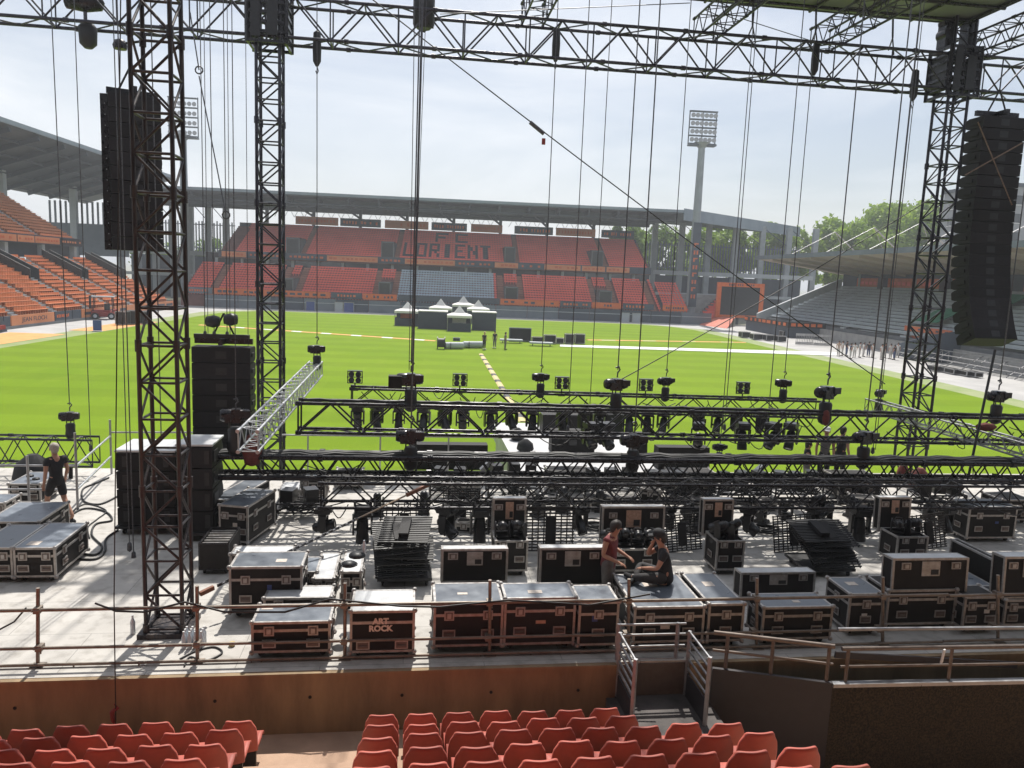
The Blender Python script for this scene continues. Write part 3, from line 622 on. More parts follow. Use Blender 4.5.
for y in (121, 105, 90):
    mb = MB()
    for i in range(26): mb.b2((2+i*.46, y-.6, 1.9+i*.205), (2+i*.46+.26, y+.6, 1.9+i*.205+.2))
    part('aisle', mb, M['lightgrey'], G)
    mb = MB()
    for s in (-.7, .7): mb.bar((5.5, y+s, 4.4), (11.5, y+s, 7.2), .05, 5); [mb.bar((5.5+q*2, y+s, 3.5+q*.9), (5.5+q*2, y+s, 4.4+q*.93), .05, 5) for q in range(4)]
    part('handrail', mb, M['lightgrey'], G)
mb = MB(); mb.b2((1.2, 44, 0), (1.5, 132, 1.5)); part('front_wall', mb, M['concrete'], G)
mb = MB(); mb.b2((2.0, 96, 2.0), (5.4, 100.6, 2.06)); part('white_landing', mb, M['lightgrey'], G)
# dark platform with an orange board, entrance block with green tarps
t = thing('corner_platform', 'dark platform with an orange printed board in front of the right stand', 'platform', (51.5, 118, 0))
mb = MB(); mb.b2((-3.0, -8, 0), (2.5, 9, 1.5)); part('deck', mb, M['navyboard'], t)
mb = MB(); mb.b2((-3.3, -8.2, 1.5), (-3.1, 9, 2.3)); mb.b2((-3.1, -8.2, 1.5), (2.5, -8.0, 2.3)); b_ = part('board', mb, M['black'], t)
mb = MB(); [mb.b2((-3.36, q, 1.7), (-3.31, q+rng.uniform(.6, 1.6), 2.15)) for q in np.arange(-7.6, 8, 1.9)]; [mb.b2((q, -8.28, 1.7), (q+.7, -8.21, 2.15)) for q in np.arange(-2.8, 2, 1.0)]; part('board_print', mb, M['orange'], b_)
t = thing('tunnel_entrance', 'dark walled entrance with orange boards cut into the right stand', 'entrance', (51, 82, 0))
mb = MB(); mb.add([(0, -3, 0), (0, 4.5, 0), (3.6, 4.5, 0), (3.6, -3, 0), (0, -3, 3.0), (0, 4.5, 1.2), (3.6, 4.5, 2.4), (3.6, -3, 3.6)], [(0, 3, 2, 1), (4, 5, 6, 7), (0, 1, 5, 4), (1, 2, 6, 5), (2, 3, 7, 6), (3, 0, 4, 7)]); part('flank_wall', mb, M['navyboard'], t)
for z0, z1, ya, yb in ((.9, 2.2, 1.5, 9), (2.7, 3.3, 0, 9)):
    b_ = part('board', MB().b2((3.7, ya, z0), (3.9, yb, z1)), M['orangedull'], t)
    mb = MB(); [mb.b2((3.66, q, z0+.2), (3.695, q+.5, z1-.2)) for q in np.arange(ya+.5, yb-.6, 1.7)]; part('board_print', mb, M['navyboard'], b_)
for xa, za, y0, lb in ((61, 6.0, 83, 'green tarp spread over grey benches, the one nearer the speaker array'), (56.2, 4.0, 87, 'green tarp spread over grey benches, the one nearer the entrance')):
    mb = MB(); mb.add([(xa, y0, za), (xa, y0+4.4, za), (xa+3.2, y0+4.4, za+1.6), (xa+3.2, y0, za+1.6), (xa, y0, za-.1), (xa, y0+4.4, za-.1), (xa+3.2, y0+4.4, za+1.5), (xa+3.2, y0, za+1.5)], [(0, 1, 2, 3), (7, 6, 5, 4), (0, 4, 5, 1), (1, 5, 6, 2), (2, 6, 7, 3), (3, 7, 4, 0)])
    tag(part('green_tarp', mb, M['green']), lb, 'tarp')

# ================================================================ beyond: flats, trees
t = thing('apartment_block', 'grey apartment block rising behind the hanging speakers on the right', 'building', (96, 126, 0))
mb = MB(); mb.b2((-7, 0, 0), (14, 14, 25.5)); part('wall', mb, M['plaster'], t)
mb = MB(); mb.b2((-7.3, -.3, 25.5), (14.3, 14.3, 26.1)); part('roof', mb, M['roofgrey'], t)
wm = MB(); wm.b2((-.65, -.05, 0), (.65, .1, 1.5)); wmm = wm.mesh('window', [M['glassdark']])
sm_ = MB(); sm_.b2((-.75, -.14, -.12), (.75, .0, 0)); smm = sm_.mesh('sill', [M['white']])
for r in range(8):
    for c in range(7):
        w_ = link('window', wmm, t, (-5.6+c*2.8, -.03, 1.6+r*3)); link('sill', smm, w_)
    for c in range(4):
        w_ = link('window', wmm, t, (-7.03, 1.8+c*3.2, 1.6+r*3), (0, 0, -PI/2)); link('sill', smm, w_)

def leaf_crown(clumps, n, size, rg):
    mb_v, mb_f = [], []
    for k in range(n):
        cx, cy, cz, rx, rz = clumps[rg.randrange(len(clumps))]
        th = rg.random()*2*PI; u = rg.uniform(-.75, 1); r = rg.uniform(.4, 1.12)**.5 if rg.random() < .9 else rg.uniform(1.05, 1.3)
        s = math.sqrt(1-u*u) if abs(u) < 1 else 0
        p = Vector((cx+rx*r*s*math.cos(th), cy+rx*r*s*math.sin(th), cz+rz*r*u)); q = size*rg.uniform(.5, 1.3)
        a = Vector((rg.gauss(0, 1), rg.gauss(0, 1), rg.gauss(0, 1))).normalized(); b = a.orthogonal().normalized()
        b = (Matrix.Rotation(rg.random()*6.28, 3, a)@b); c = a.cross(b); i = len(mb_v)
        mb_v += [p-b*q, p+c*q*.55, p+b*q, p-c*q*.55]; mb_f.append((i, i+1, i+2, i+3))
    m_ = MB(); m_.add(mb_v, mb_f); return m_
def tree(label, x, y, h, r, n, m, seed, size=.55):
    rg = random.Random(seed); t = thing('leafy_tree', label, 'tree', (x, y, 0), 0, 'trees beyond the stands')
    mb = MB(); mb.bar((0, 0, 0), (rg.uniform(-.3, .3), 0, h*.55), h*.03, 8, r2=h*.016)
    for k in range(7):
        a = k*.9+rg.random(); z0 = h*rg.uniform(.25, .5); mb.bar((0, 0, z0), (math.cos(a)*r*.6, math.sin(a)*r*.6, z0+h*rg.uniform(.15, .32)), h*.012, 5, r2=h*.004)
    part('trunk', mb, M['bark'], t)
    cl = [(rg.gauss(0, r*.45), rg.gauss(0, r*.42), h*rg.uniform(.42, .88), r*rg.uniform(.18, .40), r*rg.uniform(.15, .34)) for _ in range(22)]+[(0, 0, h*.7, r*.6, h*.22), (0, 0, h*.88, r*.35, h*.12)]
    part('crown', leaf_crown(cl, n, size, rg), M[m], t); return t
def ptree(label, px, ytop, Y, wpx, m, seed, n=2600, size=.55):
    top = GY(px, ytop, Y); tree(label, top.x, Y, top.z, wpx/FOC*Y/2, n, m, seed, size)
ptree('largest bright green tree rounding up behind the tan roof', 891, 203, 178, 128, 'leaf', 1, 17000, .66)
ptree('bright green tree at the left shoulder of the largest one', 858, 220, 170, 50, 'leaf', 2, 5500, .55)
ptree('bright green tree right of the largest one, behind the lattice tower', 948, 208, 172, 74, 'leaf', 3, 7000)
ptree('low green tree left of the tan roof, right of the columned block', 835, 238, 190, 36, 'leaf', 4, 3000)
for k, (px, yt, Y, w, m) in enumerate(((660, 222, 190, 60, 'leafdark'), (700, 226, 196, 62, 'leaf'), (735, 218, 188, 62, 'leaf'), (768, 222, 192, 62, 'leaf'), (800, 228, 190, 54, 'leaf'), (632, 226, 182, 34, 'leafdark'), (618, 222, 188, 26, 'leafdark'))):
    ptree(f'{"dark" if m == "leafdark" else "pale"} green tree seen through the slatted screen, {ORD[k] if k < 5 else ("nearest the red seats" if k == 5 else "touching the far stand roof")}', px, yt, Y, w, m, 10+k, 4200, .62)
for k, (px, yt, Y, w) in enumerate(((150, 232, 186, 44), (212, 236, 188, 40))):
    ptree(['green tree glimpsed behind the rusty tower at the left corner', 'green tree glimpsed left of the far red seats'][k], px, yt, Y, w, 'leafdark', 30+k, 1300, .6)
# ================================================================ stage deck, wall, terrace
def sthing(name, label, cat, x, y, z, rz=0, group=None): return thing(name, label, cat, W(x, y, z), A+rz, group)
def spart(name, mb, m, label, cat, kind=None, group=None):      # single-mesh thing modelled in the stage frame
    o = part(name, mb, m, None, (0, 0, 0), (0, 0, A)); return tag(o, label, cat, group, kind)
mb = MB(); mb.b2((-16, 10.86, 1.25), (22, 22.5, DECK)); spart('stage_floor', mb, M['deck'], 'pale dusty boarded stage floor covered with touring gear', 'stage floor', 'structure')
mb = MB()
for i in range(20):
    for j in range(6): mb.bar((-15.5+i*1.95, 11.6+j*2.1, 0), (-15.5+i*1.95, 11.6+j*2.1, 1.25), .05, 6)
spart('stage_legs', mb, M['galvgrey'], 'grey scaffold legs holding up the stage floor', 'stage legs', 'structure')
M['marley'] = mat('scuffed_white_flooring', (.52, .52, .53), .6, col2=(.40, .40, .41), scale=1.2, detail=8)
mb = MB(); mb.b2((3.4, 22.52, .9), (8.1, 30.4, 1.5)); mb.b2((3.5, 22.7, 0), (3.7, 30, .9)); mb.b2((7.8, 22.7, 0), (8, 30, .9)); spart('rear_platform', mb, M['marley'], 'white topped platform jutting from the rear stage edge onto the pitch', 'platform')
WX0, WX1 = -12, 16
wl = sthing('parapet_wall', 'brown stained panel wall between the red seats and the stage', 'wall', 0, 10.79, 0)
mb = MB(); mb.b2((WX0, 0, -.2), (3.26, .05, 1.5)); mb.b2((4.44, 0, -.2), (WX1, .05, 1.5)); part('panel_face', mb, M['plywood'], wl)
mb = MB(); mb.b2((WX0, -.015, 1.5), (3.26, .065, 1.545)); mb.b2((4.44, -.015, 1.5), (WX1, .065, 1.545)); part('top_edge', mb, M['plywood'], wl)
hm = MB(); hm.lathe([(.024, 0), (.024, -.008), (.012, -.009), (.012, 0)], 10, ax='y'); hmm = hm.mesh('bolt_hole', [M['black']])
for px, py in ((15, 708), (215, 701), (310, 697), (402, 695), (491, 692), (578, 690)):
    p = SY(px, py, 10.79); link('bolt_hole', hmm, wl, (p.x, -.004, p.z))
# terrace of the near stand
ROW_Y = [9.6-.80*i for i in range(7)]; ROW_Z = [.80+.365*i for i in range(7)]
mb = MB(); pts = [(10.79, -.3), (10.79, .60), (10.02, .60)]
for i in range(7): pts += [(ROW_Y[i]+.42, ROW_Z[i]), (ROW_Y[i]+.42-.80, ROW_Z[i])]
pts += [(pts[-1][0], -.3)]
mb.xprism(pts, -14, 3.1); mb.xprism([(y, z) for y, z in pts if True], 3.1, 14) if False else None
p2 = [(9.9, -.3), (9.9, .60)]
for i in range(7): p2 += [(min(ROW_Y[i]+.42, 9.9), ROW_Z[i]), (ROW_Y[i]+.42-.80, ROW_Z[i])]
p2 += [(p2[-1][0], -.3)]
mb.xprism(p2, 3.1, 4.62); mb.b2((4.62, 3, -.3), (14, 9.4, .12))
spart('seating_terrace', mb, M['terrace'], 'warm beige concrete steps carrying the red seats in front', 'terrace', 'structure')

# ---- near seats: rounded shell back, pan with rolled front edge, bracket
def seat_meshes():
    bk = MB(); nu, nv = 20, 10; vs = []
    for side in (0, 1):
        for j in range(nv+1):
            v = j/nv; hw = .226-.036*max(0, (v-.45)/.55)**1.4
            for i in range(nu+1):
                u = i/nu*2-1; x = u*hw*(1-.10*max(0, v-.8)/.2*abs(u)**6); z = .36+.47*v
                if v > .6: z -= .055*abs(u)**7*(v-.6)/.4
                y = -.045-.055*v+.055*u*u+(-.016 if side else .016)
                vs.append((x, y, z))
    n1 = (nu+1)*(nv+1); g = lambda s, i, j: s*n1+j*(nu+1)+i
    fs = []
    for j in range(nv):
        for i in range(nu):
            fs.append((g(0, i, j), g(0, i, j+1), g(0, i+1, j+1), g(0, i+1, j))); fs.append((g(1, i, j), g(1, i+1, j), g(1, i+1, j+1), g(1, i, j+1)))
    rim = [(i, 0) for i in range(nu)]+[(nu, j) for j in range(nv)]+[(i, nv) for i in range(nu, 0, -1)]+[(0, j) for j in range(nv, 0, -1)]
    for k in range(len(rim)):
        a, b = rim[k], rim[(k+1) % len(rim)]; fs.append((g(0, *a), g(0, *b), g(1, *b), g(1, *a)))
    bk.add(vs, fs, 0, True)
    pn = MB(); prof = [(.02, .375), (.10, .36), (.24, .36), (.36, .375), (.42, .37), (.44, .33)]; vs = []
    for dz in (0, -.028):
        for (y, z) in prof:
            for i in range(9):
                u = i/8*2-1; vs.append((u*.222, y, z+.03*u*u*(1 if y < .4 else .3)+dz))
    n1 = 9*len(prof); g = lambda s, i, j: s*n1+j*9+i; fs = []
    for j in range(len(prof)-1):
        for i in range(8): fs.append((g(0, i, j), g(0, i+1, j), g(0, i+1, j+1), g(0, i, j+1))); fs.append((g(1, i, j), g(1, i, j+1), g(1, i+1, j+1), g(1, i+1, j)))
    rim = [(i, 0) for i in range(8)]+[(8, j) for j in range(5)]+[(i, 5) for i in range(8, 0, -1)]+[(0, j) for j in range(5, 0, -1)]
    for k in range(len(rim)):
        a, b = rim[k], rim[(k+1) % len(rim)]; fs.append((g(0, *a), g(1, *a), g(1, *b), g(0, *b)))
    pn.add(vs, fs, 0, True)
    br = MB(); br.b2((-.16, .05, .18), (-.12, .3, .34)); br.b2((.12, .05, .18), (.16, .3, .34)); br.b2((-.2, .0, .12), (.2, .05, .34)); br.b2((-.03, .0, 0), (.03, .05, .14))
    return bk.mesh('backrest', [M['seatred']]), pn.mesh('seat_pan', [M['seatred']]), br.mesh('bracket', [M['black']])
BK, PN, BR = seat_meshes()
for i in range(6):
    for blk in (0, 1):
        xs = ([-2.08-.51*k for k in range(11)] if blk == 0 else [-.26+.505*k for k in range(7 if i < 2 else 9)])
        for k, x in enumerate(xs):
            if blk == 0: lb = f'red seat left of the concrete aisle, {ORD[i]} row from the wall, {ORD[k]} from the aisle'
            else: lb = f'red seat right of the concrete aisle, {ORD[i]} row from the wall, {ORD[k]} from the aisle'
            t = sthing('stadium_seat', lb, 'seat', x+random.uniform(-.006, .006), ROW_Y[i], ROW_Z[i]-.02, random.uniform(-.015, .015), 'red seats in front of the stage')
            bo = link('backrest', BK, t); bo.rotation_euler = (random.uniform(-.03, .03), 0, 0); link('seat', PN, t); link('bracket', BR, t)

# ---- gangway through the wall: two side panels, cross gate, dark ramp
def gate_panel(label, x, y0, y1, zb, zt):
    t = sthing('handrail', label, 'handrail', x, 0, 0); d = .045
    for y in (y0, y1): part('post', MB().beam((0, y, zb-.3 if y == y0 else zb), (0, y, zt), .05, .05), M['galvgrey'], t)
    for k in range(5): part('rail', MB().bar((0, y0, zt-.02-k*.145), (0, y1, zt-.02-k*.145), .019, 8), M['galvgrey'], t)
    part('kick_plate', MB().b2((-.012, y0+.03, zb), (.012, y1-.03, zt-.68)), M['darksteel'], t)
gate_panel('steel rail panel on the left side of the gangway, ending beside the red seats', 3.29, 9.98, 10.8, 1.02, 2.06)
gate_panel('steel rail panel on the right side of the gangway, beside the dark ramp wall', 4.40, 9.98, 10.8, .98, 2.06)
M['gangplate'] = mat('dull_brown_kick_plate', (.15, .115, .095), .6, .2, col2=(.10, .075, .062), scale=3)
t = sthing('cross_gate', 'pipe gate closing the far end of the gangway at the stage edge', 'gate', 3.3, 10.93, 0)
for k, z in enumerate((2.12, 1.95, 1.76, 1.55)): part('rail', MB().bar((0, 0, z), (1.08, 0, z), .02, 8), M['galvgrey'], t)
part('post', MB().beam((.95, 0, 1.0), (.95, 0, 2.14), .05, .05), M['galvgrey'], t); part('post', MB().beam((0, 0, 1.0), (0, 0, 2.14), .05, .05), M['galvgrey'], t)
part('plate', MB().b2((-.03, -.10, .9), (1.12, -.08, 1.52)), M['gangplate'], t)
M['gangfloor'] = mat('dark_gangway_boards', (.11, .096, .092), .8, col2=(.05, .045, .044), scale=2, detail=7)
mb = MB(); mb.b2((3.12, 9.4, .2), (4.7, 10.85, 1.0)); spart('gangway_floor', mb, M['gangfloor'], 'dark concrete floor of the gangway between two rail panels', 'gangway', 'structure')
# dark ramp wall and its fleece covered front
pA, pB, pC = Vector((4.68, 10.5)), Vector((6.34, 9.97)), Vector((13.5, 9.80))
t = sthing('ramp_enclosure', 'dark steel and fleece clad ramp wall with pipe rails on the right', 'wall', 0, 0, 0)
def wallseg(p, q, z0, z1, th, m, name):
    d = (q-p).normalized(); n_ = Vector((-d.y, d.x))*th; part(name, MB().prism([(p.x, p.y), (q.x, q.y), (q.x+n_.x, q.y+n_.y), (p.x+n_.x, p.y+n_.y)], z0, z1), m, t)
wallseg(pA, pB-Vector((.004, 0)), 0, 1.57, .1, M['darksteel'], 'angled_panel'); wallseg(pB, pC, 0, 1.53, .16, M['hedge'], 'fleece_front')
wallseg(pA+Vector((0, -.012)), pB+Vector((-.004, -.012)), 1.575, 1.60, .06, M['darksteel'], 'ledge'); wallseg(pB+Vector((0, -.025)), pC+Vector((0, -.025)), 1.535, 1.59, .10, M['galvgrey'], 'ledge')
def rails(p, q, posts, zz, r, m, par, drop=0):
    for z in zz: part('rail', MB().bar((p.x, p.y+.05, z), (q.x, q.y+.05, z-drop), r if z == zz[0] else r*.62, 10), m, par)
    for f in posts: o_ = p.lerp(q, f); part('post', MB().beam((o_.x, o_.y+.05, 1.6), (o_.x, o_.y+.05, zz[0]-drop*f), .045, .045), m, par)
rails(pA, pB, (.12, .5, .96), (2.15, 1.87), .036, M['galvdark'], t); rails(pB+Vector((.12, 0)), pC, (.015, .25, .5, .75), (2.11, 1.83), .033, M['galvdark'], t)
t2 = sthing('loose_pipe', 'long grey pipe lying level behind the ramp rails', 'pipe', 6.6, 10.4, 2.23); part('tube', MB().bar((0, 0, 0), (6, -.1, -.04), .03, 10), M['galvgrey'], t2)
t2 = sthing('sloping_board', 'thin dark board sloping behind the ramp rails', 'board', 6.4, 10.25, 1.62); part('panel', MB().beam((.1, 0, .28), (3.2, 0, .02), .03, .1), M['darksteel'], t2)
# strip of tape hanging from the rail
t2 = sthing('tied_rag', 'small white rag tied on the ramp rail', 'rag', 8.02, 9.92, 1.9); part('cloth', MB().beam((0, 0, 0), (.01, -.02, .22), .05, .02), M['white'], t2)

# ---- scaffold guard rail along the stage edge
RY = 11.2
t = sthing('guard_railing', 'scaffold tube guard rail along the near edge of the stage', 'railing', 0, RY, 0)
for px, top, tilt in ((38, 588, .02), (197, 586, 0), (345, 583, 0), (490, 580, 0), (629, 579, 0), (757, 578, 0), (883, 577, 0), (998, 575, 0)):
    p = SY(px, top, RY); q = SY(px, 640, RY)
    part('post', MB().bar((q.x-tilt, 0, DECK), (p.x, 0, p.z), .027, 10), M['galv'], t)
    part('base_plate', MB().b2((q.x-tilt-.09, -.09, DECK+.002), (q.x-tilt+.09, .09, DECK+.012)), M['galv'], t)
    for z in (2.42, 1.85):
        c = MB(); c.box((p.x, -.03, z), (.09, .12, .085)); c.bar((p.x-.06, -.09, z), (p.x+.06, -.09, z+.02), .016, 6); c.bar((p.x, -.02, z-.05), (p.x+.04, -.1, z-.06), .012, 6); part('coupler', c, M['galv'], t)
for z, r in ((2.42, .026), (1.85, .024), (1.60, .024)):
    x = -9.0
    for L_ in (6.0, 6.4, 5.6, 6.2): part('rail', MB().bar((x, -.052, z+random.uniform(-.012, .012)), (x+L_-.02, -.052, z+random.uniform(-.012, .012)), r, 10), M['galv'], t); x += L_
for px in (75, 140, 252, 262, 290, 480, 495, 530): 
    p = SY(px, 660, RY); part('spigot', MB().bar((p.x, -.05, DECK), (p.x, -.05, 1.6), .013, 6), M['galv'], t)

# ================================================================ trusses
def truss(name, label, p, q, w, h, cr, br, bay, m, style='box', group=None, cat='truss'):
    """box truss between two points of the stage frame, the point being the middle of the section; local X runs along it"""
    p, q = Vector(p), Vector(q); d = q-p; L = d.length
    t = thing(name, label, cat, W(*p), 0, group); t.rotation_euler = (0, -math.asin(d.z/L), A+math.atan2(d.y, d.x))
    for (y, z) in ((-w/2, h/2), (w/2, h/2), (-w/2, -h/2), (w/2, -h/2)): part('chord', MB().bar((0, y, z), (L, y, z), cr, 8), m, t)
    b = MB(); n = max(2, round(L/bay)); s = L/n
    for k in range(n):
        x0, xm, x1 = k*s, k*s+s/2, k*s+s
        for y in (-w/2, w/2): b.bar((x0, y, -h/2), (xm, y, h/2), br, 5); b.bar((xm, y, h/2), (x1, y, -h/2), br, 5)
        if style == 'big':
            for y in (-w/2, w/2): b.bar((x0, y, -h/2), (x0, y, h/2), br*.8, 5)
        for z in (-h/2, h/2): b.bar((x0, -w/2, z), (xm, w/2, z), br*.8, 4); b.bar((xm, w/2, z), (x1, -w/2, z), br*.8, 4)
        b.bar((x0, -w/2, -h/2), (x0, w/2, -h/2), br, 4); b.bar((xm, -w/2, h/2), (xm, w/2, h/2), br, 4)
    for x in (0, L):
        for y in (-w/2, w/2): b.bar((x, y, -h/2), (x, y, h/2), br, 5)
    c = b
    for x in np.arange(0, L+.01, max(2.4, bay)):
        for (y, z) in ((-w/2, h/2), (w/2, h/2), (-w/2, -h/2), (w/2, -h/2)): c.bar((x-.06, y, z), (x+.06, y, z), cr*1.45, 8)
    part('lattice', c, m, t); return t
def tower(label, x, y, z0, z1, w, cr, br, m):
    t = sthing('truss_tower', label, 'tower', x, y, z0); Hh = z1-z0
    for sx in (-1, 1):
        for sy in (-1, 1): part('chord', MB().bar((sx*w/2, sy*w/2, .1), (sx*w/2, sy*w/2, Hh), cr, 8), m, t)
    b = MB(); s = .56; n = int(Hh/s)
    for k in range(n):
        a, c = .12+k*s, .12+(k+1)*s; e = 1 if k % 2 else -1
        for y_ in (-w/2, w/2): b.bar((-w/2, y_, a), (w/2, y_, a), br, 6); b.bar((-e*w/2, y_, a), (e*w/2, y_, c), br, 6)
        for x_ in (-w/2, w/2): b.bar((x_, -w/2, a), (x_, w/2, a), br, 6); b.bar((x_, e*w/2, a), (x_, -e*w/2, c), br, 6)
    c = b
    for k in range(0, n, 4):
        for sx in (-1, 1):
            for sy in (-1, 1): c.bar((sx*w/2, sy*w/2, .12+k*s-.09), (sx*w/2, sy*w/2, .12+k*s+.09), cr*1.5, 8)
    part('lattice', c, m, t)
    part('base', MB().b2((-w*.7, -w*.7, 0), (w*.7, w*.7, .08)), m, t); return t
T1 = tower('rust brown lattice tower standing on the near left of the stage', -3.74, 12.32, DECK, 17.5, .545, .034, .021, M['towersteel'])
T2 = tower('dark slim lattice tower rising behind the stacked speakers on the left', -4.0, 23.0, DECK-1.5, 16.2, .62, .045, .023, M['trusssteel'])
T3 = tower('dark lattice tower on the right beside the hanging speaker array', 16.52, 23.0, DECK-1.5, 15.9, .66, .045, .023, M['trusssteel'])
for (tx, lb) in ((-4.0, 'boxy hoist sleeve wrapped round the top of the left rear tower'), (16.52, 'boxy hoist sleeve wrapped round the top of the right tower')):
    t = sthing('tower_sleeve', lb, 'sleeve block', tx, 23.0, 13.35)
    f_ = MB()
    for sx in (-.5, .5):
        for sy in (-.5, .5): f_.beam((sx, sy, 0), (sx, sy, 1.5), .1, .1)
    for z in (0.05, .3, .55, .8, 1.05, 1.25, 1.45):
        for e in (-.5, .5): f_.beam((-.5, e, z), (.5, e, z), .06, .08); f_.beam((e, -.5, z), (e, .5, z), .06, .08)
    for k in range(5): f_.beam((-.4+.2*k, -.47, .05), (-.4+.2*k+(.1 if k % 2 else -.06), -.47, 1.45), .05, .05)
    part('frame', f_, M['blackmetal'], t)
    for sx in (-.48, .48): part('side_plate', MB().b2((sx-.012, -.45, .2), (sx+.012, .45, 1.3)), M['black'], t)
    part('front_plate', MB().b2((-.40, -.565, .15), (-.16, -.545, 1.4)), M['black'], t); part('front_plate', MB().b2((.02, -.565, .2), (.3, -.545, 1.2)), M['black'], t)
    hd = MB(); hd.b2((-.55, -.2, 1.5), (-.25, .2, 2.2)); hd.b2((.2, -.2, 1.5), (.5, .2, 2.35)); hd.beam((-.6, 0, 2.2), (.6, 0, 2.5), .3, .12); hd.bar((-.4, -.22, 1.9), (-.4, .22, 1.9), .2, 12); part('head_block', hd, M['blackmetal'], t)
TZ = 14.07
truss('main_truss', 'big dark box truss spanning the top of the picture between the two rear towers', (-11.5, 23.0, TZ-.0), (27, 23.0, TZ+.03), .78, 1.02, .048, .027, 1.85, M['trusssteel'], 'big')
for x, lb in ((3.35, 'overhead truss running toward the viewer, leftmost of three above the main truss'), (8.6, 'overhead truss running toward the viewer, middle of three above the main truss'), (12.35, 'overhead truss running toward the viewer, under the right part of the canopy'), (17.2, 'overhead truss leaving the right tower toward the frame edge')):
    truss('overhead_truss', lb, (x, 23.6, 14.98), (x, 9.5, 14.98), .62, .62, .034, .017, .8, M['trusssteel'], 'box', 'overhead trusses')
AZ, AY = 3.90, 18.5
truss('lighting_truss', 'black box truss hung above the stage, its open left end against the grass', (-2.56, AY, AZ), (21, AY, AZ-.10), .52, .70, .042, .024, 1.5, M['blackmetal'])
truss('lighting_truss', 'black box truss with thick cable bundle along its top, crossing the picture in the middle', (-4.3, 17.1, 3.06), (20, 17.1, 3.03), .5, .46, .062, .020, .62, M['blackmetal'])
truss('lighting_truss', 'lowest black box truss with moving lamps hung from it, nearest the flight cases', (-1.75, 16.0, 2.75), (14.4, 16.0, 2.74), .5, .52, .034, .018, 1.05, M['blackmetal'])
truss('lighting_truss', 'rearmost black box truss over the stage carrying square four lamp lights', (-1.6, 22.0, 3.83), (12.6, 22.0, 3.72), .5, .5, .034, .018, 1.15, M['blackmetal'])
mb = MB(); pts = [(-4.1+.25*k, 17.1+.07*math.sin(k*1.3), 3.335+.015*math.sin(k*2.1)) for k in range(96)]; mb.path(pts, .05, 6); mb.path([(x, y-.13+.03*math.sin(x*3), z-.005) for x, y, z in pts], .038, 6); mb.path([(x, y+.13, z) for x, y, z in pts], .04, 6); mb.path([(x, y-.20, z-.50+.02*math.sin(x*4)) for x, y, z in pts], .045, 6)
spart('cable_bundle', mb, M['cable'], 'thick black cable bundle lying along the middle truss', 'cables')
mb = MB(); pts = [(-2.4+.3*k, 18.5+.06*math.sin(k*1.7), 4.295-.0042*.3*k+.012*math.sin(k*2.7)) for k in range(76)]; mb.path(pts, .04, 6); spart('cable_bundle', mb, M['cable'], 'black cable bundle lying along the top of the open ended truss', 'cables')
for (y, z, x0, x1, n, sd_, lb) in ((16.0, 2.48, -1.5, 14, 26, 4, 'loose black cables drooping from the lowest truss'), (22.0, 3.6, -1.4, 12.4, 20, 5, 'loose black cables drooping along the rearmost truss'), (18.5, 3.56, 3, 20, 18, 6, 'loose black cables drooping under the open ended truss'), (17.1, 2.83, -3, 19, 26, 8, 'loose black cables drooping under the middle truss')):
    rg = random.Random(sd_); mb = MB()
    for k in range(n):
        a = x0+(x1-x0)*k/n+rg.uniform(-.2, .2); L_ = rg.uniform(.3, 1.2); dp = rg.uniform(.1, .45); yo = rg.uniform(-.22, .22); zo = rg.uniform(0, .45)
        mb.path([(a+L_*q/8, y+yo+.1*math.sin(q), z+zo-dp*4*(q/8)*(1-q/8)) for q in range(9)], .013, 5)
    spart('drooping_cables', mb, M['cable'], lb, 'cables', 'stuff')
truss('floor_truss', 'dark truss lying on the stage floor under the middle truss', (1.2, 19.0, 1.92), (13.2, 19.0, 1.92), .5, .5, .035, .018, .7, M['blackmetal'], 'box', 'trusses lying on the stage')
truss('ladder_truss', 'bare aluminium truss sloping away on the left above the speakers', (-2.98, 14.7, 4.12), (-2.72, 23.0, 4.48), .36, .40, .027, .012, .5, M['alu'], 'box', 'bare aluminium trusses')
truss('ladder_truss', 'bare aluminium truss running toward the viewer at the right edge', (15.1, 14.0, 3.66), (14.9, 23.0, 3.72), .36, .36, .026, .012, .5, M['alugrey'], 'box', 'bare aluminium trusses')
truss('ground_truss', 'dark truss section standing on the pitch side left of the stage', (-13.0, 21.6, 2.28), (-8.35, 21.6, 2.25), .5, .72, .032, .016, .8, M['trusssteel'])
# canopy over the main truss
cp = sthing('stage_canopy', 'grey green sheeted canopy edge above the main truss at top right', 'canopy', 0, 0, 0)
part('sheet', MB().b2((6.2, 19.2, 15.72), (16.95, 23.3, 15.80)), M['canopy'], cp)
b = MB(); b.bar((6.2, 23.32, 15.76), (16.97, 23.32, 15.76), .07, 8); b.bar((16.97, 23.32, 15.76), (16.97, 19.2, 15.76), .07, 8); part('edge_tube', b, M['blackmetal'], cp)
b = MB(); [b.bar((x, 19.3, 15.66), (x, 23.25, 15.66), .05, 6) for x in np.arange(6.8, 16.9, 1.65)]; [b.bar((6.3, y, 15.64), (16.9, y, 15.64), .05, 6) for y in (20.3, 21.6, 22.8)]; part('rib', b, M['blackmetal'], cp)
for x in (9.9, 11.9, 14.4, 16.8):
    t = sthing('hanging_sling', f'inverted Y sling joining the canopy to the main truss, {ORD[[9.9, 11.9, 14.4, 16.8].index(x)]} from the left', 'sling', x, 23.05, 14.6)
    part('strap', MB().bar((0, 0, .45), (0, .1, 1.15), .03, 6), M['black'], t); part('leg', MB().bar((0, 0, .45), (-.22, -.2, .02), .022, 6), M['black'], t); part('leg', MB().bar((0, 0, .45), (.22, .2, .02), .022, 6), M['black'], t)

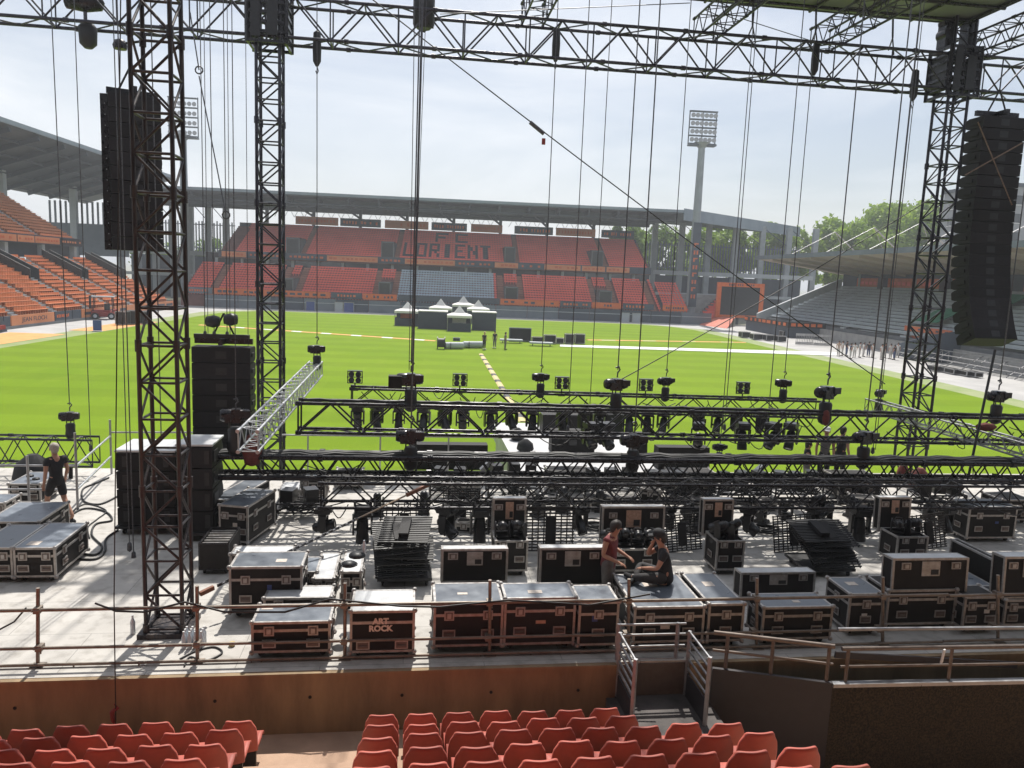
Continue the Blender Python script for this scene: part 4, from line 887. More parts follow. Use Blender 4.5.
# ================================================================ hoists and their chains
hb_ = MB(); hb_.lathe([(.0, -.27), (.09, -.27), (.11, -.23), (.115, -.02), (.10, .01), (.10, .18), (.085, .23), (.0, .24)], 14, (0, 0, 0), 'x'); hb_.box((0, 0, -.01), (.16, .22, .24)); hb_.box((.15, -.11, .03), (.18, .05, .12)); [hb_.lathe([(.102, .03+.03*k), (.112, .035+.03*k), (.102, .05+.03*k)], 14, (0, 0, 0), 'x') for k in range(5)]; hb_.box((-.14, -.10, -.04), (.10, .06, .16)); HB_ME = hb_.mesh('motor_body', [M['blackmetal']])
bg_ = MB(); bg_.lathe([(.10, 0), (.125, -.05), (.118, -.18), (.135, -.34), (.11, -.42), (.05, -.46)], 9, (0, 0, -.21)); bg_.bar((-.09, 0, -.08), (-.09, 0, -.23), .014, 5); bg_.bar((.09, 0, -.08), (.09, 0, -.23), .014, 5); BG_ME = bg_.mesh('chain_bag', [M['black']])
hk_ = MB(); hk_.path([(0, 0, .14), (0, 0, .24), (.05, 0, .30), (.02, 0, .37), (-.05, 0, .34)], .018, 6); HK_ME = hk_.mesh('hook', [M['chain']])
dh_ = MB(); dh_.path([(0, .05, -.13), (.01, .03, -.34), (.0, .0, -.55)], .014, 5); DH_ME = dh_.mesh('lower_chain', [M['chain']])
def hoist(label, x, y, z, ztop, s=1., cr=.013, twin=False, rz=0., group='chain hoists on the trusses', bag=True):
    t = sthing('chain_hoist', label, 'hoist', x, y, z, rz, group)
    o = link('motor_body', HB_ME, t); o.scale = (s, s, s)
    if bag: o = link('chain_bag', BG_ME, t); o.scale = (s, s, s*.95)
    o = link('hook', HK_ME, t); o.scale = (s, s, s); link('lower_chain', DH_ME, t).scale = (s, s, s)
    h = ztop-z; c = MB()
    c.bar((0, 0, .3*s), (random.uniform(-.05, .05), 0, h), cr, 5)
    if twin: c.bar((.05, .02, .2), (.10, .02, h), cr*.9, 4); c.bar((-.05, .02, .2), (-.11, .02, h), cr*.7, 4); c.bar((.02, .05, .2), (.19, .02, h), cr*.6, 4)
    part('chain', c, M['chain'], t); return t
def hpx(px, py, y): p = SY(px, py, y); return p.x, y, p.z
def H_(label, px, py, y, ztop, **k): x, y, z = hpx(px, py, y); return hoist(label, x, y, z, ztop, **k)
names = (('540', 377), )
for px, py, rz, what in ((541, 377, 0, 'left of the centre line ramp'), (666, 381, .3, 'between two four lamp lights'), (784, 383, -.5, 'near the right end of the rear truss'), (317, 349, .1, 'at the far end of the bare sloping truss'), (880, 393, .7, 'at the far end of the right aluminium truss'), (70, 416, .2, 'above the truss section left of the stage')):
    H_('small black chain hoist '+what, px, py, 22.0 if px not in (317, 880, 70) else (22.7 if px != 70 else 21.6), 16.5 if px != 70 else 14.5, rz=rz, s=.98)
for px, py, s, y, rz, lb, tw, cr in ((411, 379, 1.25, 18.5, .0, 'large black chain hoist with brown box, on the open ended truss left of centre', True, .017), (617, 384, 1.2, 18.5, .2, 'large black chain hoist on the open ended truss right of centre', False, .016), (827, 392, 1.35, 18.5, .4, 'large black chain hoist on the open ended truss at right, wider than its neighbours', False, .016), (998, 396, 1.2, 18.5, .1, 'black chain hoist with red bag near the right frame edge', False, .016),
                              (411, 436, 1.25, 17.1, 0, 'black chain hoist hanging on the middle truss left of centre', False, .018), (634, 440, 1.2, 17.1, .1, 'black chain hoist hanging on the middle truss right of centre', False, .016), (865, 437, 1.25, 17.1, .3, 'brownish chain hoist hanging on the middle truss at right', False, .016), (720, 447, .8, 21, 0, 'small chain hoist low behind the middle truss', False, .012)):
    H_(lb, px, py, y, 15.2, s=s, cr=cr, twin=tw, rz=rz)
M['darkred'] = mat('dull_dark_red_fabric', (.17, .035, .028), .8, col2=(.09, .02, .017), scale=14)
bx = SY(397, 381, 18.5); spart('hoist_controller', MB().b2((bx.x-.2, 18.3, bx.z-.16), (bx.x+.12, 18.6, bx.z+.14)), M['casewood'], 'small brown box strapped beside the large left hoist', 'box')
rb = SY(990, 427, 18.1); spart('motor_bag', MB().lathe([(.02, -.3), (.07, -.26), (.12, -.05), (.09, .18), (.03, .28)], 10, (rb.x-.1, rb.y, rb.z), 'x'), M['darkred'], 'red motor cover slung on the truss beside the right hoist', 'bag')
rb = SY(826, 418, 18.2); spart('motor_bag', MB().lathe([(.02, -.2), (.07, -.16), (.09, 0), (.07, .16), (.03, .2)], 10, rb, 'z'), M['darkred'], 'small red cover under the widest truss hoist', 'bag')
rb = SY(252, 450, 16.9); spart('motor_bag', MB().lathe([(.05, -.35), (.16, -.3), (.22, 0), (.13, .28), (.05, .36)], 12, rb, 'z'), M['darkred'], 'big red bag at the near end of the bare sloping truss', 'bag')
rb = SY(236, 415, 16.9); t = sthing('chain_hoist', 'dark brown hoist hanging over the near end of the bare sloping truss', 'hoist', rb.x, rb.y, rb.z, .2, 'chain hoists on the trusses'); link('motor_body', HB_ME, t).scale = (1.2,)*3; link('chain_bag', BG_ME, t).scale = (1.5, 1.5, 1.3); link('hook', HK_ME, t); part('chain', MB().bar((0, 0, .3), (0, 0, 11.5), .013, 4), M['chain'], t)
# chains whose hoists hang above the frame
for k, (px, py, y, zb, cr) in enumerate(((591, 384, 20, 3.4, .012), (570, 384, 19.5, 3.5, .013), (728, 384, 20.5, 3.4, .012), (771, 384, 20, 3.3, .013), (90, 430, 21.4, 2.4, .012), (129, 400, 15.5, 1.6, .012), (126, 430, 15.2, 1.9, .010), (205, 330, 19.6, 5.7, .012), (214, 320, 19.6, 5.7, .012), (227, 320, 19.6, 5.7, .012), (247, 200, 21, 5, .010), (161, 430, 18, 3.2, .014), (889, 300, 18.6, 3.2, .012))):
    p = SY(px, py, y); t = sthing('hanging_chain', f'thin steel chain hanging over the stage, {ORD[k]} of the loose drops listed from the centre outwards' if False else ['thin chain dropping left of the right of centre hoist', 'thin chain dropping between the centre line ramp and the right of centre hoist', 'thin chain dropping left of the floodlight mast foot at the rear truss', 'thin chain dropping in front of the big screen', 'thin chain beside the truss section left of the stage', 'cable drop just left of the rusty tower, reaching the stage floor', 'slimmer cable drop left of the rusty tower', 'left of three thin drops to the black speaker stack', 'middle of three thin drops to the black speaker stack', 'right of three thin drops to the black speaker stack', 'thin slanting drop just left of the slim rear tower', 'chain hanging inside the outline of the rusty tower', 'doubled thin chain left of the right tower'][k], 'chain', p.x, y, zb, 0, 'thin chains over the stage')
    c = MB(); c.bar((0, 0, 0), (0, 0, 15.4-zb), cr, 4)
    if k in (7, 9, 12): c.bar((.07, 0, 0), (.09, 0, 15.4-zb), cr*.8, 4)
    part('links', c, M['chain'], t); part('end_hook', MB().lathe([(.01, -.12), (.05, -.08), (.04, .05), (.01, .08)], 8), M['chain'], t)
# motors slung under and on the main truss
for px, py, lb in ((317, 52, 'slim chain motor hanging in the main truss just right of the left sleeve'), (556, 48, 'small chain motor hung below the main truss left of centre'), (914, 88, 'slim dark chain motor hanging in the main truss left of the right tower'), (815, 62, 'small shackle motor hung in the main truss under the right sling')):
    p = SY(px, py, 22.9); t = sthing('chain_motor', lb, 'hoist', p.x, p.y, p.z, 0, 'slim chain motors on the main truss')
    part('motor_body', MB().lathe([(.04, .55), (.10, .5), (.12, .1), (.11, -.25), (.04, -.38)], 10), M['black'], t); part('shackle', MB().path([(0, 0, -.38), (.04, 0, -.5), (0, 0, -.6), (-.03, 0, -.5)], .016, 6), M['chain'], t)
p = SY(85, 6, 22.9); t = sthing('chain_motor', 'bulky chain motor with round bag on the main truss at top left', 'hoist', p.x, p.y, p.z, 0); part('motor_body', MB().lathe([(0, -.5), (.2, -.46), (.26, 0), (.2, .4), (0, .5)], 12, (0, 0, .1), 'x'), M['blackmetal'], t); part('chain_bag', MB().lathe([(.16, 0), (.24, -.1), (.22, -.5), (.1, -.62)], 10, (.05, 0, -.45)), M['black'], t); part('hook', MB().bar((0, 0, 0), (0, 0, -.5), .05, 6), M['chain'], t)
p = SY(120, 44, 20.5); t = sthing('work_light', 'small domed work lamp hung left of the rusty tower', 'lamp', p.x, p.y, p.z); part('housing', MB().lathe([(.02, .12), (.12, .08), (.17, -.04), (.15, -.12)], 12, (0, 0, 0), 'z'), M['blackmetal'], t); part('bracket', MB().bar((0, 0, 0), (.5, 0, .1), .03, 6), M['blackmetal'], t)
p = SY(424, 10, 22.9); t = sthing('cable_basket', 'rough cable basket hung on top of the main truss left of centre', 'basket', p.x, p.y, p.z); part('basket', MB().lathe([(.2, -.5), (.3, -.4), (.3, .5)], 10), M['black'], t); rgx = random.Random(2); cb = MB(); [cb.path([(.27*math.cos(a+k), .27*math.sin(a+k), -.4+.2*k+.1*math.sin(3*a)) for a in np.arange(0, 6.4, .5)], .03, 5) for k in range(5)]; part('cable_coils', cb, M['cable'], t)
def cable(name, label, cat, pts, r, m, n=40, sag=0, grp=None):
    pts = [Vector(p) for p in pts]; out = []
    for i in range(len(pts)-1):
        for k in range(n): f = k/n; q = pts[i].lerp(pts[i+1], f); q.z -= sag*4*f*(1-f); out.append(q)
    out.append(pts[-1]); return spart(name, MB().path(out, r, 5), m, label, cat, None, grp)
M['straptan'] = mat('faded_tan_strap', (.22, .15, .11), .8, col2=(.12, .08, .06), scale=20)
cable('guy_cable', 'long dark guy cable slanting from top left of centre down to the right rear truss', 'cable', [SY(368, -4, 21.0), SY(885, 384, 21.6)], .017, M['cable'], sag=.12)
cable('guy_cable', 'dark guy cable slanting from the right of centre hoist up to the right speaker array', 'cable', [SY(620, 380, 18.6), SY(935, 196, 20.6)], .013, M['cable'], sag=.1)
t = sthing('cable_clamp', 'steel clamp with a small red tag on the long slanting guy cable', 'clamp', *SY(537, 128, 21.2)); part('body', MB().bar((-.2, 0, .14), (.2, 0, -.14), .055, 8), M['chain'], t); part('red_tag', MB().b2((.15, -.03, -.42), (.24, .03, -.26)), M['red'], t)
cable('ratchet_strap', 'tan strap tied across the right speaker array', 'strap', [SY(965, 175, 19.9), SY(1022, 143, 20.2)], .02, M['straptan'])
cable('array_tether', 'pale thin tether slanting across the right speaker array', 'cable', [SY(978, 122, 19.9), SY(1012, 205, 19.9)], .018, M['straptan'])
cable('array_cable', 'thick black cable slanting down from the right array to the stage', 'cable', [SY(995, 350, 18.4), SY(968, 478, 17.6)], .035, M['cable'])
cable('top_guy', 'thin wire running level above the main truss', 'cable', [SY(440, 14, 22.0), SY(690, 3, 21.2)], .012, M['chain'])
cable('top_guy', 'thin wire from the canopy falling to the left of the right sling', 'cable', [SY(740, 18, 22.0), SY(815, 42, 21.8)], .012, M['chain'])
M['rust'] = mat('rusty_orange_ratchet', (.26, .10, .05), .6, col2=(.16, .06, .035), scale=30)
t0 = (SY(200, 594, 12.5), SY(432, 483, 16.2)); t = sthing('tension_chain', 'chain with orange ratchet slanting from the rusty tower foot up to the lowest truss', 'chain', 0, 0, 0)
d = t0[1]-t0[0]; cm = MB(); nl = 70
for k in range(4, 44):
    a_ = t0[0]+d*(k/nl); b_ = t0[0]+d*((k+1.25)/nl); cm.beam(a_, b_, .05 if k % 2 else .018, .018 if k % 2 else .05)
part('links', cm, M['chain'], t); part('strap', MB().beam(t0[0]+d*.60, t0[1], .035, .02), M['rope'], t); part('ratchet', MB().beam(t0[0]+d*.86, t0[0]+d*.98, .06, .07), M['rust'], t); part('ratchet', MB().beam(t0[0], t0[0]+d*.045, .06, .07), M['rust'], t)
for (p_, q_, lb) in (((190, 12, 21), (199, 70, 21), 'short wire with two rings right of the rusty tower top'), ((199, 76, 21), (226, 215, 20.3), 'long wire slanting down from the two rings right of the rusty tower')):
    t = sthing('ring_wire', lb, 'cable', 0, 0, 0); a_, b_ = SY(*p_), SY(*q_); part('wire', MB().bar(a_, b_, .016, 5), M['chain'], t); part('ring', MB().path([b_+Vector((.09*math.sin(k), 0, .09*math.cos(k))) for k in np.arange(0, 6.6, .6)], .02, 5), M['chain'], t)

# ================================================================ speaker arrays 
def array(label, x, y, ztop, n, bw, bd, bh, splay, lean=0., rz=0., group=None):
    t = sthing('speaker_array', label, 'speakers', x, y, ztop, rz, group); z = 0.; yy = 0.; ang = lean
    f = MB(); f.beam((-.5*bw, 0, .12), (.5*bw, 0, .12), .1, .14); f.beam((0, -bd*.6, .12), (0, bd*.6, .12), .1, .14); f.bar((-.3, 0, .15), (0, 0, .8), .025, 6); f.bar((.3, 0, .15), (0, 0, .8), .025, 6); part('flying_frame', f, M['blackmetal'], t)
    for k in range(n):
        a = ang-splay*max(0, k-n*.35)**1.5; h = bh-.02
        m_ = MB(); Rm = Matrix.Rotation(a, 3, 'X'); c = Vector((0, yy, z))+Rm@Vector((0, 0, -bh/2))
        pr = [(-bd/2, -h/2), (-bd/2, h/2), (bd*.32, h/2), (bd/2, h*.34), (bd/2, -h*.34), (bd*.32, -h/2)]
        vs = []
        for sx in (-bw/2, bw/2): vs += [c+Rm@Vector((sx, y_, z_)) for y_, z_ in pr]
        m_.add(vs, [(0, 1, 2, 3, 4, 5), (11, 10, 9, 8, 7, 6)]+[(i, 6+i, 6+(i+1) % 6, (i+1) % 6) for i in range(6)])
        g = m_
        for sx in (-1, 1): g.add([c+Rm@Vector(v) for v in ((sx*(bw/2+.004), -bd*.3, -.05), (sx*(bw/2+.03), -bd*.3, -.05), (sx*(bw/2+.03), bd*.1, -.05), (sx*(bw/2+.004), bd*.1, -.05), (sx*(bw/2+.004), -bd*.3, .05), (sx*(bw/2+.03), -bd*.3, .05), (sx*(bw/2+.03), bd*.1, .05), (sx*(bw/2+.004), bd*.1, .05))], [(0, 3, 2, 1), (4, 5, 6, 7), (0, 1, 5, 4), (1, 2, 6, 5), (2, 3, 7, 6), (3, 0, 4, 7)])
        for sx in (-.36, .36): g.add([c+Rm@Vector((sx*bw+dx, -bd/2-.012, dz)) for dx, dz in ((-.05, -h*.3), (.05, -h*.3), (.05, h*.3), (-.05, h*.3))], [(0, 1, 2, 3)])
        g.add([c+Rm@Vector((dx, -bd/2-.010, dz)) for dx, dz in ((-.13, -.09), (.13, -.09), (.13, .09), (-.13, .09))], [(0, 1, 2, 3)], 1)
        part('cabinet', m_, [M['cabinet'], M['black']], t)
        e = c+Rm@Vector((0, 0, -bh/2)); yy, z = e.y, e.z
    return t
pr = SY(963, 112, 20.6); pr2 = SY(1008, 345, 20.6)
array('tall curved black speaker array hanging beside the right tower', pr.x+1.28, 20.9, pr.z-.05, 20, 1.32, .74, (pr.z-pr2.z)/20*1.0, .0105, .0, .0)
pl_ = SY(101, 94, 20.0); pl2 = SY(135, 251, 20.0)
array('black speaker array hanging left of the rusty tower', pl_.x+.60, 20.3, pl_.z, 11, 1.12, .95, (pl_.z-pl2.z)/11, .0, 0, .42)
t = sthing('array_cable_rail', 'perforated grey steel strip hanging at the left array edge', 'strip', pl_.x+.05, 19.78, pl2.z); part('strip', MB().b2((0, 0, 0), (.16, .06, 3.6)), M['blackmetal'], t); part('hole_row', MB().add(*(lambda q: (q[0], q[1]))(([v for k in range(14) for v in ((.095, -.006, .12+k*.25), (.115, -.006, .12+k*.25), (.115, -.006, .14+k*.25), (.095, -.006, .14+k*.25))], [(4*k, 4*k+1, 4*k+2, 4*k+3) for k in range(14)]))), M['lightgrey'], t)
a1 = SY(192, 344, 19.5); a2 = SY(250, 344, 19.5)
array('stubby black speaker array hanging behind the rusty tower, just above the stage', (a1.x+a2.x)/2, 19.8, a1.z-.05, 7, 1.38, .66, .40, 0)
t = sthing('rigging_bar', 'black rigging bar with two round motors above the stubby speaker array', 'rigging bar', (a1.x+a2.x)/2, 19.6, a1.z+.2)
part('bar', MB().beam((-.65, 0, 0), (.65, 0, 0), .12, .1), M['black'], t)
for sx, lz in ((-.2, .36), (.22, .42)): part('motor', MB().lathe([(0, -.18), (.12, -.16), (.16, 0), (.12, .14), (0, .16)], 10, (sx, 0, lz), 'x'), M['black'], t)
# stacked cabinets on dollies left of centre
def cabstack(label, px0, px1, ytop, ybot, y, n, dep, lid=True):
    p0, p1 = SY(px0, ybot, y), SY(px1, ybot, y); zt = SY(px0, ytop, y).z; w = p1.x-p0.x
    t = sthing('speaker_stack', label, 'speakers', p0.x, y, DECK); h = (zt-DECK-.22)/n
    for k in range(n):
        g = MB().xprism([(0, .22+k*h), (0, .22+(k+1)*h-.03), (dep*.9, .22+(k+1)*h-.03), (dep, .22+(k+.5)*h), (dep*.9, .22+k*h)], 0, w)
        [g.b2((w*f-.05, -.02, .22+k*h+.08), (w*f+.05, -.004, .22+(k+1)*h-.1), 1) for f in (.15, .85)]; [g.b2((-.02, .1, .22+k*h+.08), (-.004, .3, .22+(k+1)*h-.1), 1)]; [g.b2((w+.004, .1, .22+k*h+.1), (w+.02, .42, .22+(k+1)*h-.12), 1)]
        part('cabinet', g, [M['cabinet'], M['black']], t)
    part('dolly', MB().b2((-.04, -.04, .14), (w+.04, dep+.04, .2)), M['black'], t)
    if lid: part('lid', MB().b2((-.02, -.03, zt-DECK+.003), (w+.02, dep+.02, zt-DECK+.04)), M['casetopwhite'], t)
    for x in (.1, w-.1):
        for yy in (.1, dep-.1): part('castor', MB().lathe([(.06, -.03), (.07, 0), (.06, .03)], 10, (x, yy, .07), 'x'), M['rubber'], t)
cabstack('tall stack of black speaker cabinets with a pale lid behind the rusty tower', 118, 176, 452, 530, 16.85, 4, 1.1)
cabstack('stack of black speaker cabinets right of the rusty tower, its side in shadow', 178, 213, 446, 520, 16.4, 4, .95)
# ================================================================ unseen covered stand behind the camera, added to shade the foreground
ns = sthing('unseen_shade_grandstand', 'unseen covered grandstand behind the camera, added to shade the wall and cases', 'grandstand', 0, 0, 0)
pts = [(5.2, -.3)]
for i in range(7, 29): pts += [(9.6-.80*i+.42, .8+.365*i-.02), (9.6-.80*i+.42-.80, .8+.365*i-.02)]
pts += [(pts[-1][0], -.3)]; pts[0] = (pts[1][0], -.3)
part('terrace', MB().xprism(pts, -30, 30), M['terrace'], ns)
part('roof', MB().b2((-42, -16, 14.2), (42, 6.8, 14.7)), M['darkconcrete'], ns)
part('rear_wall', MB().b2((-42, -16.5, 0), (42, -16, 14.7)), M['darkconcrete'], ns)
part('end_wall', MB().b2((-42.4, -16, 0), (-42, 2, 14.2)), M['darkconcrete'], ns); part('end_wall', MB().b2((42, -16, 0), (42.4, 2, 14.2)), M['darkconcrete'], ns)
# ================================================================ flight cases
M['latchdish'] = mat('latch_dish', (.17, .135, .12), .5, .4)
lt = MB(); lt.b2((-.075, -.016, -.075), (.075, .0, .075)); lt.b2((-.055, -.022, -.055), (.055, -.015, .055), 1); lt.b2((-.03, -.035, -.04), (.03, -.02, .04)); LATCH = lt.mesh('latch', [M['casetrim'], M['latchdish']])
hd = MB(); hd.b2((-.10, -.014, -.065), (.10, 0, .065)); hd.b2((-.08, -.02, -.045), (.08, -.013, .045), 1); hd.bar((-.06, -.034, .0), (.06, -.034, .0), .012, 6, 1); HANDLE = hd.mesh('handle', [M['casetrim'], M['latchdish']])
cs = MB(); cs.lathe([(.035, -.022), (.05, -.018), (.05, .018), (.035, .022)], 12, (0, 0, .05), 'x'); cs.b2((-.03, -.02, .06), (.03, .02, .11)); CASTOR = cs.mesh('castor', [M['rubber']])
def trim(mb, a, b, w=.032, mi=0):
    """aluminium edging along the twelve edges of a box"""
    (x0, y0, z0), (x1, y1, z1) = a, b; e = .006; w = min(w, (x1-x0)/3)
    for x, sx in ((x0, 1), (x1, -1)):
        for y, sy in ((y0, 1), (y1, -1)): mb.b2((x-e*sx, y-e*sy, z0-e), (x+w*sx, y+w*sy, z1+e), mi)
    for z, sz in ((z0, 1), (z1, -1)):
        for x, sx in ((x0, 1), (x1, -1)): mb.b2((x-e*sx*.9, y0+w, z-e*sz*.9), (x+w*sx, y1-w, z+w*sz), mi)
        for y, sy in ((y0, 1), (y1, -1)): mb.b2((x0+w, y-e*sy*.9, z-e*sz*.9), (x1-w, y+w*sy, z+w*sz), mi)
def case(label, x, y, z, w, d, h, top='casetop', seam=.72, front=2, group='flight cases on the stage', castors=True, rz=0., name='flight_case', latches=True, panel=None, sticker=True):
    """x, y = near left bottom corner in the stage frame"""
    t = sthing(name, label, 'flight case', x, y, z, rz, group); c = .11 if castors else 0.; hs = c+(h-c)*seam
    part('body', MB().b2((.004, .004, c), (w-.004, d-.004, hs-.006)), M['casewood'], t)
    lid = part('lid', MB().b2((.004, .004, hs+.006), (w-.004, d-.004, h-.004)), M['casewood'], t)
    part('lid_panel', MB().b2((.03, .03, h-.004), (w-.03, d-.03, h+.002)), M[top], lid)
    e = MB(); trim(e, (0, 0, c), (w, d, h)); e.b2((-.005, -.005, hs-.022), (w+.005, 0.002, hs+.022)); e.b2((-.005, -.002, hs-.022), (.002, d, hs+.022)); e.b2((w-.002, -.002, hs-.022), (w+.005, d, hs+.022))
    for xx in (0, w):
        for yy in (0, d):
            for zz in (c, h): e.lathe([(.0, -.035), (.03, -.03), (.042, 0), (.03, .03), (.0, .035)], 8, (xx, yy, zz))
    part('edge_trim', e, M['casetrim'], t)
    if latches:
        xs = [w*(k+.5)/front for k in range(front)] if front > 1 else [w/2]
        if front == 2: xs = [w*.22, w*.78]
        for xx in xs: link('latch', LATCH, t, (xx, -.006, hs)); link('handle', HANDLE, t, (xx, -.006, c+(hs-c)*.42)) if h > .5 else None
        for yy in ((d*.5,) if d < 1 else (d*.25, d*.75)):
            for s, xx in ((-1, 0.), (1, w)): link('handle', HANDLE, t, (xx+.006*s, yy, c+(hs-c)*.45), (0, 0, s*PI/2)); link('latch', LATCH, t, (xx+.006*s, yy, hs), (0, 0, s*PI/2))
    if castors:
        for xx in (.12, w-.12):
            for yy in (.12, d-.12): link('castor', CASTOR, t, (xx, yy, 0), (0, 0, random.uniform(0, 6)))
    if sticker and random.random() < .55 and w > .5: q = random.uniform(.3, .6); zq = c+(hs-c)*random.uniform(.45, .8); part('front_sticker', MB().b2((w*q, -.004, zq), (w*q+random.uniform(.07, .16), .0, zq+random.uniform(.05, .1))), M[random.choice(('label', 'labeltan', 'white', 'blue'))], t)
    if panel: part('paper_label', MB().b2((w*panel[0], d*panel[1], h+.003), (w*panel[2], d*panel[3], h+.006)), M['label'], lid)
    return t, (w, d, h, c, hs)
def pcase(label, xl, xr, yb, yt, yk, **k):
    z = DECK+.11; a, b = SZ(xl, yb, z), SZ(xr, yb, z); y = (a.y+b.y)/2; xm = (xl+xr)/2
    zt = SY(xm, yt, y).z; dep = SZ(xm, yk, zt).y-y; k2 = dict(k); dep = k2.pop('dep', dep)

    return case(label, a.x, y, DECK, b.x-a.x, dep, zt-DECK, **k2)
def lid_up(label, xl, xr, yb, yt, y, th=.22, tan=False, lean=.06, name='loose_cover'):
    a, b = SY(xl, yb, y), SY(xr, yb, y); h = SY((xl+xr)/2, yt, y).z-a.z; w = b.x-a.x
    t = sthing(name, label, 'case lid', a.x, y, min(a.z, b.z), 0, 'upright case lids'); t.rotation_euler = (-lean, 0, A)
    part('panel', MB().b2((.004, .004, 0.004), (w-.004, th-.004, h-.004)), M['casewood'], t); e = MB(); trim(e, (0, 0, 0), (w, th, h)); part('edge_trim', e, M['casetrim'], t)
    part('top_face', MB().b2((.03, .02, h-.002), (w-.03, th-.02, h+.004)), M['casetopwhite'], t)
    for f in (.17, .83): link('latch', LATCH, t, (w*f, -.006, h*.80)).scale = (1.15, 1, .8)
    part('dish', MB().b2((w*.38, -.012, h*.52), (w*.62, -.004, h*.92)), M['casetrim' if not tan else 'labeltan'], t); part('tag', MB().b2((w*.5, -.018, h*.56), (w*.6, -.0121, h*.70)), M['rubber'], t)
    return t, w, h
pcase('grey topped flight case at the left frame edge, second of the front pair', 15, 56, 577, 548, 523, panel=(.2, .1, .5, .25))
pcase('grey topped flight case cut by the left frame edge, first of the front pair', -26, 13, 577, 548, 525)
pcase('low flight case behind the front pair at the left frame edge', -14, 40, 548, 522, 502)
pcase('flight case with small clutter on its lid beside the walking man', 9, 41, 502, 484, 472)
pcase('small flight case at the left frame edge behind the low one', -20, 6, 522, 503, 494)
def rcase(label, fl, fr, ytop, br, **k):
    a, b = SZ(*fl, DECK+.11), SZ(*fr, DECK+.11); zt = SY(fr[0], ytop, b.y).z; c = SZ(*br, zt); u = b-a; w = math.hypot(u.x, u.y); rz = math.atan2(u.y, u.x); n_ = Vector((-u.y, u.x))/w; d = max(.5, (Vector((c.x, c.y))-Vector((b.x, b.y))).dot(n_))
    return case(label, a.x, a.y, DECK, w, d, zt-DECK, rz=rz, **k)
rcase('tall dark flight case standing clear of the others on the left half of the stage', (219.5, 540.5), (248, 543), 507, (274, 490))
rcase('tall flight case half hidden behind the tall dark one on the left', (209.5, 529), (233, 531), 501, (246, 478))
pcase('wide flight case with a bluish lid crossed by the tension chain', 230, 302, 612, 567, 552, panel=(.6, .3, .75, .5))
pcase('pale lidded flight case just behind the one crossed by the chain', 231, 292, 588, 554, 546, top='casetopwhite')
pcase('narrow white topped flight case lying right of the chain crossed one', 313, 334, 600, 579, 553, top='casetopwhite')
pcase('dark low case between the chain crossed case and the narrow white one', 300, 317, 594, 572, 557)
DK, _ = pcase('narrow case used as a desk with gear on its pale top', 341, 361, 606, 572, 552, top='casetopwhite')
pcase('white lidded case behind the wide silver lidded one at the guard rail', 264, 331, 620, 598, 586, top='casetopwhite')
pcase('wide silver lidded flight case at the guard rail, left of the lettered one', 252, 330, 652, 622, 604, top='casetop', panel=(.05, .7, .2, .8))
AC, dims = pcase('flight case with white band lettering on its front, at the guard rail', 350, 414, 652, 611, 590, top='casetopwhite', latches=False, sticker=False)
w, d, h, c, hs = dims
LT = mat('white_stencil_paint', (.78, .72, .66), .7, col2=(.6, .52, .45), scale=30)
for s, z in (('ART', .75), ('ROCK', .575)):
    text(s, .125, LT, AC, (w*.47, -.006, c+(h-c)*z), (PI/2, 0, 0), .003, off=.006)
for xx in (w*.2, w*.8): link('handle', HANDLE, AC, (xx, -.006, c+(h-c)*.18))
pcase('big dark lidded trunk right of the lettered case at the guard rail', 433, 502, 646, 603, 583, panel=(.35, .4, .5, .5))
lid_up('upright brown lid behind the big dark trunk right of the lettered case', 441, 507, 582, 549, 12.75)
pcase('big flight case at the middle of the guard rail, second right of the lettered one', 503, 574, 644, 598, 583, panel=(.35, .3, .55, .5))
lid_up('upright brown lid at the middle of the guard rail, nearest the standing woman', 539, 604, 585, 548, 12.75)
pcase('narrow flight case between the middle guard rail case and the gangway', 577, 617, 645, 602, 585, top='casetop', front=1)
SEATC, sd2 = pcase('blue grey topped flight case the man in the cap sits on', 632, 703, 642, 607, 574, panel=(.35, .6, .55, .72))
pcase('blue grey topped flight case just right of the one the man sits on', 706, 742, 641, 604, 573, front=1, panel=(.35, .55, .65, .7))
pcase('flight case at the guard rail with a lid behind, right of the blue topped pair', 760, 831, 639, 607, 593, panel=(.5, .3, .6, .45))
lid_up('upright brown lid behind the guard rail case right of the blue topped pair', 740, 814, 597, 572, 12.9, .3)
pcase('flight case with a pale blue lid between two guard rail posts on the right', 846, 881, 630, 594, 577, front=1, panel=(.3, .5, .6, .7))
pcase('dark flight case carrying a big upright lid on the right', 884, 954, 624, 590, 575, top='casewood')
lid_up('big upright brown lid standing on the dark case on the right', 891, 966, 594, 558, SZ(918, 624, DECK+.11).y+.03, .3)
pcase('dark flight case right of the one with the big lid', 961, 996, 628, 597, 585, top='casewood')
t = sthing('loose_cover', 'tall slab shaped case lid seen edge on, running back on the right', 'case lid', *(lambda p: (p.x, p.y, SY(1000, 589, 12.7).z))(SY(1000, 589, 12.7))); part('panel', MB().b2((-.12, 0, 0), (.0, 1.25, .54)), M['casewood'], t); e = MB(); trim(e, (-.14, -.01, -.01), (.02, 1.27, .55)); part('edge_trim', e, M['casetrim'], t)
pcase('case under the tall slab lid, mostly hidden behind the rails', 966, 999, 608, 590, 560)
pcase('flight case cut by the right frame edge at the guard rail', 1002, 1040, 625, 600, 585, top='casewood')
lid_up('brown lid cut by the right frame edge', 1002, 1050, 598, 557, SZ(1015, 625, DECK+.11).y+.05, .3)
pcase('dark flight case standing alone at the right edge below the trusses', 966, 1014, 538, 507, 499)
pcase('low open flight case with a lamp on it behind the leaning lattice', 810, 838, 548, 531, 524, top='casewood')
pcase('dark flight case under the left half of the lowest truss', 300, 326, 499, 477, 470)
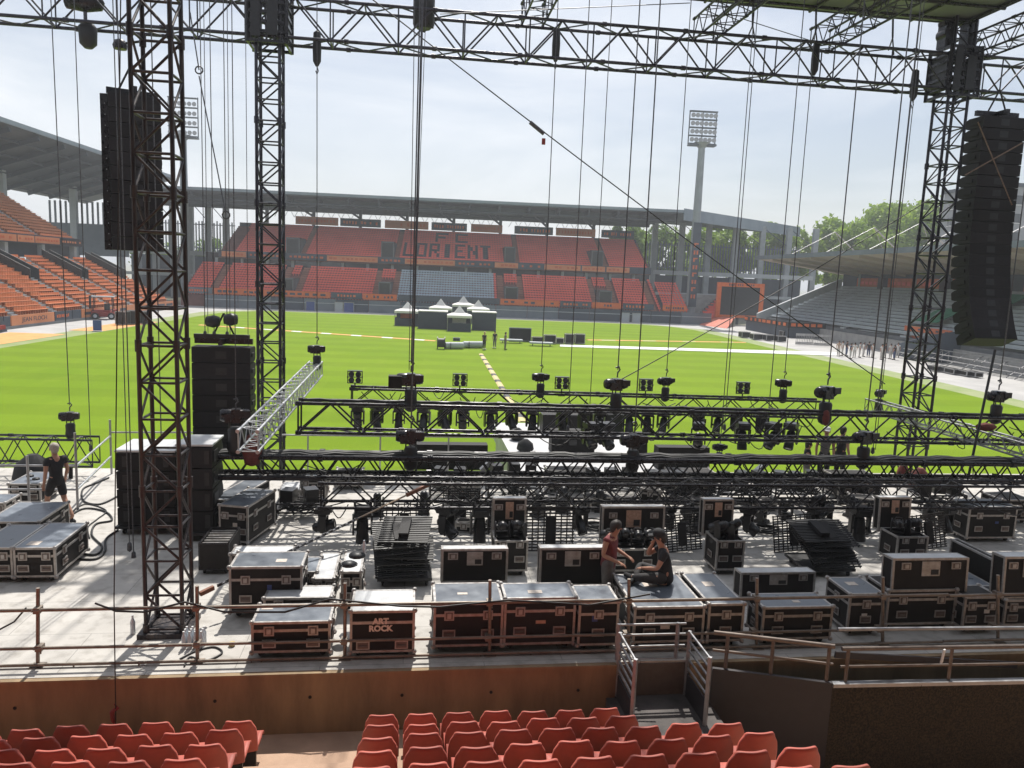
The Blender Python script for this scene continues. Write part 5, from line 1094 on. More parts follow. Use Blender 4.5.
pcase('pale lidded case lying under the left half of the lowest truss', 279, 300, 501, 490, 482, top='casetopwhite', latches=False)
pcase('black flight case behind the second lattice from the left', 447, 480, 500, 482, 474, top='casewood')
pcase('black case far back under the middle truss at left', 335, 362, 486, 474, 468, top='casewood')
pcase('black case far back under the middle truss at centre', 548, 590, 489, 472, 466, top='casewood')
pcase('black case far back under the middle truss right of centre', 672, 716, 492, 474, 468, top='casewood')
pcase('black case far back under the middle truss near the right tower', 838, 880, 496, 478, 470, top='casewood')
pcase('black case far back at the right edge beyond the lone dark case', 1000, 1030, 520, 500, 492, top='casewood')
# open crate with pale dividers
p = SZ(199, 574, DECK+.02); q = SZ(229, 574, DECK+.02); t = sthing('open_crate', 'open black crate with pale slats inside, beside the rusty tower', 'crate', p.x, p.y, DECK); w = q.x-p.x; d = .95; h = .62
b = MB(); b.b2((0, 0, .1), (w, .03, h)); b.b2((0, d-.03, .1), (w, d, h)); b.b2((0, .03, .1), (.03, d-.03, h)); b.b2((w-.03, .03, .1), (w, d-.03, h)); b.b2((.03, .03, .1), (w-.03, d-.03, .13)); part('box', b, M['casewood'], t)
e = MB(); trim(e, (0, 0, .1), (w, d, h), .02); part('edge_trim', e, M['blackmetal'], t)
for k in range(6): part('divider', MB().b2((.04, .1+k*.14, h-.1), (w-.04, .13+k*.14, h-.02)), M['casetrim'], t)
for xx in (.08, w-.08): link('castor', CASTOR, t, (xx, .1, 0)); link('castor', CASTOR, t, (xx, d-.1, 0))
p = SZ(204, 520, DECK); t = sthing('storage_chest', 'low black trunk tucked between the tower and the tall cases', 'trunk', p.x-.3, p.y, DECK); part('box', MB().b2((0, 0, 0), (.6, .8, .5)), M['casewood'], t); e = MB(); trim(e, (0, 0, 0), (.6, .8, .5), .02); part('edge_trim', e, M['blackmetal'], t)

# ================================================================ moving lamps
def lamp_meshes():
    bs = MB(); bs.xprism([(-.16, -.06), (-.19, 0), (-.16, .06), (.16, .06), (.19, 0), (.16, -.06)], -.15, .15); bs.b2((-.1, -.2, -.03), (.1, -.18, .03)); bs.bar((-.14, 0, .05), (-.14, 0, .16), .022, 6); bs.bar((.14, 0, .05), (.14, 0, .16), .022, 6)
    yk = MB(); yk.b2((-.16, -.09, -.12), (.16, .09, -.065))
    for s in (-1, 1): yk.xprism([(-.085, -.09), (.085, -.09), (.075, -.42), (.03, -.47), (-.03, -.47), (-.075, -.42)], s*.165-.018, s*.165+.018)
    he = MB(); he.lathe([(.0, -.24), (.065, -.235), (.098, -.19), (.112, -.02), (.105, .08), (.118, .12), (.122, .24), (.112, .262), (.105, .24), (.0, .235)], 18); he.bar((-.165, 0, 0), (.165, 0, 0), .03, 8); he.box((0, -.02, .05), (.15, .24, .12))
    for k in range(4): he.lathe([(.104, -.17+k*.035), (.114, -.165+k*.035), (.104, -.155+k*.035)], 18)
    ln = MB(); ln.lathe([(.0, .256), (.06, .254), (.103, .243)], 18)
    return [x.mesh(n, [m]) for x, n, m in ((bs, 'base', M['lampbody']), (yk, 'yoke', M['lampbody']), (he, 'head', M['lampbody']), (ln, 'lens', M['lens']))]
LB, LY, LH, LL = lamp_meshes()
def lamp(label, p, pan=0., tilt=2.6, s=1., up=False, group='moving head lamps'):
    t = sthing('moving_lamp', label, 'stage lamp', p[0], p[1], p[2], 0, group); t.scale = (s, s, s)
    if up: t.rotation_euler = (PI, 0, A+pan)
    else: t.rotation_euler = (0, 0, A+pan)
    link('base', LB, t); link('yoke', LY, t); h = link('head', LH, t, (0, 0, -.36), (tilt, 0, 0)); link('lens', LL, h); return t
rg = random.Random(11)
WHERE = {361: 'beside the tall lamp group left of centre', 324: 'at the left end of the lowest truss'}
kC = 0
for px, py, pan, tilt, s in ((324, 512, 1.5, 1.35, .95), (363, 503, .1, 3.0, 1.15), (447, 503, .9, 2.2, 1.05), (480, 505, .0, 2.95, 1.15), (580, 502, .4, 2.5, .9), (697, 505, -.6, 2.4, .8), (748, 503, .9, 2.2, 1.0), (859, 503, -.2, 2.95, 1.2), (884, 503, .8, 2.2, .9), (520, 499, 1.1, 2.6, .75), (625, 498, .3, 2.8, .75), (668, 499, 2, 2.5, .75), (812, 500, .4, 2.8, .8), (945, 503, .2, 2.7, .9)):
    p = SY(px, py, 16.0); lamp(f'black moving lamp under the lowest truss, {ORD[kC]} from its left end in view', (p.x, 16.0-.1, 2.40), pan, tilt, s); kC += 1
DX = (358, 377, 399, 424, 445, 463, 491, 512, 533, 563, 585, 600, 630, 648, 664, 699, 718, 737, 762)
for k, px in enumerate(DX):
    p = SY(px, 405, 22.0); lamp(f'black moving lamp hung from the rearmost truss, {ORD[k]} from its left end', (p.x, 21.95, 3.52), rg.uniform(-.6, .6), rg.choice((2.6, 2.9, 3.0, .4)), rg.uniform(.95, 1.15))
for k, px in enumerate((590, 606, 698, 742, 790, 772)):
    p = SY(px, 440, 19.5); lamp(f'black moving lamp low behind the open ended truss, {ORD[k]} of its loose row' if k < 4 else ['dark lamp tipped on its side near the crouching crew', 'dark lamp hung askew near the crouching crew'][k-4], (p.x, 19.5, SY(px, 425, 19.5).z), rg.uniform(-1, 1), rg.uniform(1.8, 3), 1.1)
# square four lamp lights on the rear truss
def blinder_mesh():
    b = MB(); [b.b2((x-.012, -.02, -.18), (x+.012, .03, .18)) for x in (-.2, .2)]; [b.b2((-.2, -.02, z-.012), (.2, .03, z+.012)) for z in (-.17, 0, .165)]; [b.lathe([(.0, .1), (.05, .09), (.078, .02), (.082, -.07)], 12, (sx, 0, sz), 'y') for sx in (-.095, .095) for sz in (-.085, .085)]; b.b2((-.22, -.03, -.03), (-.19, .03, .03)); b.b2((.19, -.03, -.03), (.22, .03, .03)); b.b2((-.2, -.09, .165), (.2, .1, .185))
    s = MB(); s.bar((0, 0, -.38), (0, 0, -.17), .02, 6); s.bar((-.1, 0, -.38), (.1, 0, -.38), .02, 6)
    l_ = MB(); l_.lathe([(.075, -.075), (.07, -.095), (.05, -.09), (.0, -.08)], 12, ax='y')
    return b.mesh('housing', [M['lampbody']]), s.mesh('stem', [M['blackmetal']]), l_.mesh('lamp_cell', [M['lens']])
BH, BS, BL = blinder_mesh()
for k, (px, py) in enumerate(((355, 377), (460, 380), (562, 383), (646, 385), (743, 388))):
    p = SY(px, py, 22.0); t = sthing('audience_blinder', f'square four lamp light standing on the rearmost truss, {ORD[k]} from the left', 'stage lamp', p.x, 22.0, p.z, 0, 'square four lamp lights on the rear truss')
    link('housing', BH, t); link('stem', BS, t)
    for sx in (-.095, .095):
        for sz in (-.085, .085): link('lamp_cell', BL, t, (sx, 0, sz))
# lamps lying in open cases
def open_case(label, xl, xr, yb, yt, lidbox, nl, lamps_y, dep):
    z = DECK+.11; a, b = SZ(xl, yb, z), SZ(xr, yb, z); y = (a.y+b.y)/2; zt = SY((xl+xr)/2, yt, y).z; w = b.x-a.x; h = zt-DECK
    t = sthing('lamp_case', 'open flight case of moving lamps '+label, 'flight case', a.x, y, DECK, 0, 'open lamp cases'); c = .11
    bx = MB(); bx.b2((.004, .004, c), (w-.004, .04, h)); bx.b2((.004, dep-.04, c), (w-.004, dep-.004, h)); bx.b2((.004, .04, c), (.04, dep-.04, h)); bx.b2((w-.04, .04, c), (w-.004, dep-.04, h)); bx.b2((.04, .04, h-.16), (w-.04, dep-.04, h-.12)); part('body', bx, M['casewood'], t)
    e = MB(); trim(e, (0, 0, c), (w, dep, h)); part('edge_trim', e, M['casetrim'], t)
    for f in (.25, .75): link('latch', LATCH, t, (w*f, -.006, h-.07)); link('handle', HANDLE, t, (w*f, -.006, c+(h-c)*.4))
    link('handle', HANDLE, t, (-.006, dep*.5, c+(h-c)*.4), (0, 0, -PI/2))
    for xx in (.1, w-.1):
        for yy in (.1, dep-.1): link('castor', CASTOR, t, (xx, yy, 0))
    lid_up('brown upright lid behind the open lamp case '+label, *lidbox, y+dep+.05, .2, True)
    for k in range(nl): lamp(f'lamp lying in the open case {label}, {ORD[k]} from the left', (a.x+w*(k+.5)/nl, y+dep*.45, zt-.08), rg.uniform(-.9, .9), rg.uniform(.7, 1.5), .82, True, 'lamps lying in open cases')
open_case('left of centre', 494, 527, 571, 541, (492, 525, 541, 499), 2, 0, .6)
open_case('behind the seated man', 606, 660, 571, 549, (601, 663, 549, 507), 4, 0, .6)
open_case('right of the seated man', 715, 743, 570, 541, (702, 732, 535, 500), 2, 0, .62)
open_case('below the right leaning lattice', 895, 926, 562, 537, (878, 909, 530, 498), 2, 0, .62)
p = SZ(823, 524, DECK+.5); lamp('moving lamp standing on the low case behind the leaning lattice', (p.x, p.y+.3, 2.2), .4, .8, .9, True, 'lamps lying in open cases')

# ================================================================ lattice light panels
def lattice_mesh(w, h, nv=9, nh=15):
    g = MB()
    for k in range(nv): x = -w/2+w*k/(nv-1); g.b2((x-.012, -.02, 0), (x+.012, .0, h))
    for k in range(nh): z = .02+(h-.04)*k/(nh-1); g.b2((-w/2-.03, -.045, z-.013), (w/2+.03, -.0205, z+.013))
    b = MB(); b.b2((-.1, .003, h*.18), (.1, .09, h*.78)); b.b2((-.06, .0905, h*.3), (.06, .10, h*.4))
    return g.mesh('grid', [M['black']]), b.mesh('driver_box', [M['cabinet']])
LG, LD = lattice_mesh(.98, .95)
def lattice(label, x, y, z, lean=-.12, rz=0., roll=0., s=1., grp='black lattice light panels'):
    t = sthing('lattice_light', label, 'light panel', x, y, z, 0, grp); t.rotation_euler = (lean, roll, A+rz); t.scale = (s, 1, s)
    link('grid', LG, t); o = link('driver_box', LD, t, (0, -.14, 0)); return t
for px0, px1, py, lb, roll in ((380, 427, 549, 'upright black lattice panel left of centre above the lattice pile', 0), (449, 473, 523, 'black lattice panel standing behind a lamp left of centre', 0), (526, 572, 552, 'upright black lattice panel beside the open lamp case left of centre', 0), (668, 696, 552, 'black lattice panel leaning sideways behind the seated man', -.10), (779, 806, 552, 'black lattice panel leaning sideways behind the low lamp case', -.08), (914, 942, 550, 'black lattice panel leaning sideways at right behind the open lamp case', -.14)):
    a, b = SZ(px0, py, DECK), SZ(px1, py, DECK); w = max(.85, b.x-a.x); lattice(lb, (a.x+b.x)/2, a.y, DECK+.02, -.12, 0, roll, w/.98)
for px0, px1, py, lb, n, sd_ in ((377, 432, 588, 'left of centre', 7, 1), (806, 856, 578, 'on the right', 6, 2)):
    a, b = SZ(px0, py, DECK), SZ(px1, py, DECK); xm = (a.x+b.x)/2; w = b.x-a.x; rr = random.Random(sd_)
    t = sthing('dolly', 'low black dolly under the lattice pile '+lb, 'dolly', xm, a.y+.35, DECK); part('bed', MB().b2((-w/2, -.35, .12), (w/2, .6, .18)), M['black'], t)
    for sx in (-w*.4, w*.4):
        for yy in (-.25, .5): link('castor', CASTOR, t, (sx, yy, .0))
    for k in range(n): lattice(f'black lattice panel of the pile {lb}, {ORD[k]} from its bottom', xm+rr.uniform(-.10, .10), a.y-.05+k*.02, DECK+.22+k*.10, -1.25+rr.uniform(-.14, .10), rr.uniform(-.15, .15), rr.uniform(-.06, .06), w/1.12, 'lattice panels piled on dollies')

# ================================================================ small gear
for k in range(12):
    r_, c_ = divmod(k, 4); p = SZ(178+c_*9, 640, DECK); t = sthing('water_bottle', 'clear water bottle in the shrink wrapped pack at the rusty tower foot', 'bottle', -2.98+c_*.085-.35, 11.62+r_*.085, DECK, 0, 'water bottles in the pack by the tower')
    part('bottle', MB().lathe([(.033, 0), (.036, .02), (.034, .1), (.036, .18), (.014, .24), (.014, .26)], 10), M['clear'], t); part('cap', MB().lathe([(.016, .26), (.016, .28)], 8), M['white'], t)
t = sthing('water_bottle', 'lone clear water bottle standing on the stage left of the tower foot', 'bottle', *(lambda p: (p.x, p.y, DECK))(SZ(133, 634))); part('bottle', MB().lathe([(.035, 0), (.04, .02), (.037, .1), (.04, .2), (.015, .27), (.015, .29)], 12), M['clear'], t); part('cap', MB().lathe([(.017, .29), (.017, .315)], 8), M['white'], t)
t = sthing('water_bottle', 'small water bottle on the desk case', 'bottle', *(lambda p: (p.x, p.y, p.z))(SZ(364, 555, 2.62))); part('bottle', MB().lathe([(.033, 0), (.036, .02), (.034, .1), (.036, .18), (.014, .24), (.014, .26)], 10), M['clear'], t)
for px, py, lb, sx in ((349, 566, 'black coiled gadget at the near end of the desk case', .12), (357, 557, 'black gadget at the far end of the desk case', .14)):
    p = SZ(px, py, DK.location.z+ (1.06)); t = sthing('handset', lb, 'gadget', p.x, p.y, p.z-.0); part('shell', MB().lathe([(.02, 0), (sx, .01), (sx*.9, .06), (.03, .08)], 10), M['black'], t); part('cord', MB().path([(.13*math.cos(a), .1*math.sin(a), .03+.01*math.sin(3*a)) for a in np.arange(0, 7, .5)], .012, 5), M['cable'], t)
for k, (px, py) in enumerate(((30, 477), (36, 480))):
    p = SZ(px, py, DECK+.62); t = sthing('lid_clutter', ['small black gadget on the lid beside the walking man', 'second small gadget on the lid beside the walking man, nearer him'][k], 'gadget', p.x, p.y, p.z); part('shell', MB().lathe([(.03, 0), (.09, .01), (.08, .05), (.02, .06)], 8), M['black'], t)
def dcable(lb, pix, r=.022): 
    pts = [SZ(*q) for q in pix]; out = []
    for i in range(len(pts)-1):
        p0, p1, p2, p3 = pts[max(i-1, 0)], pts[i], pts[i+1], pts[min(i+2, len(pts)-1)]
        for k in range(8):
            f = k/8; out.append(.5*((2*p1)+(p2-p0)*f+(2*p0-5*p1+4*p2-p3)*f*f+(3*p1-p0-3*p2+p3)*f**3))
    out = [(v.x, v.y, DECK+r+.003) for v in out]; return spart('floor_cable', MB().path(out, r, 6), M['cable'], lb, 'cable', None, 'cables on the stage floor')
dcable('black floor cable looping from the speaker stack toward the left rail', ((118, 497), (100, 505), (84, 502), (83, 490), (96, 484), (110, 478)))
dcable('black floor cable curling under the walking man toward the stack', ((60, 525), (82, 510), (104, 512), (112, 521), (96, 525), (92, 536), (102, 548), (94, 556), (72, 552)))
dcable('black floor cable curving from the stack foot to the flight cases', ((118, 531), (106, 540), (105, 552), (96, 560), (76, 560)))
dcable('thin black floor cable in several loops near the stack', ((64, 520), (84, 505), (106, 511), (97, 520), (88, 528), (90, 540)), .015)
dcable('tangled cable on the floor right of the rusty tower foot', ((180, 660), (196, 652), (214, 648), (222, 654), (205, 662), (190, 658), (184, 668)), .014)
dcable('cable curving on the floor at the right rear corner', ((985, 500), (1000, 492), (1012, 486), (1018, 478)), .02)
cable('rail_cable', 'black cable draped along the guard rail from the left post', 'cable', [SY(95, 603, 11.1), SY(116, 611, 11.1), SY(145, 612, 11.1), SY(185, 602, 11.1), SY(225, 612, 11.1), SY(285, 612, 11.1), SY(330, 599, 11.1), SY(400, 606, 11.1), SY(440, 607, 11.1), SY(508, 600, 11.1), SY(590, 605, 11.1), SY(650, 594, 11.1)], .016, M['cable'], 6)
cable('rail_cable', 'black cable dropping from the left guard rail post to the floor', 'cable', [SY(-5, 632, 11.3), SY(14, 622, 11.25), SY(26, 608, 11.15)], .014, M['cable'], 6)
cable('rail_rope', 'thin dark red rope hanging straight down past the brown wall', 'rope', [SY(116, 735, 10.52), SY(114, 600, 10.52), SY(117, 330, 10.6), SY(121, -30, 10.9)], .008, M['hairdark'], 3)
t = sthing('rope_knot', 'dark red rope end bunched against the brown wall', 'rope', *SY(115, 712, 10.54)); part('bunch', MB().path([(0, 0, .12), (.03, 0, .06), (-.04, 0, 0), (-.03, 0, -.12), (.0, 0, -.2)], [.015, .03, .035, .03, .015], 6), M['red'], t)
p = SZ(232, 646); spart('floor_light', MB().lathe([(.03, 0), (.05, .02), (.05, .06), (.02, .07)], 10, (p.x, p.y, DECK)), M['yellow'], 'tiny black and yellow gadget on the floor beside the silver lidded case', 'gadget')

# floor gear behind the lowest truss
def low_rack(label, px0, px1, py, h, m='black'):
    a, b = SZ(px0, py), SZ(px1, py); w = b.x-a.x; t = sthing('lamp_rack', label, 'gear frame', a.x, a.y, DECK); f = MB()
    for x in (0, w):
        for y in (0, .6): f.bar((x, y, .02), (x, y, h), .025, 6)
    for z in (h*.45, h):
        for y in (0, .6): f.bar((0, y, z), (w, y, z), .025, 6)
        for x in (0, w): f.bar((x, 0, z), (x, .6, z), .025, 6)
    n = max(2, int(w/.3))
    for k in range(n): f.bar((w*k/n, 0, h*.45), (w*(k+1)/n, 0, h), .015, 5); f.bar((w*k/n, .6, h), (w*(k+1)/n, .6, h*.45), .015, 5)
    part('tubes', f, M['blackmetal'], t); rr = random.Random(int(px0))
    for k in range(max(2, int(w/.4))):
        x = w*(k+.5)/max(2, int(w/.4)); part('unit', MB().box((x, .3, h+.14), (.3, .34, .24+rr.random()*.12), M=Matrix.Rotation(rr.uniform(-.4, .4), 3, 'Z')), M['lampbody'], t)
    c = MB(); [c.path([(w*rr.random()+.1*math.sin(q), .3+.25*math.sin(q*1.7+k), h*.3+h*.5*rr.random()) for q in range(8)], .02, 5) for k in range(4)]; part('cable_loops', c, M['cable'], t)
low_rack('flat black gear frame on the floor under the left of the lowest truss', 276, 320, 520, .38)
for k, (a, b, y, h, lb) in enumerate(((430, 470, 499, .5, 'left of centre'), (488, 540, 497, .55, 'just left of the centre'), (585, 640, 499, .5, 'just right of the centre'), (646, 690, 500, .45, 'behind the seated man'), (718, 770, 503, .5, 'right of the seated man'), (775, 822, 502, .5, 'left of the right hoist'), (920, 965, 512, .45, 'beside the lone dark case'))):
    low_rack('tangle of black lamp frames under the trusses, '+lb, a, b, y, h)
for (px, py, w, h, lb) in ((573, 453, 1.5, .75, 'wide black case on the white rear platform, its face dark'), (448, 470, 2.4, .75, 'long black monitor wedge row behind the middle truss left of centre'), (684, 470, 1.7, .7, 'black monitor behind the middle truss right of centre'), (640, 458, .5, .8, 'narrow black cabinet at the right end of the white platform')):
    p = SZ(px, py, DECK-.05); t = sthing('stage_monitor', lb, 'monitor speaker', p.x-w/2, p.y, DECK-.05 if py > 462 else 1.5); part('cabinet', MB().xprism([(0, 0), (.12, h), (.55, h), (.6, 0)], 0, w), M['casewood'], t); part('grille', MB().b2((w*.40, -.0, h*.35), (w*.58, .045, h*.6)), M['lampbody'], t)
for px, py, lb in ((560, 425, 'left of two black boxes at the back of the white platform'), (604, 424, 'right of two black boxes at the back of the white platform')):
    p = SZ(px, py+8, 1.5); t = sthing('gear_box', lb, 'box', p.x-.7, p.y, 1.5); part('body', MB().b2((0, 0, 0), (1.5, .6, .7)), M['casewood'], t); e = MB(); trim(e, (0, 0, 0), (1.5, .6, .7), .03); part('edge_trim', e, M['blackmetal'], t)
for k, (px, py) in enumerate(((517, 440), (525, 452))):
    p = SZ(px, py, 1.5); t = sthing('gear_bag', ['black bag slumped at the far left of the white platform', 'black bag slumped at the near left of the white platform'][k], 'bag', p.x, p.y, 1.5); part('bag', MB().lathe([(.15, 0), (.3, .1), (.26, .3), (.08, .45)], 9), M['clothblack'], t)
p = SZ(690, 468, DECK); 
for k, (px, py, lb) in enumerate(((762, 462, 'small white topped floor light right of the centre behind the middle truss'), (487, 460, 'short pale tube leaning left of the white platform'))):
    p = SY(px, py, 20.5); t = sthing('pale_gear', lb, 'gear', p.x, p.y, p.z-.2); part('body', MB().beam((-.15, 0, -.1), (.2, 0, .25), .2, .12), M['alu'], t)
p = SZ(918, 488); t = sthing('equipment_bag', 'orange red bag on the stage behind the right lattice panel', 'bag', p.x, p.y, DECK); part('bag', MB().lathe([(.2, 0), (.34, .12), (.3, .4), (.1, .62)], 10), M['darkred'], t)
p = SZ(902, 482); t = sthing('equipment_bag', 'smaller red bag left of the orange red one behind the trusses', 'bag', p.x, p.y, DECK); part('bag', MB().lathe([(.1, 0), (.22, .1), (.16, .4), (.06, .62)], 10), M['darkred'], t)

rq = random.Random(21)
for k in range(16):
    x = -.6+.93*k+rq.uniform(-.15, .15); y = rq.uniform(17.3, 18.6)
    lamp(f'black moving lamp on the stage floor behind the lowest truss, {ORD[k]} from the left', (x, y, DECK+.02), rq.uniform(-1, 1), rq.uniform(-.9, .9), rq.uniform(.85, 1.05), True, 'lamps standing on the stage floor')
for k in range(14):
    x = -1.5+1.15*k+rq.uniform(-.3, .3); y = rq.uniform(16.4, 17.2) if k % 2 else rq.uniform(19.3, 21.6)
    t = sthing('cable_coil', f'heap of coiled black cable on the stage floor under the trusses, {ORD[k]} from the left', 'cable', x, y, DECK, 0, 'cable coils on the stage floor'); cm = MB()
    for q in range(4): r0 = rq.uniform(.18, .34); cm.path([(r0*math.cos(a)+.03*math.sin(3*a+q), r0*math.sin(a)*.9, .03+.035*q+.015*math.sin(2*a+q)) for a in np.arange(0, 6.6, .45)], .02, 5)
    cm.path([(.3+.12*q, .1*math.sin(q*1.1+k), .025) for q in range(7)], .018, 5); part('coils', cm, M['cable'], t)
for k, (px, py, w, d, h) in enumerate(((505, 512, .5, .4, .3), (590, 512, .6, .4, .35), (640, 503, .5, .5, .4), (760, 512, .45, .4, .3), (850, 512, .6, .45, .4), (948, 520, .5, .4, .35), (455, 532, .4, .4, .22), (700, 515, .5, .4, .3))):
    p = SZ(px, py); case(f'small black utility case on the stage floor under the trusses, {ORD[k]} of the scattered eight', p.x, p.y, DECK, w, d, h, 'casewood', .7, 1, 'small utility cases under the trusses', False, rq.uniform(-.4, .4))
# rails round the rear of the stage
t = sthing('rear_railing', 'thin grey pipe rail along the rear stage edge left of the white platform', 'railing', 0, 22.4, 0)
part('rail', MB().bar((-3.6, 0, 2.6), (3.1, 0, 2.6), .025, 8), M['galvgrey'], t)
for x in (-2.87, -.8, 1.2): part('post', MB().bar((x, 0, DECK), (x, 0, 2.6), .024, 8), M['galvgrey'], t)
t = sthing('corner_railing', 'silver pipe railing at the left rear corner of the stage', 'railing', 0, 0, 0)
y1 = 21.9; a = SY(110, 425, y1); PP = [SY(75, 440, 19.0), a]
part('post', MB().bar((a.x, y1, DECK), (a.x, y1, a.z+.15), .03, 8), M['galvgrey'], t); b_ = SY(75, 437, 18.6); part('post', MB().bar((b_.x, 18.6, DECK), (b_.x, 18.6, b_.z+.1), .03, 8), M['galvgrey'], t)
for z in (2.62, 2.05): part('rail', MB().bar((b_.x, 18.6, z), (a.x, y1, z), .028, 8), M['alu'], t); part('rail', MB().bar((b_.x-6, 18.6, z), (b_.x, 18.6, z), .026, 8), M['galvgrey'], t)
c_ = SY(27, 455, 18.6); part('post', MB().bar((c_.x, 18.6, DECK), (c_.x, 18.6, 2.85), .03, 8), M['galvgrey'], t)
part('rail', MB().bar((a.x, y1, 2.72), (a.x+3.5, y1+.2, 2.72), .024, 8), M['galvgrey'], t)
for k, (px, y) in enumerate(((4, 18.2), (9, 18.3))):
    p = SY(px, 470, y); t = sthing('trestle', ['left of two thin trestle legs under the ground truss', 'right of two thin trestle legs under the ground truss'][k], 'leg stand', p.x, 21.4, 0); part('tube', MB().bar((0, 0, 0), (.05, 0, 1.95), .03, 6), M['blackmetal'], t)
p = SZ(2, 500, DECK); t = sthing('gear_bag', 'black cloth heap at the left frame edge behind the flight cases', 'bag', p.x, p.y+1.6, DECK); part('bag', MB().lathe([(.3, 0), (.5, .15), (.42, .5), (.12, .75)], 10), M['clothblack'], t)

# ================================================================ on the pitch
def wpart_thing(name, label, cat, p, rz=0, grp=None): return thing(name, label, cat, (p.x, p.y, p.z), rz, grp)
def tent(label, px, py, w, d, h, full, dark=False):
    p = GZ(px, py, .01); t = wpart_thing('marquee_tent', label, 'tent', p, 0, 'tents on the pitch'); e = h*.62
    for x in (-w/2, w/2):
        for y in (0, d): part('leg', MB().bar((x, y, 0), (x, y, e), .05, 6), M['galvgrey'], t)
    r = MB(); ap = (0, d/2, h); c = [(-w/2-.1, -.1, e), (w/2+.1, -.1, e), (w/2+.1, d+.1, e), (-w/2-.1, d+.1, e)]; mids = []
    for k in range(4):
        a, b = Vector(c[k]), Vector(c[(k+1) % 4]); a2, b2 = a.lerp(Vector(ap), .55)-Vector((0, 0, .12*h)), b.lerp(Vector(ap), .55)-Vector((0, 0, .12*h)); r.add([a, b, b2, a2], [(0, 1, 2, 3)]); r.add([a2, b2, ap], [(0, 1, 2)]); r.add([a, b, b-Vector((0, 0, .3)), a-Vector((0, 0, .3))], [(0, 3, 2, 1)])
    part('roof', r, M['tent'], t); hw = e-.35 if full else e*.52
    s = MB(); s.b2((-w/2-.02, -.04, 0), (w/2+.02, .02, hw)); s.b2((-w/2-.02, .02, 0), (-w/2+.04, d, hw)); s.b2((w/2-.04, .02, 0), (w/2+.02, d, hw)); s.b2((-w/2, d, 0), (w/2, d+.05, e)); part('side_wall', s, M['darkcloth'], t)
    if not full:
        q = MB(); q.b2((-w*.3, d*.5, .2), (w*.3, d*.7, e*.78)); part('shelves', q, M['orange' if dark else 'clothwhite'], t)
    return t
tent('left most white tent with low dark walls, orange gear inside', 406.5, 326, 3.2, 3, 3.3, False, True)
tent('white topped tent behind the left fully dark walled box', 440, 323, 3.2, 3, 3.6, True)
tent('white topped tent behind the two front ones, highest peak', 463, 320, 3.4, 3, 3.9, True)
tent('white topped tent behind the right fully dark walled box', 478, 324, 3.2, 3, 3.6, True)
tent('front white tent with low dark walls and pale gear inside', 459, 331.5, 3.0, 3, 3.3, False)
for px0, px1, yb, yt, lb in ((418, 447, 329, 312, 'dark draped cabin left of the front tent'), (472, 496, 330.5, 313, 'dark draped cabin right of the front tent')):
    p = GZ((px0+px1)/2, yb, .01); w = (px1-px0)/FOC*p.y*.99; h = (yb-yt)/FOC*p.y; t = wpart_thing('draped_cabin', lb, 'cabin', p); part('drape', MB().b2((-w/2, 0, 0), (w/2, 3, h)), M['darkcloth'], t); part('top_sheet', MB().b2((-w/2-.05, -.05, h), (w/2+.05, 3.05, h+.12)), M['tent'], t)
def gbox(name, label, cat, px0, px1, yb, yt, d, m, m2=None, grp=None, wheels=False):
    p = GZ((px0+px1)/2, yb, .02); k = (p.y)/FOC; w = (px1-px0)*k; h = (yb-yt)*k; t = wpart_thing(name, label, cat, p, 0, grp)
    part('body', MB().b2((-w/2, 0, .06), (w/2, d, h)), M[m], t); e = MB(); trim(e, (-w/2, 0, .06), (w/2, d, h), min(.07, h*.2)); part('edge_trim', e, M[m2 or 'casetrim'], t); return t
gbox('cabinet', 'wide black cabinet on the pitch right of the three crew', 'cabinet', 509, 531, 341.5, 328, .8, 'casewood', 'greyboard')
gbox('flight_case', 'low black case right of the wide black cabinet on the pitch', 'flight case', 532, 543, 343, 337, .8, 'casewood', None, 'cases on the pitch')
gbox('flight_case', 'low black case in the middle of the row on the pitch', 'flight case', 544, 556, 344, 335, .8, 'casewood', None, 'cases on the pitch')
gbox('flight_case', 'pale trimmed case standing right in the row on the pitch', 'flight case', 565, 574, 344, 334, .9, 'casewood', 'galvgrey', 'cases on the pitch')
gbox('flight_case', 'pale trimmed case at the right end of the row on the pitch', 'flight case', 575, 585, 344, 334, .9, 'casewood', 'galvgrey', 'cases on the pitch')
gbox('flight_case', 'small dark case left of the pale trimmed pair on the pitch', 'flight case', 556, 564, 344, 338, .8, 'casewood', None, 'cases on the pitch')
for k, (a, b, y, lb) in enumerate(((445, 463, 349, 'left grey roll lying on the pitch'), (463, 482, 348, 'right grey roll lying on the pitch beside the crew'), (500, 522, 343, 'pale low trolley beside the wide black cabinet'), (530, 552, 346, 'pale low trolley in front of the black cases'))):
    p, q = GZ(a, y, .02), GZ(b, y, .02); t = wpart_thing('ground_roll' if k < 2 else 'low_trolley', lb, 'roll' if k < 2 else 'trolley', p)
    part('roll', MB().bar((0, 0, .35), (q.x-p.x, q.y-p.y, .35), .34, 12), M['lightgrey'], t) if k < 2 else part('deck', MB().b2((0, 0, .25), (q.x-p.x, 1.0, .42)), M['lightgrey'], t)
    part('strap', MB().bar(((q.x-p.x)*.3, 0, .35), ((q.x-p.x)*.33, 0, .35), .37, 12), M['black'], t) if k < 2 else [part('wheel', MB().lathe([(.1, -.04), (.12, 0), (.1, .04)], 8, (xx, .2, .12), 'x'), M['rubber'], t) for xx in (.3, q.x-p.x-.3)]
p = GZ(441, 349, .02); t = wpart_thing('cable_drum', 'black cable drum at the left end of the grey rolls on the pitch', 'cable drum', p)
for s in (-.35, .35): part('flange', MB().lathe([(.62, -.04), (.62, .04)], 16, (s, 0, .62), 'x'), M['black'], t)
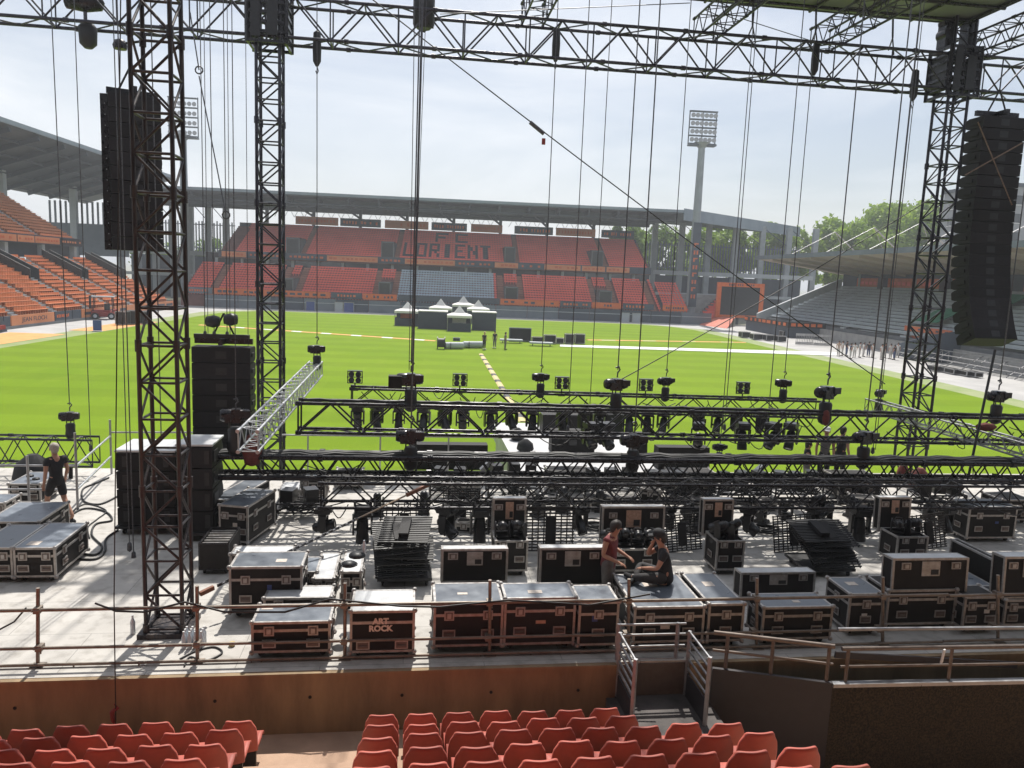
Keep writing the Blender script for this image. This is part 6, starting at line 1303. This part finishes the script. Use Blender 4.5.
part('core', MB().lathe([(.45, -.32), (.45, .32)], 14, (0, 0, .62), 'x'), M['cable'], t)
gbox('speaker_box', 'small black box behind the grey rolls on the pitch', 'box', 453, 460, 341, 338, .8, 'casewood', 'greyboard')
# left touchline things
p = GZ(104, 319, 0); t = wpart_thing('forklift', 'red forklift with a grey cab parked on the left track', 'forklift', p, .3)
part('chassis', MB().xprism([(-.9, .35), (-.95, .9), (-.4, 1.15), (.5, 1.15), (.9, .95), (.9, .35)], -1.3, 1.3), M['red'], t)
[part('cab_post', MB().bar((x, y, .9), (x*.92, y*.9, 2.75), .06, 6), M['black'], t) for x in (-1.1, 1.1) for y in (-.7, .75)]; part('cab_roof', MB().b2((-1.25, -.85, 2.75), (1.25, .85, 2.86)), M['lightgrey'], t); part('seat', MB().b2((.1, -.3, 1.1), (.7, .3, 1.9)), M['black'], t); part('counterweight', MB().b2((1.0, -.7, .45), (1.55, .7, 1.25)), M['red'], t)
for x in (-.85, .95):
    for y in (-.9, .9): w_ = part('wheel', MB().lathe([(.3, -.14), (.42, -.12), (.42, .12), (.3, .14)], 14, (x, y, .42), 'y'), M['rubber'], t); part('rim', MB().lathe([(.22, -.16), (.22, .16)], 12, (x, y, .42), 'y'), M['lightgrey'], w_)
part('mast', MB().b2((-1.55, -.5, .3), (-1.4, -.35, 2.9)).b2((-1.55, .35, .3), (-1.4, .5, 2.9)), M['black'], t); part('fork', MB().b2((-2.3, -.45, .2), (-1.5, -.3, .28)).b2((-2.3, .3, .2), (-1.5, .45, .28)), M['black'], t)
p = GZ(97.5, 331.5, 0); t = wpart_thing('sign_stand', 'blue board standing on the left track near the grass', 'sign', p, .3); part('board', MB().b2((-.4, -.03, .1), (.4, .05, 1.15)), M['blue'], t); part('foot', MB().b2((-.45, -.35, 0), (.45, .35, .06)), M['lightgrey'], t)
for px0, px1, yb, yt, lb in ((115.5, 126, 325, 312, 'black case with grey edges left of the rusty tower, on the track'), (127, 136, 324.5, 311, 'middle black case of the trackside trio behind the rusty tower'), (140, 148, 324, 312, 'right black case of the trackside trio behind the rusty tower')):
    gbox('flight_case', lb, 'flight case', px0, px1, yb, yt, 1.2, 'casewood', 'galvgrey', 'cases beside the left touchline')
t = wpart_thing('team_shelter', 'dark low shelter at the left frame edge under the orange seats', 'shelter', Vector((-45.1, 74.5, 0))); part('shell', MB().xprism([(0, 0), (0, 1.2), (.8, 1.9), (3.6, 1.5), (4.4, 0)], -.9, .9), M['navyboard'], t); part('seat_row', MB().b2((.91, .4, .3), (1.2, 3.6, .7)), M['red'], t)
# right touchline clutter
for k in range(10):
    p = GZ(804 if k < 5 else 822, 345.5+(1 if k >= 5 else 0)-.55*(k % 5), 0); t = wpart_thing('crowd_barrier', f'grey steel barrier in the {"left" if k < 5 else "right"} stack by the benches, {ORD[k % 5]} from the front', 'barrier', p, -.06, 'stacked barriers by the right stand')
    b = MB(); [b.bar((-1.1+2.2*q/10, 0, .15), (-1.1+2.2*q/10, 0, 1.25), .025, 4) for q in range(11)]; part('bars', b, M['galvgrey'], t); b = MB(); b.bar((-1.15, 0, .15), (1.15, 0, .15), .04, 5); b.bar((-1.15, 0, 1.27), (1.15, 0, 1.27), .04, 5); part('frame', b, M['galvgrey'], t)
for k, (px, py, w) in enumerate(((746, 338, 9), (758, 340, 10), (770, 341, 8), (782, 342, 9), (786, 337, 7), (939, 372, 7), (948, 373, 9), (958, 375, 10), (970, 377, 8), (979, 378, 9))):
    gbox('gear_case', f'dark gear case on the surround, {ORD[k] if k < 5 else ORD[k-5]} of five '+('near the orange screen' if k < 5 else 'in front of the speaker array'), 'flight case', px-w/2, px+w/2, py, py-6, 1.4, 'casewood', 'galvgrey', 'dark cases on the right surround')
for k in range(6):
    a, b = GZ(905+k*22, 378+k*9.5, 0), GZ(928+k*22, 387+k*9.5, 0)
    t = thing('bleacher_bench', f'grey metal bench run beside the right touchline, {ORD[k]} from the far end', 'bench', (50.0, 84-k*6.2, 0), PI/2, 'metal benches by the right touchline'); 
    for q in range(3): part('plank', MB().b2((-5.9, -q*.8-.18, .55+q*.4), (0, -q*.8+.18, .62+q*.4)), M['galvgrey'], t)
    for x in (-5.5, -3, -.4): part('trestle', MB().beam((x, .2, 0), (x, -1.7, 1.3), .06, .06).beam((x, -1.7, 0), (x, -1.7, 1.4), .06, .06), M['galvgrey'], t)
M['clothdark'] = mat('charcoal_cotton', (.04, .038, .04), .85, col2=(.03, .028, .03), scale=14)
# ================================================================ people
def grow(verts, edges, radii, name, mats, sub=1, root=0, parent=None, smooth=True):
    me = bpy.data.meshes.new(name+'_skel'); me.from_pydata(verts, edges, []); o = bpy.data.objects.new(name+'_skel', me); COL.objects.link(o)
    sk = o.modifiers.new('skin', 'SKIN'); sk.use_smooth_shade = True; sk.branch_smoothing = .3
    lay = me.skin_vertices[0].data if me.skin_vertices else None
    if lay is None:
        bpy.context.view_layer.objects.active = o; 
        me.attributes  # layer is made by the modifier
    for i, r in enumerate(radii):
        v = me.skin_vertices[0].data[i]; v.radius = (r, r) if not isinstance(r, tuple) else r; v.use_root = (i == root)
    if sub: s = o.modifiers.new('sub', 'SUBSURF'); s.levels = sub; s.render_levels = sub
    dg = bpy.context.evaluated_depsgraph_get(); dg.update(); out = bpy.data.meshes.new_from_object(o.evaluated_get(dg)); out.name = name
    bpy.data.objects.remove(o); bpy.data.meshes.remove(me)
    out.materials.clear(); out.materials.append(mats)
    out.polygons.foreach_set('use_smooth', [True]*len(out.polygons)); return out
def V(*a): return Vector(a)
def figure(label, loc, rz, J, cloth, fingers=True, hair=None, name='person', extra=None, sub=1, sleeves=.55, shorts=False, group=None, cap=None, bare_arm=True):
    """J: joints in the figure's own frame (facing -y): pelvis, chest, neck, head, and l/r shoulder elbow wrist hip knee ankle toe"""
    t = thing(name, label, 'person', loc, rz, group)
    J = {k: Vector(v) for k, v in J.items()}
    vs, es, rs = [], [], []
    def add(p, r, par=None):
        vs.append(tuple(p)); rs.append(r); i = len(vs)-1
        if par is not None: es.append((par, i))
        return i
    pel = add(J['pelvis'], .125); wst = add(J['pelvis'].lerp(J['chest'], .5), .115, pel); ch = add(J['chest'], .14, wst); nk = add(J['neck'], .056, ch)
    fw = J.get('face', V(0, -1, 0)).normalized(); up = (J['head']-J['neck']).normalized()
    jaw = add(J['head']-up*.075+fw*.025, .062, nk); hd = add(J['head']+up*.0, .088, jaw); add(J['head']+up*.075-fw*.01, .07, hd)
    hands = []
    for s in 'lr':
        sh = add(J[s+'shoulder'], .062, ch); el = add(J[s+'elbow'], .041, sh); m_ = add(J[s+'elbow'].lerp(J[s+'wrist'], .4), .040, el); wr = add(J[s+'wrist'], .027, m_)
        d = (J[s+'wrist']-J[s+'elbow']).normalized(); side = d.cross(V(0, 0, 1)); side = side.normalized() if side.length > .1 else V(1, 0, 0); nrm = side.cross(d)
        pm = add(J[s+'wrist']+d*.055, (.038, .02), wr)
        if fingers:
            for q, L_ in ((-1.5, .062), (-.5, .072), (.5, .075), (1.5, .066)):
                b_ = J[s+'wrist']+d*.085+side*q*.019; k = add(b_, .0095, pm); k2 = add(b_+d*L_*.55-nrm*.012, .0085, k); add(b_+d*L_*.9-nrm*.034, .0075, k2)
            th = add(J[s+'wrist']+d*.035+side*.036*(-1 if s == 'l' else 1), .011, pm); add(J[s+'wrist']+d*.075+side*.056*(-1 if s == 'l' else 1)-nrm*.01, .009, th)
        hp = add(J[s+'hip'], .092, pel); kn = add(J[s+'knee'], .058, hp); cf = add(J[s+'knee'].lerp(J[s+'ankle'], .35), .056, kn); an = add(J[s+'ankle'], .036, cf); add(J[s+'toe'], .034, an)
    body = link('body', grow(vs, es, rs, 'body', M['skin'], sub), t)
    # face, ears
    f = MB(); h = J['head']; sd_ = fw.cross(up).normalized()
    f.lathe([(.0, -.018), (.014, -.01), (.018, .005), (.0, .022)], 6, h-up*.02+fw*.088)
    for s in (-1, 1): f.lathe([(.0, -.03), (.014, -.02), (.018, .01), (.0, .03)], 6, h+sd_*s*.088-up*.012)
    part('face_features', f, M['skin'], body)
    e = MB(); [e.lathe([(.0, -.009), (.011, 0), (.0, .009)], 6, h+sd_*s*.034+up*.012+fw*.078) for s in (-1, 1)]; e.beam(h-up*.058+fw*.079-sd_*.022, h-up*.058+fw*.079+sd_*.022, .008, .008); part('eyes_and_mouth', e, M['hairdark'], body)
    # clothes
    def garment(nm, nodes, edges, m): link(nm, grow([tuple(n[0]) for n in nodes], edges, [n[1] for n in nodes], nm, m, sub), t)
    P = J['pelvis']; C_ = J['chest']; nodes = [(P+(C_-P)*-.42, .150), (P+(C_-P)*.05, .152), (P.lerp(C_, .5), .142), (C_, .160), (J['neck'].lerp(C_, .3), .072)]; ed = [(0, 1), (1, 2), (2, 3), (3, 4)]
    for s in 'lr':
        b_ = len(nodes); nodes += [(J[s+'shoulder'], .080), (J[s+'shoulder'].lerp(J[s+'elbow'], sleeves), .062)]; ed += [(3, b_), (b_, b_+1)]
    garment('shirt', nodes, ed, cloth[0])
    nodes = [(P+(C_-P)*.42, .128), (P-V(0, 0, .01), .158)]; ed = [(0, 1)]
    for s in 'lr':
        b_ = len(nodes)
        if shorts: nodes += [(J[s+'hip'], .112), (J[s+'hip'].lerp(J[s+'knee'], .88), .088)]; ed += [(1, b_), (b_, b_+1)]
        else: nodes += [(J[s+'hip'], .122), (J[s+'knee'], .080), (J[s+'ankle']+(J[s+'knee']-J[s+'ankle'])*.1, .060)]; ed += [(1, b_), (b_, b_+1), (b_+1, b_+2)]
    garment('shorts' if shorts else 'trousers', nodes, ed, cloth[1])
    for s in 'lr':
        a, b_ = J[s+'ankle'], J[s+'toe']; d = (b_-a); d.z = 0; d.normalize(); o_ = V(a.x, a.y, min(a.z, b_.z)-.035)
        part('shoe', MB().path([o_-d*.07+V(0, 0, .045), o_+V(0, 0, .05), o_+d*.1+V(0, 0, .04), o_+d*.19+V(0, 0, .03), o_+d*.22+V(0, 0, .025)], [.035, .05, .047, .042, .02], 8), cloth[2], t)
    # hair or cap
    if hair:
        hm_ = MB(); rh = random.Random(len(label)); seg = 16
        Rm = Matrix((sd_, fw, up)).transposed()
        for (co, ra, rb, rc) in ((h+up*.026-fw*.020, .100, .104, .104), (h-up*.035-fw*.048, .078, .062, .082)):
            b0 = len(hm_.v); vv = []
            for j in range(9):
                ph = PI*j/8
                for i in range(seg):
                    th = 2*PI*i/seg; q = 1+rh.uniform(-.05, .06); vv.append(co+Rm@Vector((ra*q*math.sin(ph)*math.cos(th), rb*q*math.sin(ph)*math.sin(th), rc*q*math.cos(ph))))
            hm_.add(vv, [(j*seg+i, (j+1)*seg+i, (j+1)*seg+(i+1) % seg, j*seg+(i+1) % seg) for j in range(8) for i in range(seg)], 0, True)
        part('hair', hm_, hair, body)
    if cap:
        c = MB(); Rm = Matrix((sd_, fw, up)).transposed().to_4x4(); vs2 = []
        mm = MB(); mm.lathe([(.108, .0), (.110, .03), (.095, .085), (.05, .115), (.0, .12)], 14); mm.add([(-.07, .09, .005), (.07, .09, .005), (.055, .19, .0), (-.055, .19, .0), (-.07, .09, .017), (.07, .09, .017), (.055, .19, .012), (-.055, .19, .012)], [(3, 2, 1, 0), (4, 5, 6, 7), (0, 1, 5, 4), (1, 2, 6, 5), (2, 3, 7, 6), (3, 0, 4, 7)])
        me = mm.mesh('cap', [cap]); me.transform(Matrix.Translation(h+up*.035)@Rm); link('cap', me, body)
    return t
def standing(hgt=1.75, **over):
    k = hgt/1.75
    J = dict(pelvis=(0, 0, .93), chest=(0, .0, 1.30), neck=(0, -.01, 1.47), head=(0, -.03, 1.62), lshoulder=(.185, 0, 1.40), rshoulder=(-.185, 0, 1.40), lelbow=(.24, .03, 1.12), relbow=(-.24, .03, 1.12), lwrist=(.24, -.08, .87), rwrist=(-.24, -.08, .87),
             lhip=(.09, 0, .88), rhip=(-.09, 0, .88), lknee=(.10, -.02, .49), rknee=(-.10, -.02, .49), lankle=(.10, .02, .085), rankle=(-.10, .02, .085), ltoe=(.12, -.14, .045), rtoe=(-.12, -.14, .045))
    J.update(over); return {a: (Vector(b)*k if a != 'face' else Vector(b)) for a, b in J.items()}
# crew member walking away on the left
p = SZ(58, 521, DECK)
figure('person with short grey hair, black T-shirt and shorts, walking past cases on the left', W(p.x, p.y, DECK), A+math.radians(-128),
       standing(1.80, lknee=(.10, -.20, .50), lankle=(.10, -.16, .12), ltoe=(.10, -.34, .07), rknee=(-.10, .10, .50), rankle=(-.10, .40, .17), rtoe=(-.10, .30, .045), lelbow=(.25, .06, 1.13), relbow=(-.25, .0, 1.12), lwrist=(.26, .0, .88), rwrist=(-.27, -.13, .90), face=(-.25, -1, -.1)),
       (M['clothblack'], M['clothblack'], M['clothblack']), hair=M['hairgrey'], shorts=True, sub=2)
# pair talking by the guard rail
zc = DECK+sd2[2]
p = SZ(611, 519, DECK+1.70)
figure('person in a maroon sleeveless top and grey trousers, standing and turned to the seated man', W(p.x, p.y, DECK), A+math.radians(58),
       standing(1.72, chest=(0, -.04, 1.30), neck=(0, -.07, 1.46), head=(0, -.11, 1.605), lelbow=(.22, -.04, 1.13), lwrist=(.16, -.30, 1.04), relbow=(-.23, .04, 1.12), rwrist=(-.17, -.24, 1.02), face=(.35, -1, -.15)),
       (M['clothmaroon'], M['clothgrey'], M['black']), hair=M['hairdark'], sleeves=.18, sub=2)
p = SZ(662, 583, zc); zt_ = zc
figure('person in black T-shirt and cap sitting on a flight case, hand at the chin', W(p.x, p.y, zt_), A+math.radians(-104),
       dict(pelvis=(0, .05, .13), chest=(0, -.01, .50), neck=(0, -.05, .67), head=(0, -.09, .82), face=(.0, -1, -.1), lshoulder=(.19, -.01, .60), rshoulder=(-.19, -.01, .60), lelbow=(.25, -.12, .34), lwrist=(.10, -.34, .28), relbow=(-.22, -.26, .42), rwrist=(-.08, -.20, .66),
            lhip=(.10, .02, .11), rhip=(-.10, .02, .11), lknee=(.26, -.38, .17), rknee=(-.24, -.38, .20), lankle=(.02, -.52, .07), rankle=(.10, -.46, .08), ltoe=(-.10, -.60, .055), rtoe=(.22, -.56, .055)),
       (M['clothblack'], M['clothdark'], M['clothblack']), cap=M['clothblack'], hair=M['hairdark'], sub=2)
# crew behind the trusses
for px, lb, J, cl, hr, rz in ((806, 'person crouching in dark clothes behind the open ended truss at right', standing(1.3), (M['clothblack'], M['clothgrey'], M['clothblack']), None, 1.2), (823, 'person in a grey shirt and white cap behind the open ended truss at right', standing(1.75), (M['clothgrey'], M['clothblack'], M['clothblack']), 'cap', -.4), (839, 'person in black standing right of the white capped one behind the trusses', standing(1.78), (M['clothblack'], M['clothblack'], M['clothblack']), None, 2.0)):
    p = SY(px, 470, 21.2); figure(lb, W(p.x, 21.2, DECK), A+rz, J, cl, False, M['hairdark'] if hr is None else None, cap=M['white'] if hr else None, sub=1)
# crew on the pitch
for px, py, lb, cl, rz, hr in ((484, 349.5, 'person in black with a yellow green cap on the pitch, left of three', (M['clothblack'], M['clothblack'], M['clothwhite']), .6, 'cap'), (494.5, 348, 'person in black on the pitch, middle of three', (M['clothblack'], M['clothgrey'], M['clothwhite']), -.5, None), (505, 349.5, 'person in a grey top on the pitch, right of three', (M['clothgrey'], M['clothgrey'], M['clothblack']), 1.8, None)):
    v = GZ(px, py, .02); figure(lb, v, rz, standing(1.78), cl, False, M['hairdark'] if hr is None else None, cap=M['yellow'] if hr else None, sub=1)
# crowd by the right stand
base = {}
W3 = (M['clothwhite'], M['clothblue'], M['clothblack'], M['clothmaroon'], M['clothgrey'])
crowd = ((838, 'c'), (842, 'w'), (846, 'd'), (850, 'n'), (854, 'w'), (859, 'w'), (863, 'w'), (868, 'd'), (872, 'w'), (881, 'w'), (885, 'n'), (890, 'w'), (894, 'd'), (897, 'w'))
M['clothpale'] = mat('pale_cotton', (.55, .53, .51), .85)
tops = {'w': M['clothwhite'], 'c': mat('beige_cotton', (.55, .42, .34), .85), 'd': M['clothblack'], 'n': mat('navy_cotton', (.04, .06, .13), .85)}
words = {'w': 'white', 'c': 'beige', 'd': 'dark', 'n': 'navy'}
cnt = {}
protos = {}
rg = random.Random(8)
for k, (px, c) in enumerate(crowd):
    v = GZ(px, 358+rg.uniform(-1.6, 1.2)+(px-866)*.03, .0); rz = rg.uniform(0, 6.28); cnt[c] = cnt.get(c, 0)+1
    lb = f'person in a {words[c]} top in the group by the right stand, {ORD[k]} from the left'
    if c not in protos: protos[c] = figure(lb, v, rz, standing(1.74), (tops[c], M['clothblue'] if c == 'd' else M['clothpale'], M['clothblack']), False, M['hairdark'], sub=1, group='group of people by the right stand')
    else: protos[c+str(k)] = dup(protos[c], lb, v, rz); protos[c+str(k)].scale = (1, 1, rg.uniform(.93, 1.04))
HAZE = .0008
# ---------------------------------------------------------------- the hazy air
hz = bpy.data.materials.new('pale_haze'); hz.use_nodes = True; nt = hz.node_tree; nt.nodes.remove(nt.nodes['Principled BSDF'])
pv = nt.nodes.new('ShaderNodeVolumePrincipled'); pv.inputs['Color'].default_value = (.86, .90, .96, 1); pv.inputs['Density'].default_value = HAZE; pv.inputs['Anisotropy'].default_value = .3
nt.links.new(pv.outputs[0], nt.nodes['Material Output'].inputs['Volume'])
tag(part('haze', MB().b2((-1700, -400, -1.5), (1700, 2800, 46)), hz), 'thin pale summer haze over the whole stadium', 'haze', None, 'stuff')
scene.cycles.volume_bounces = 0
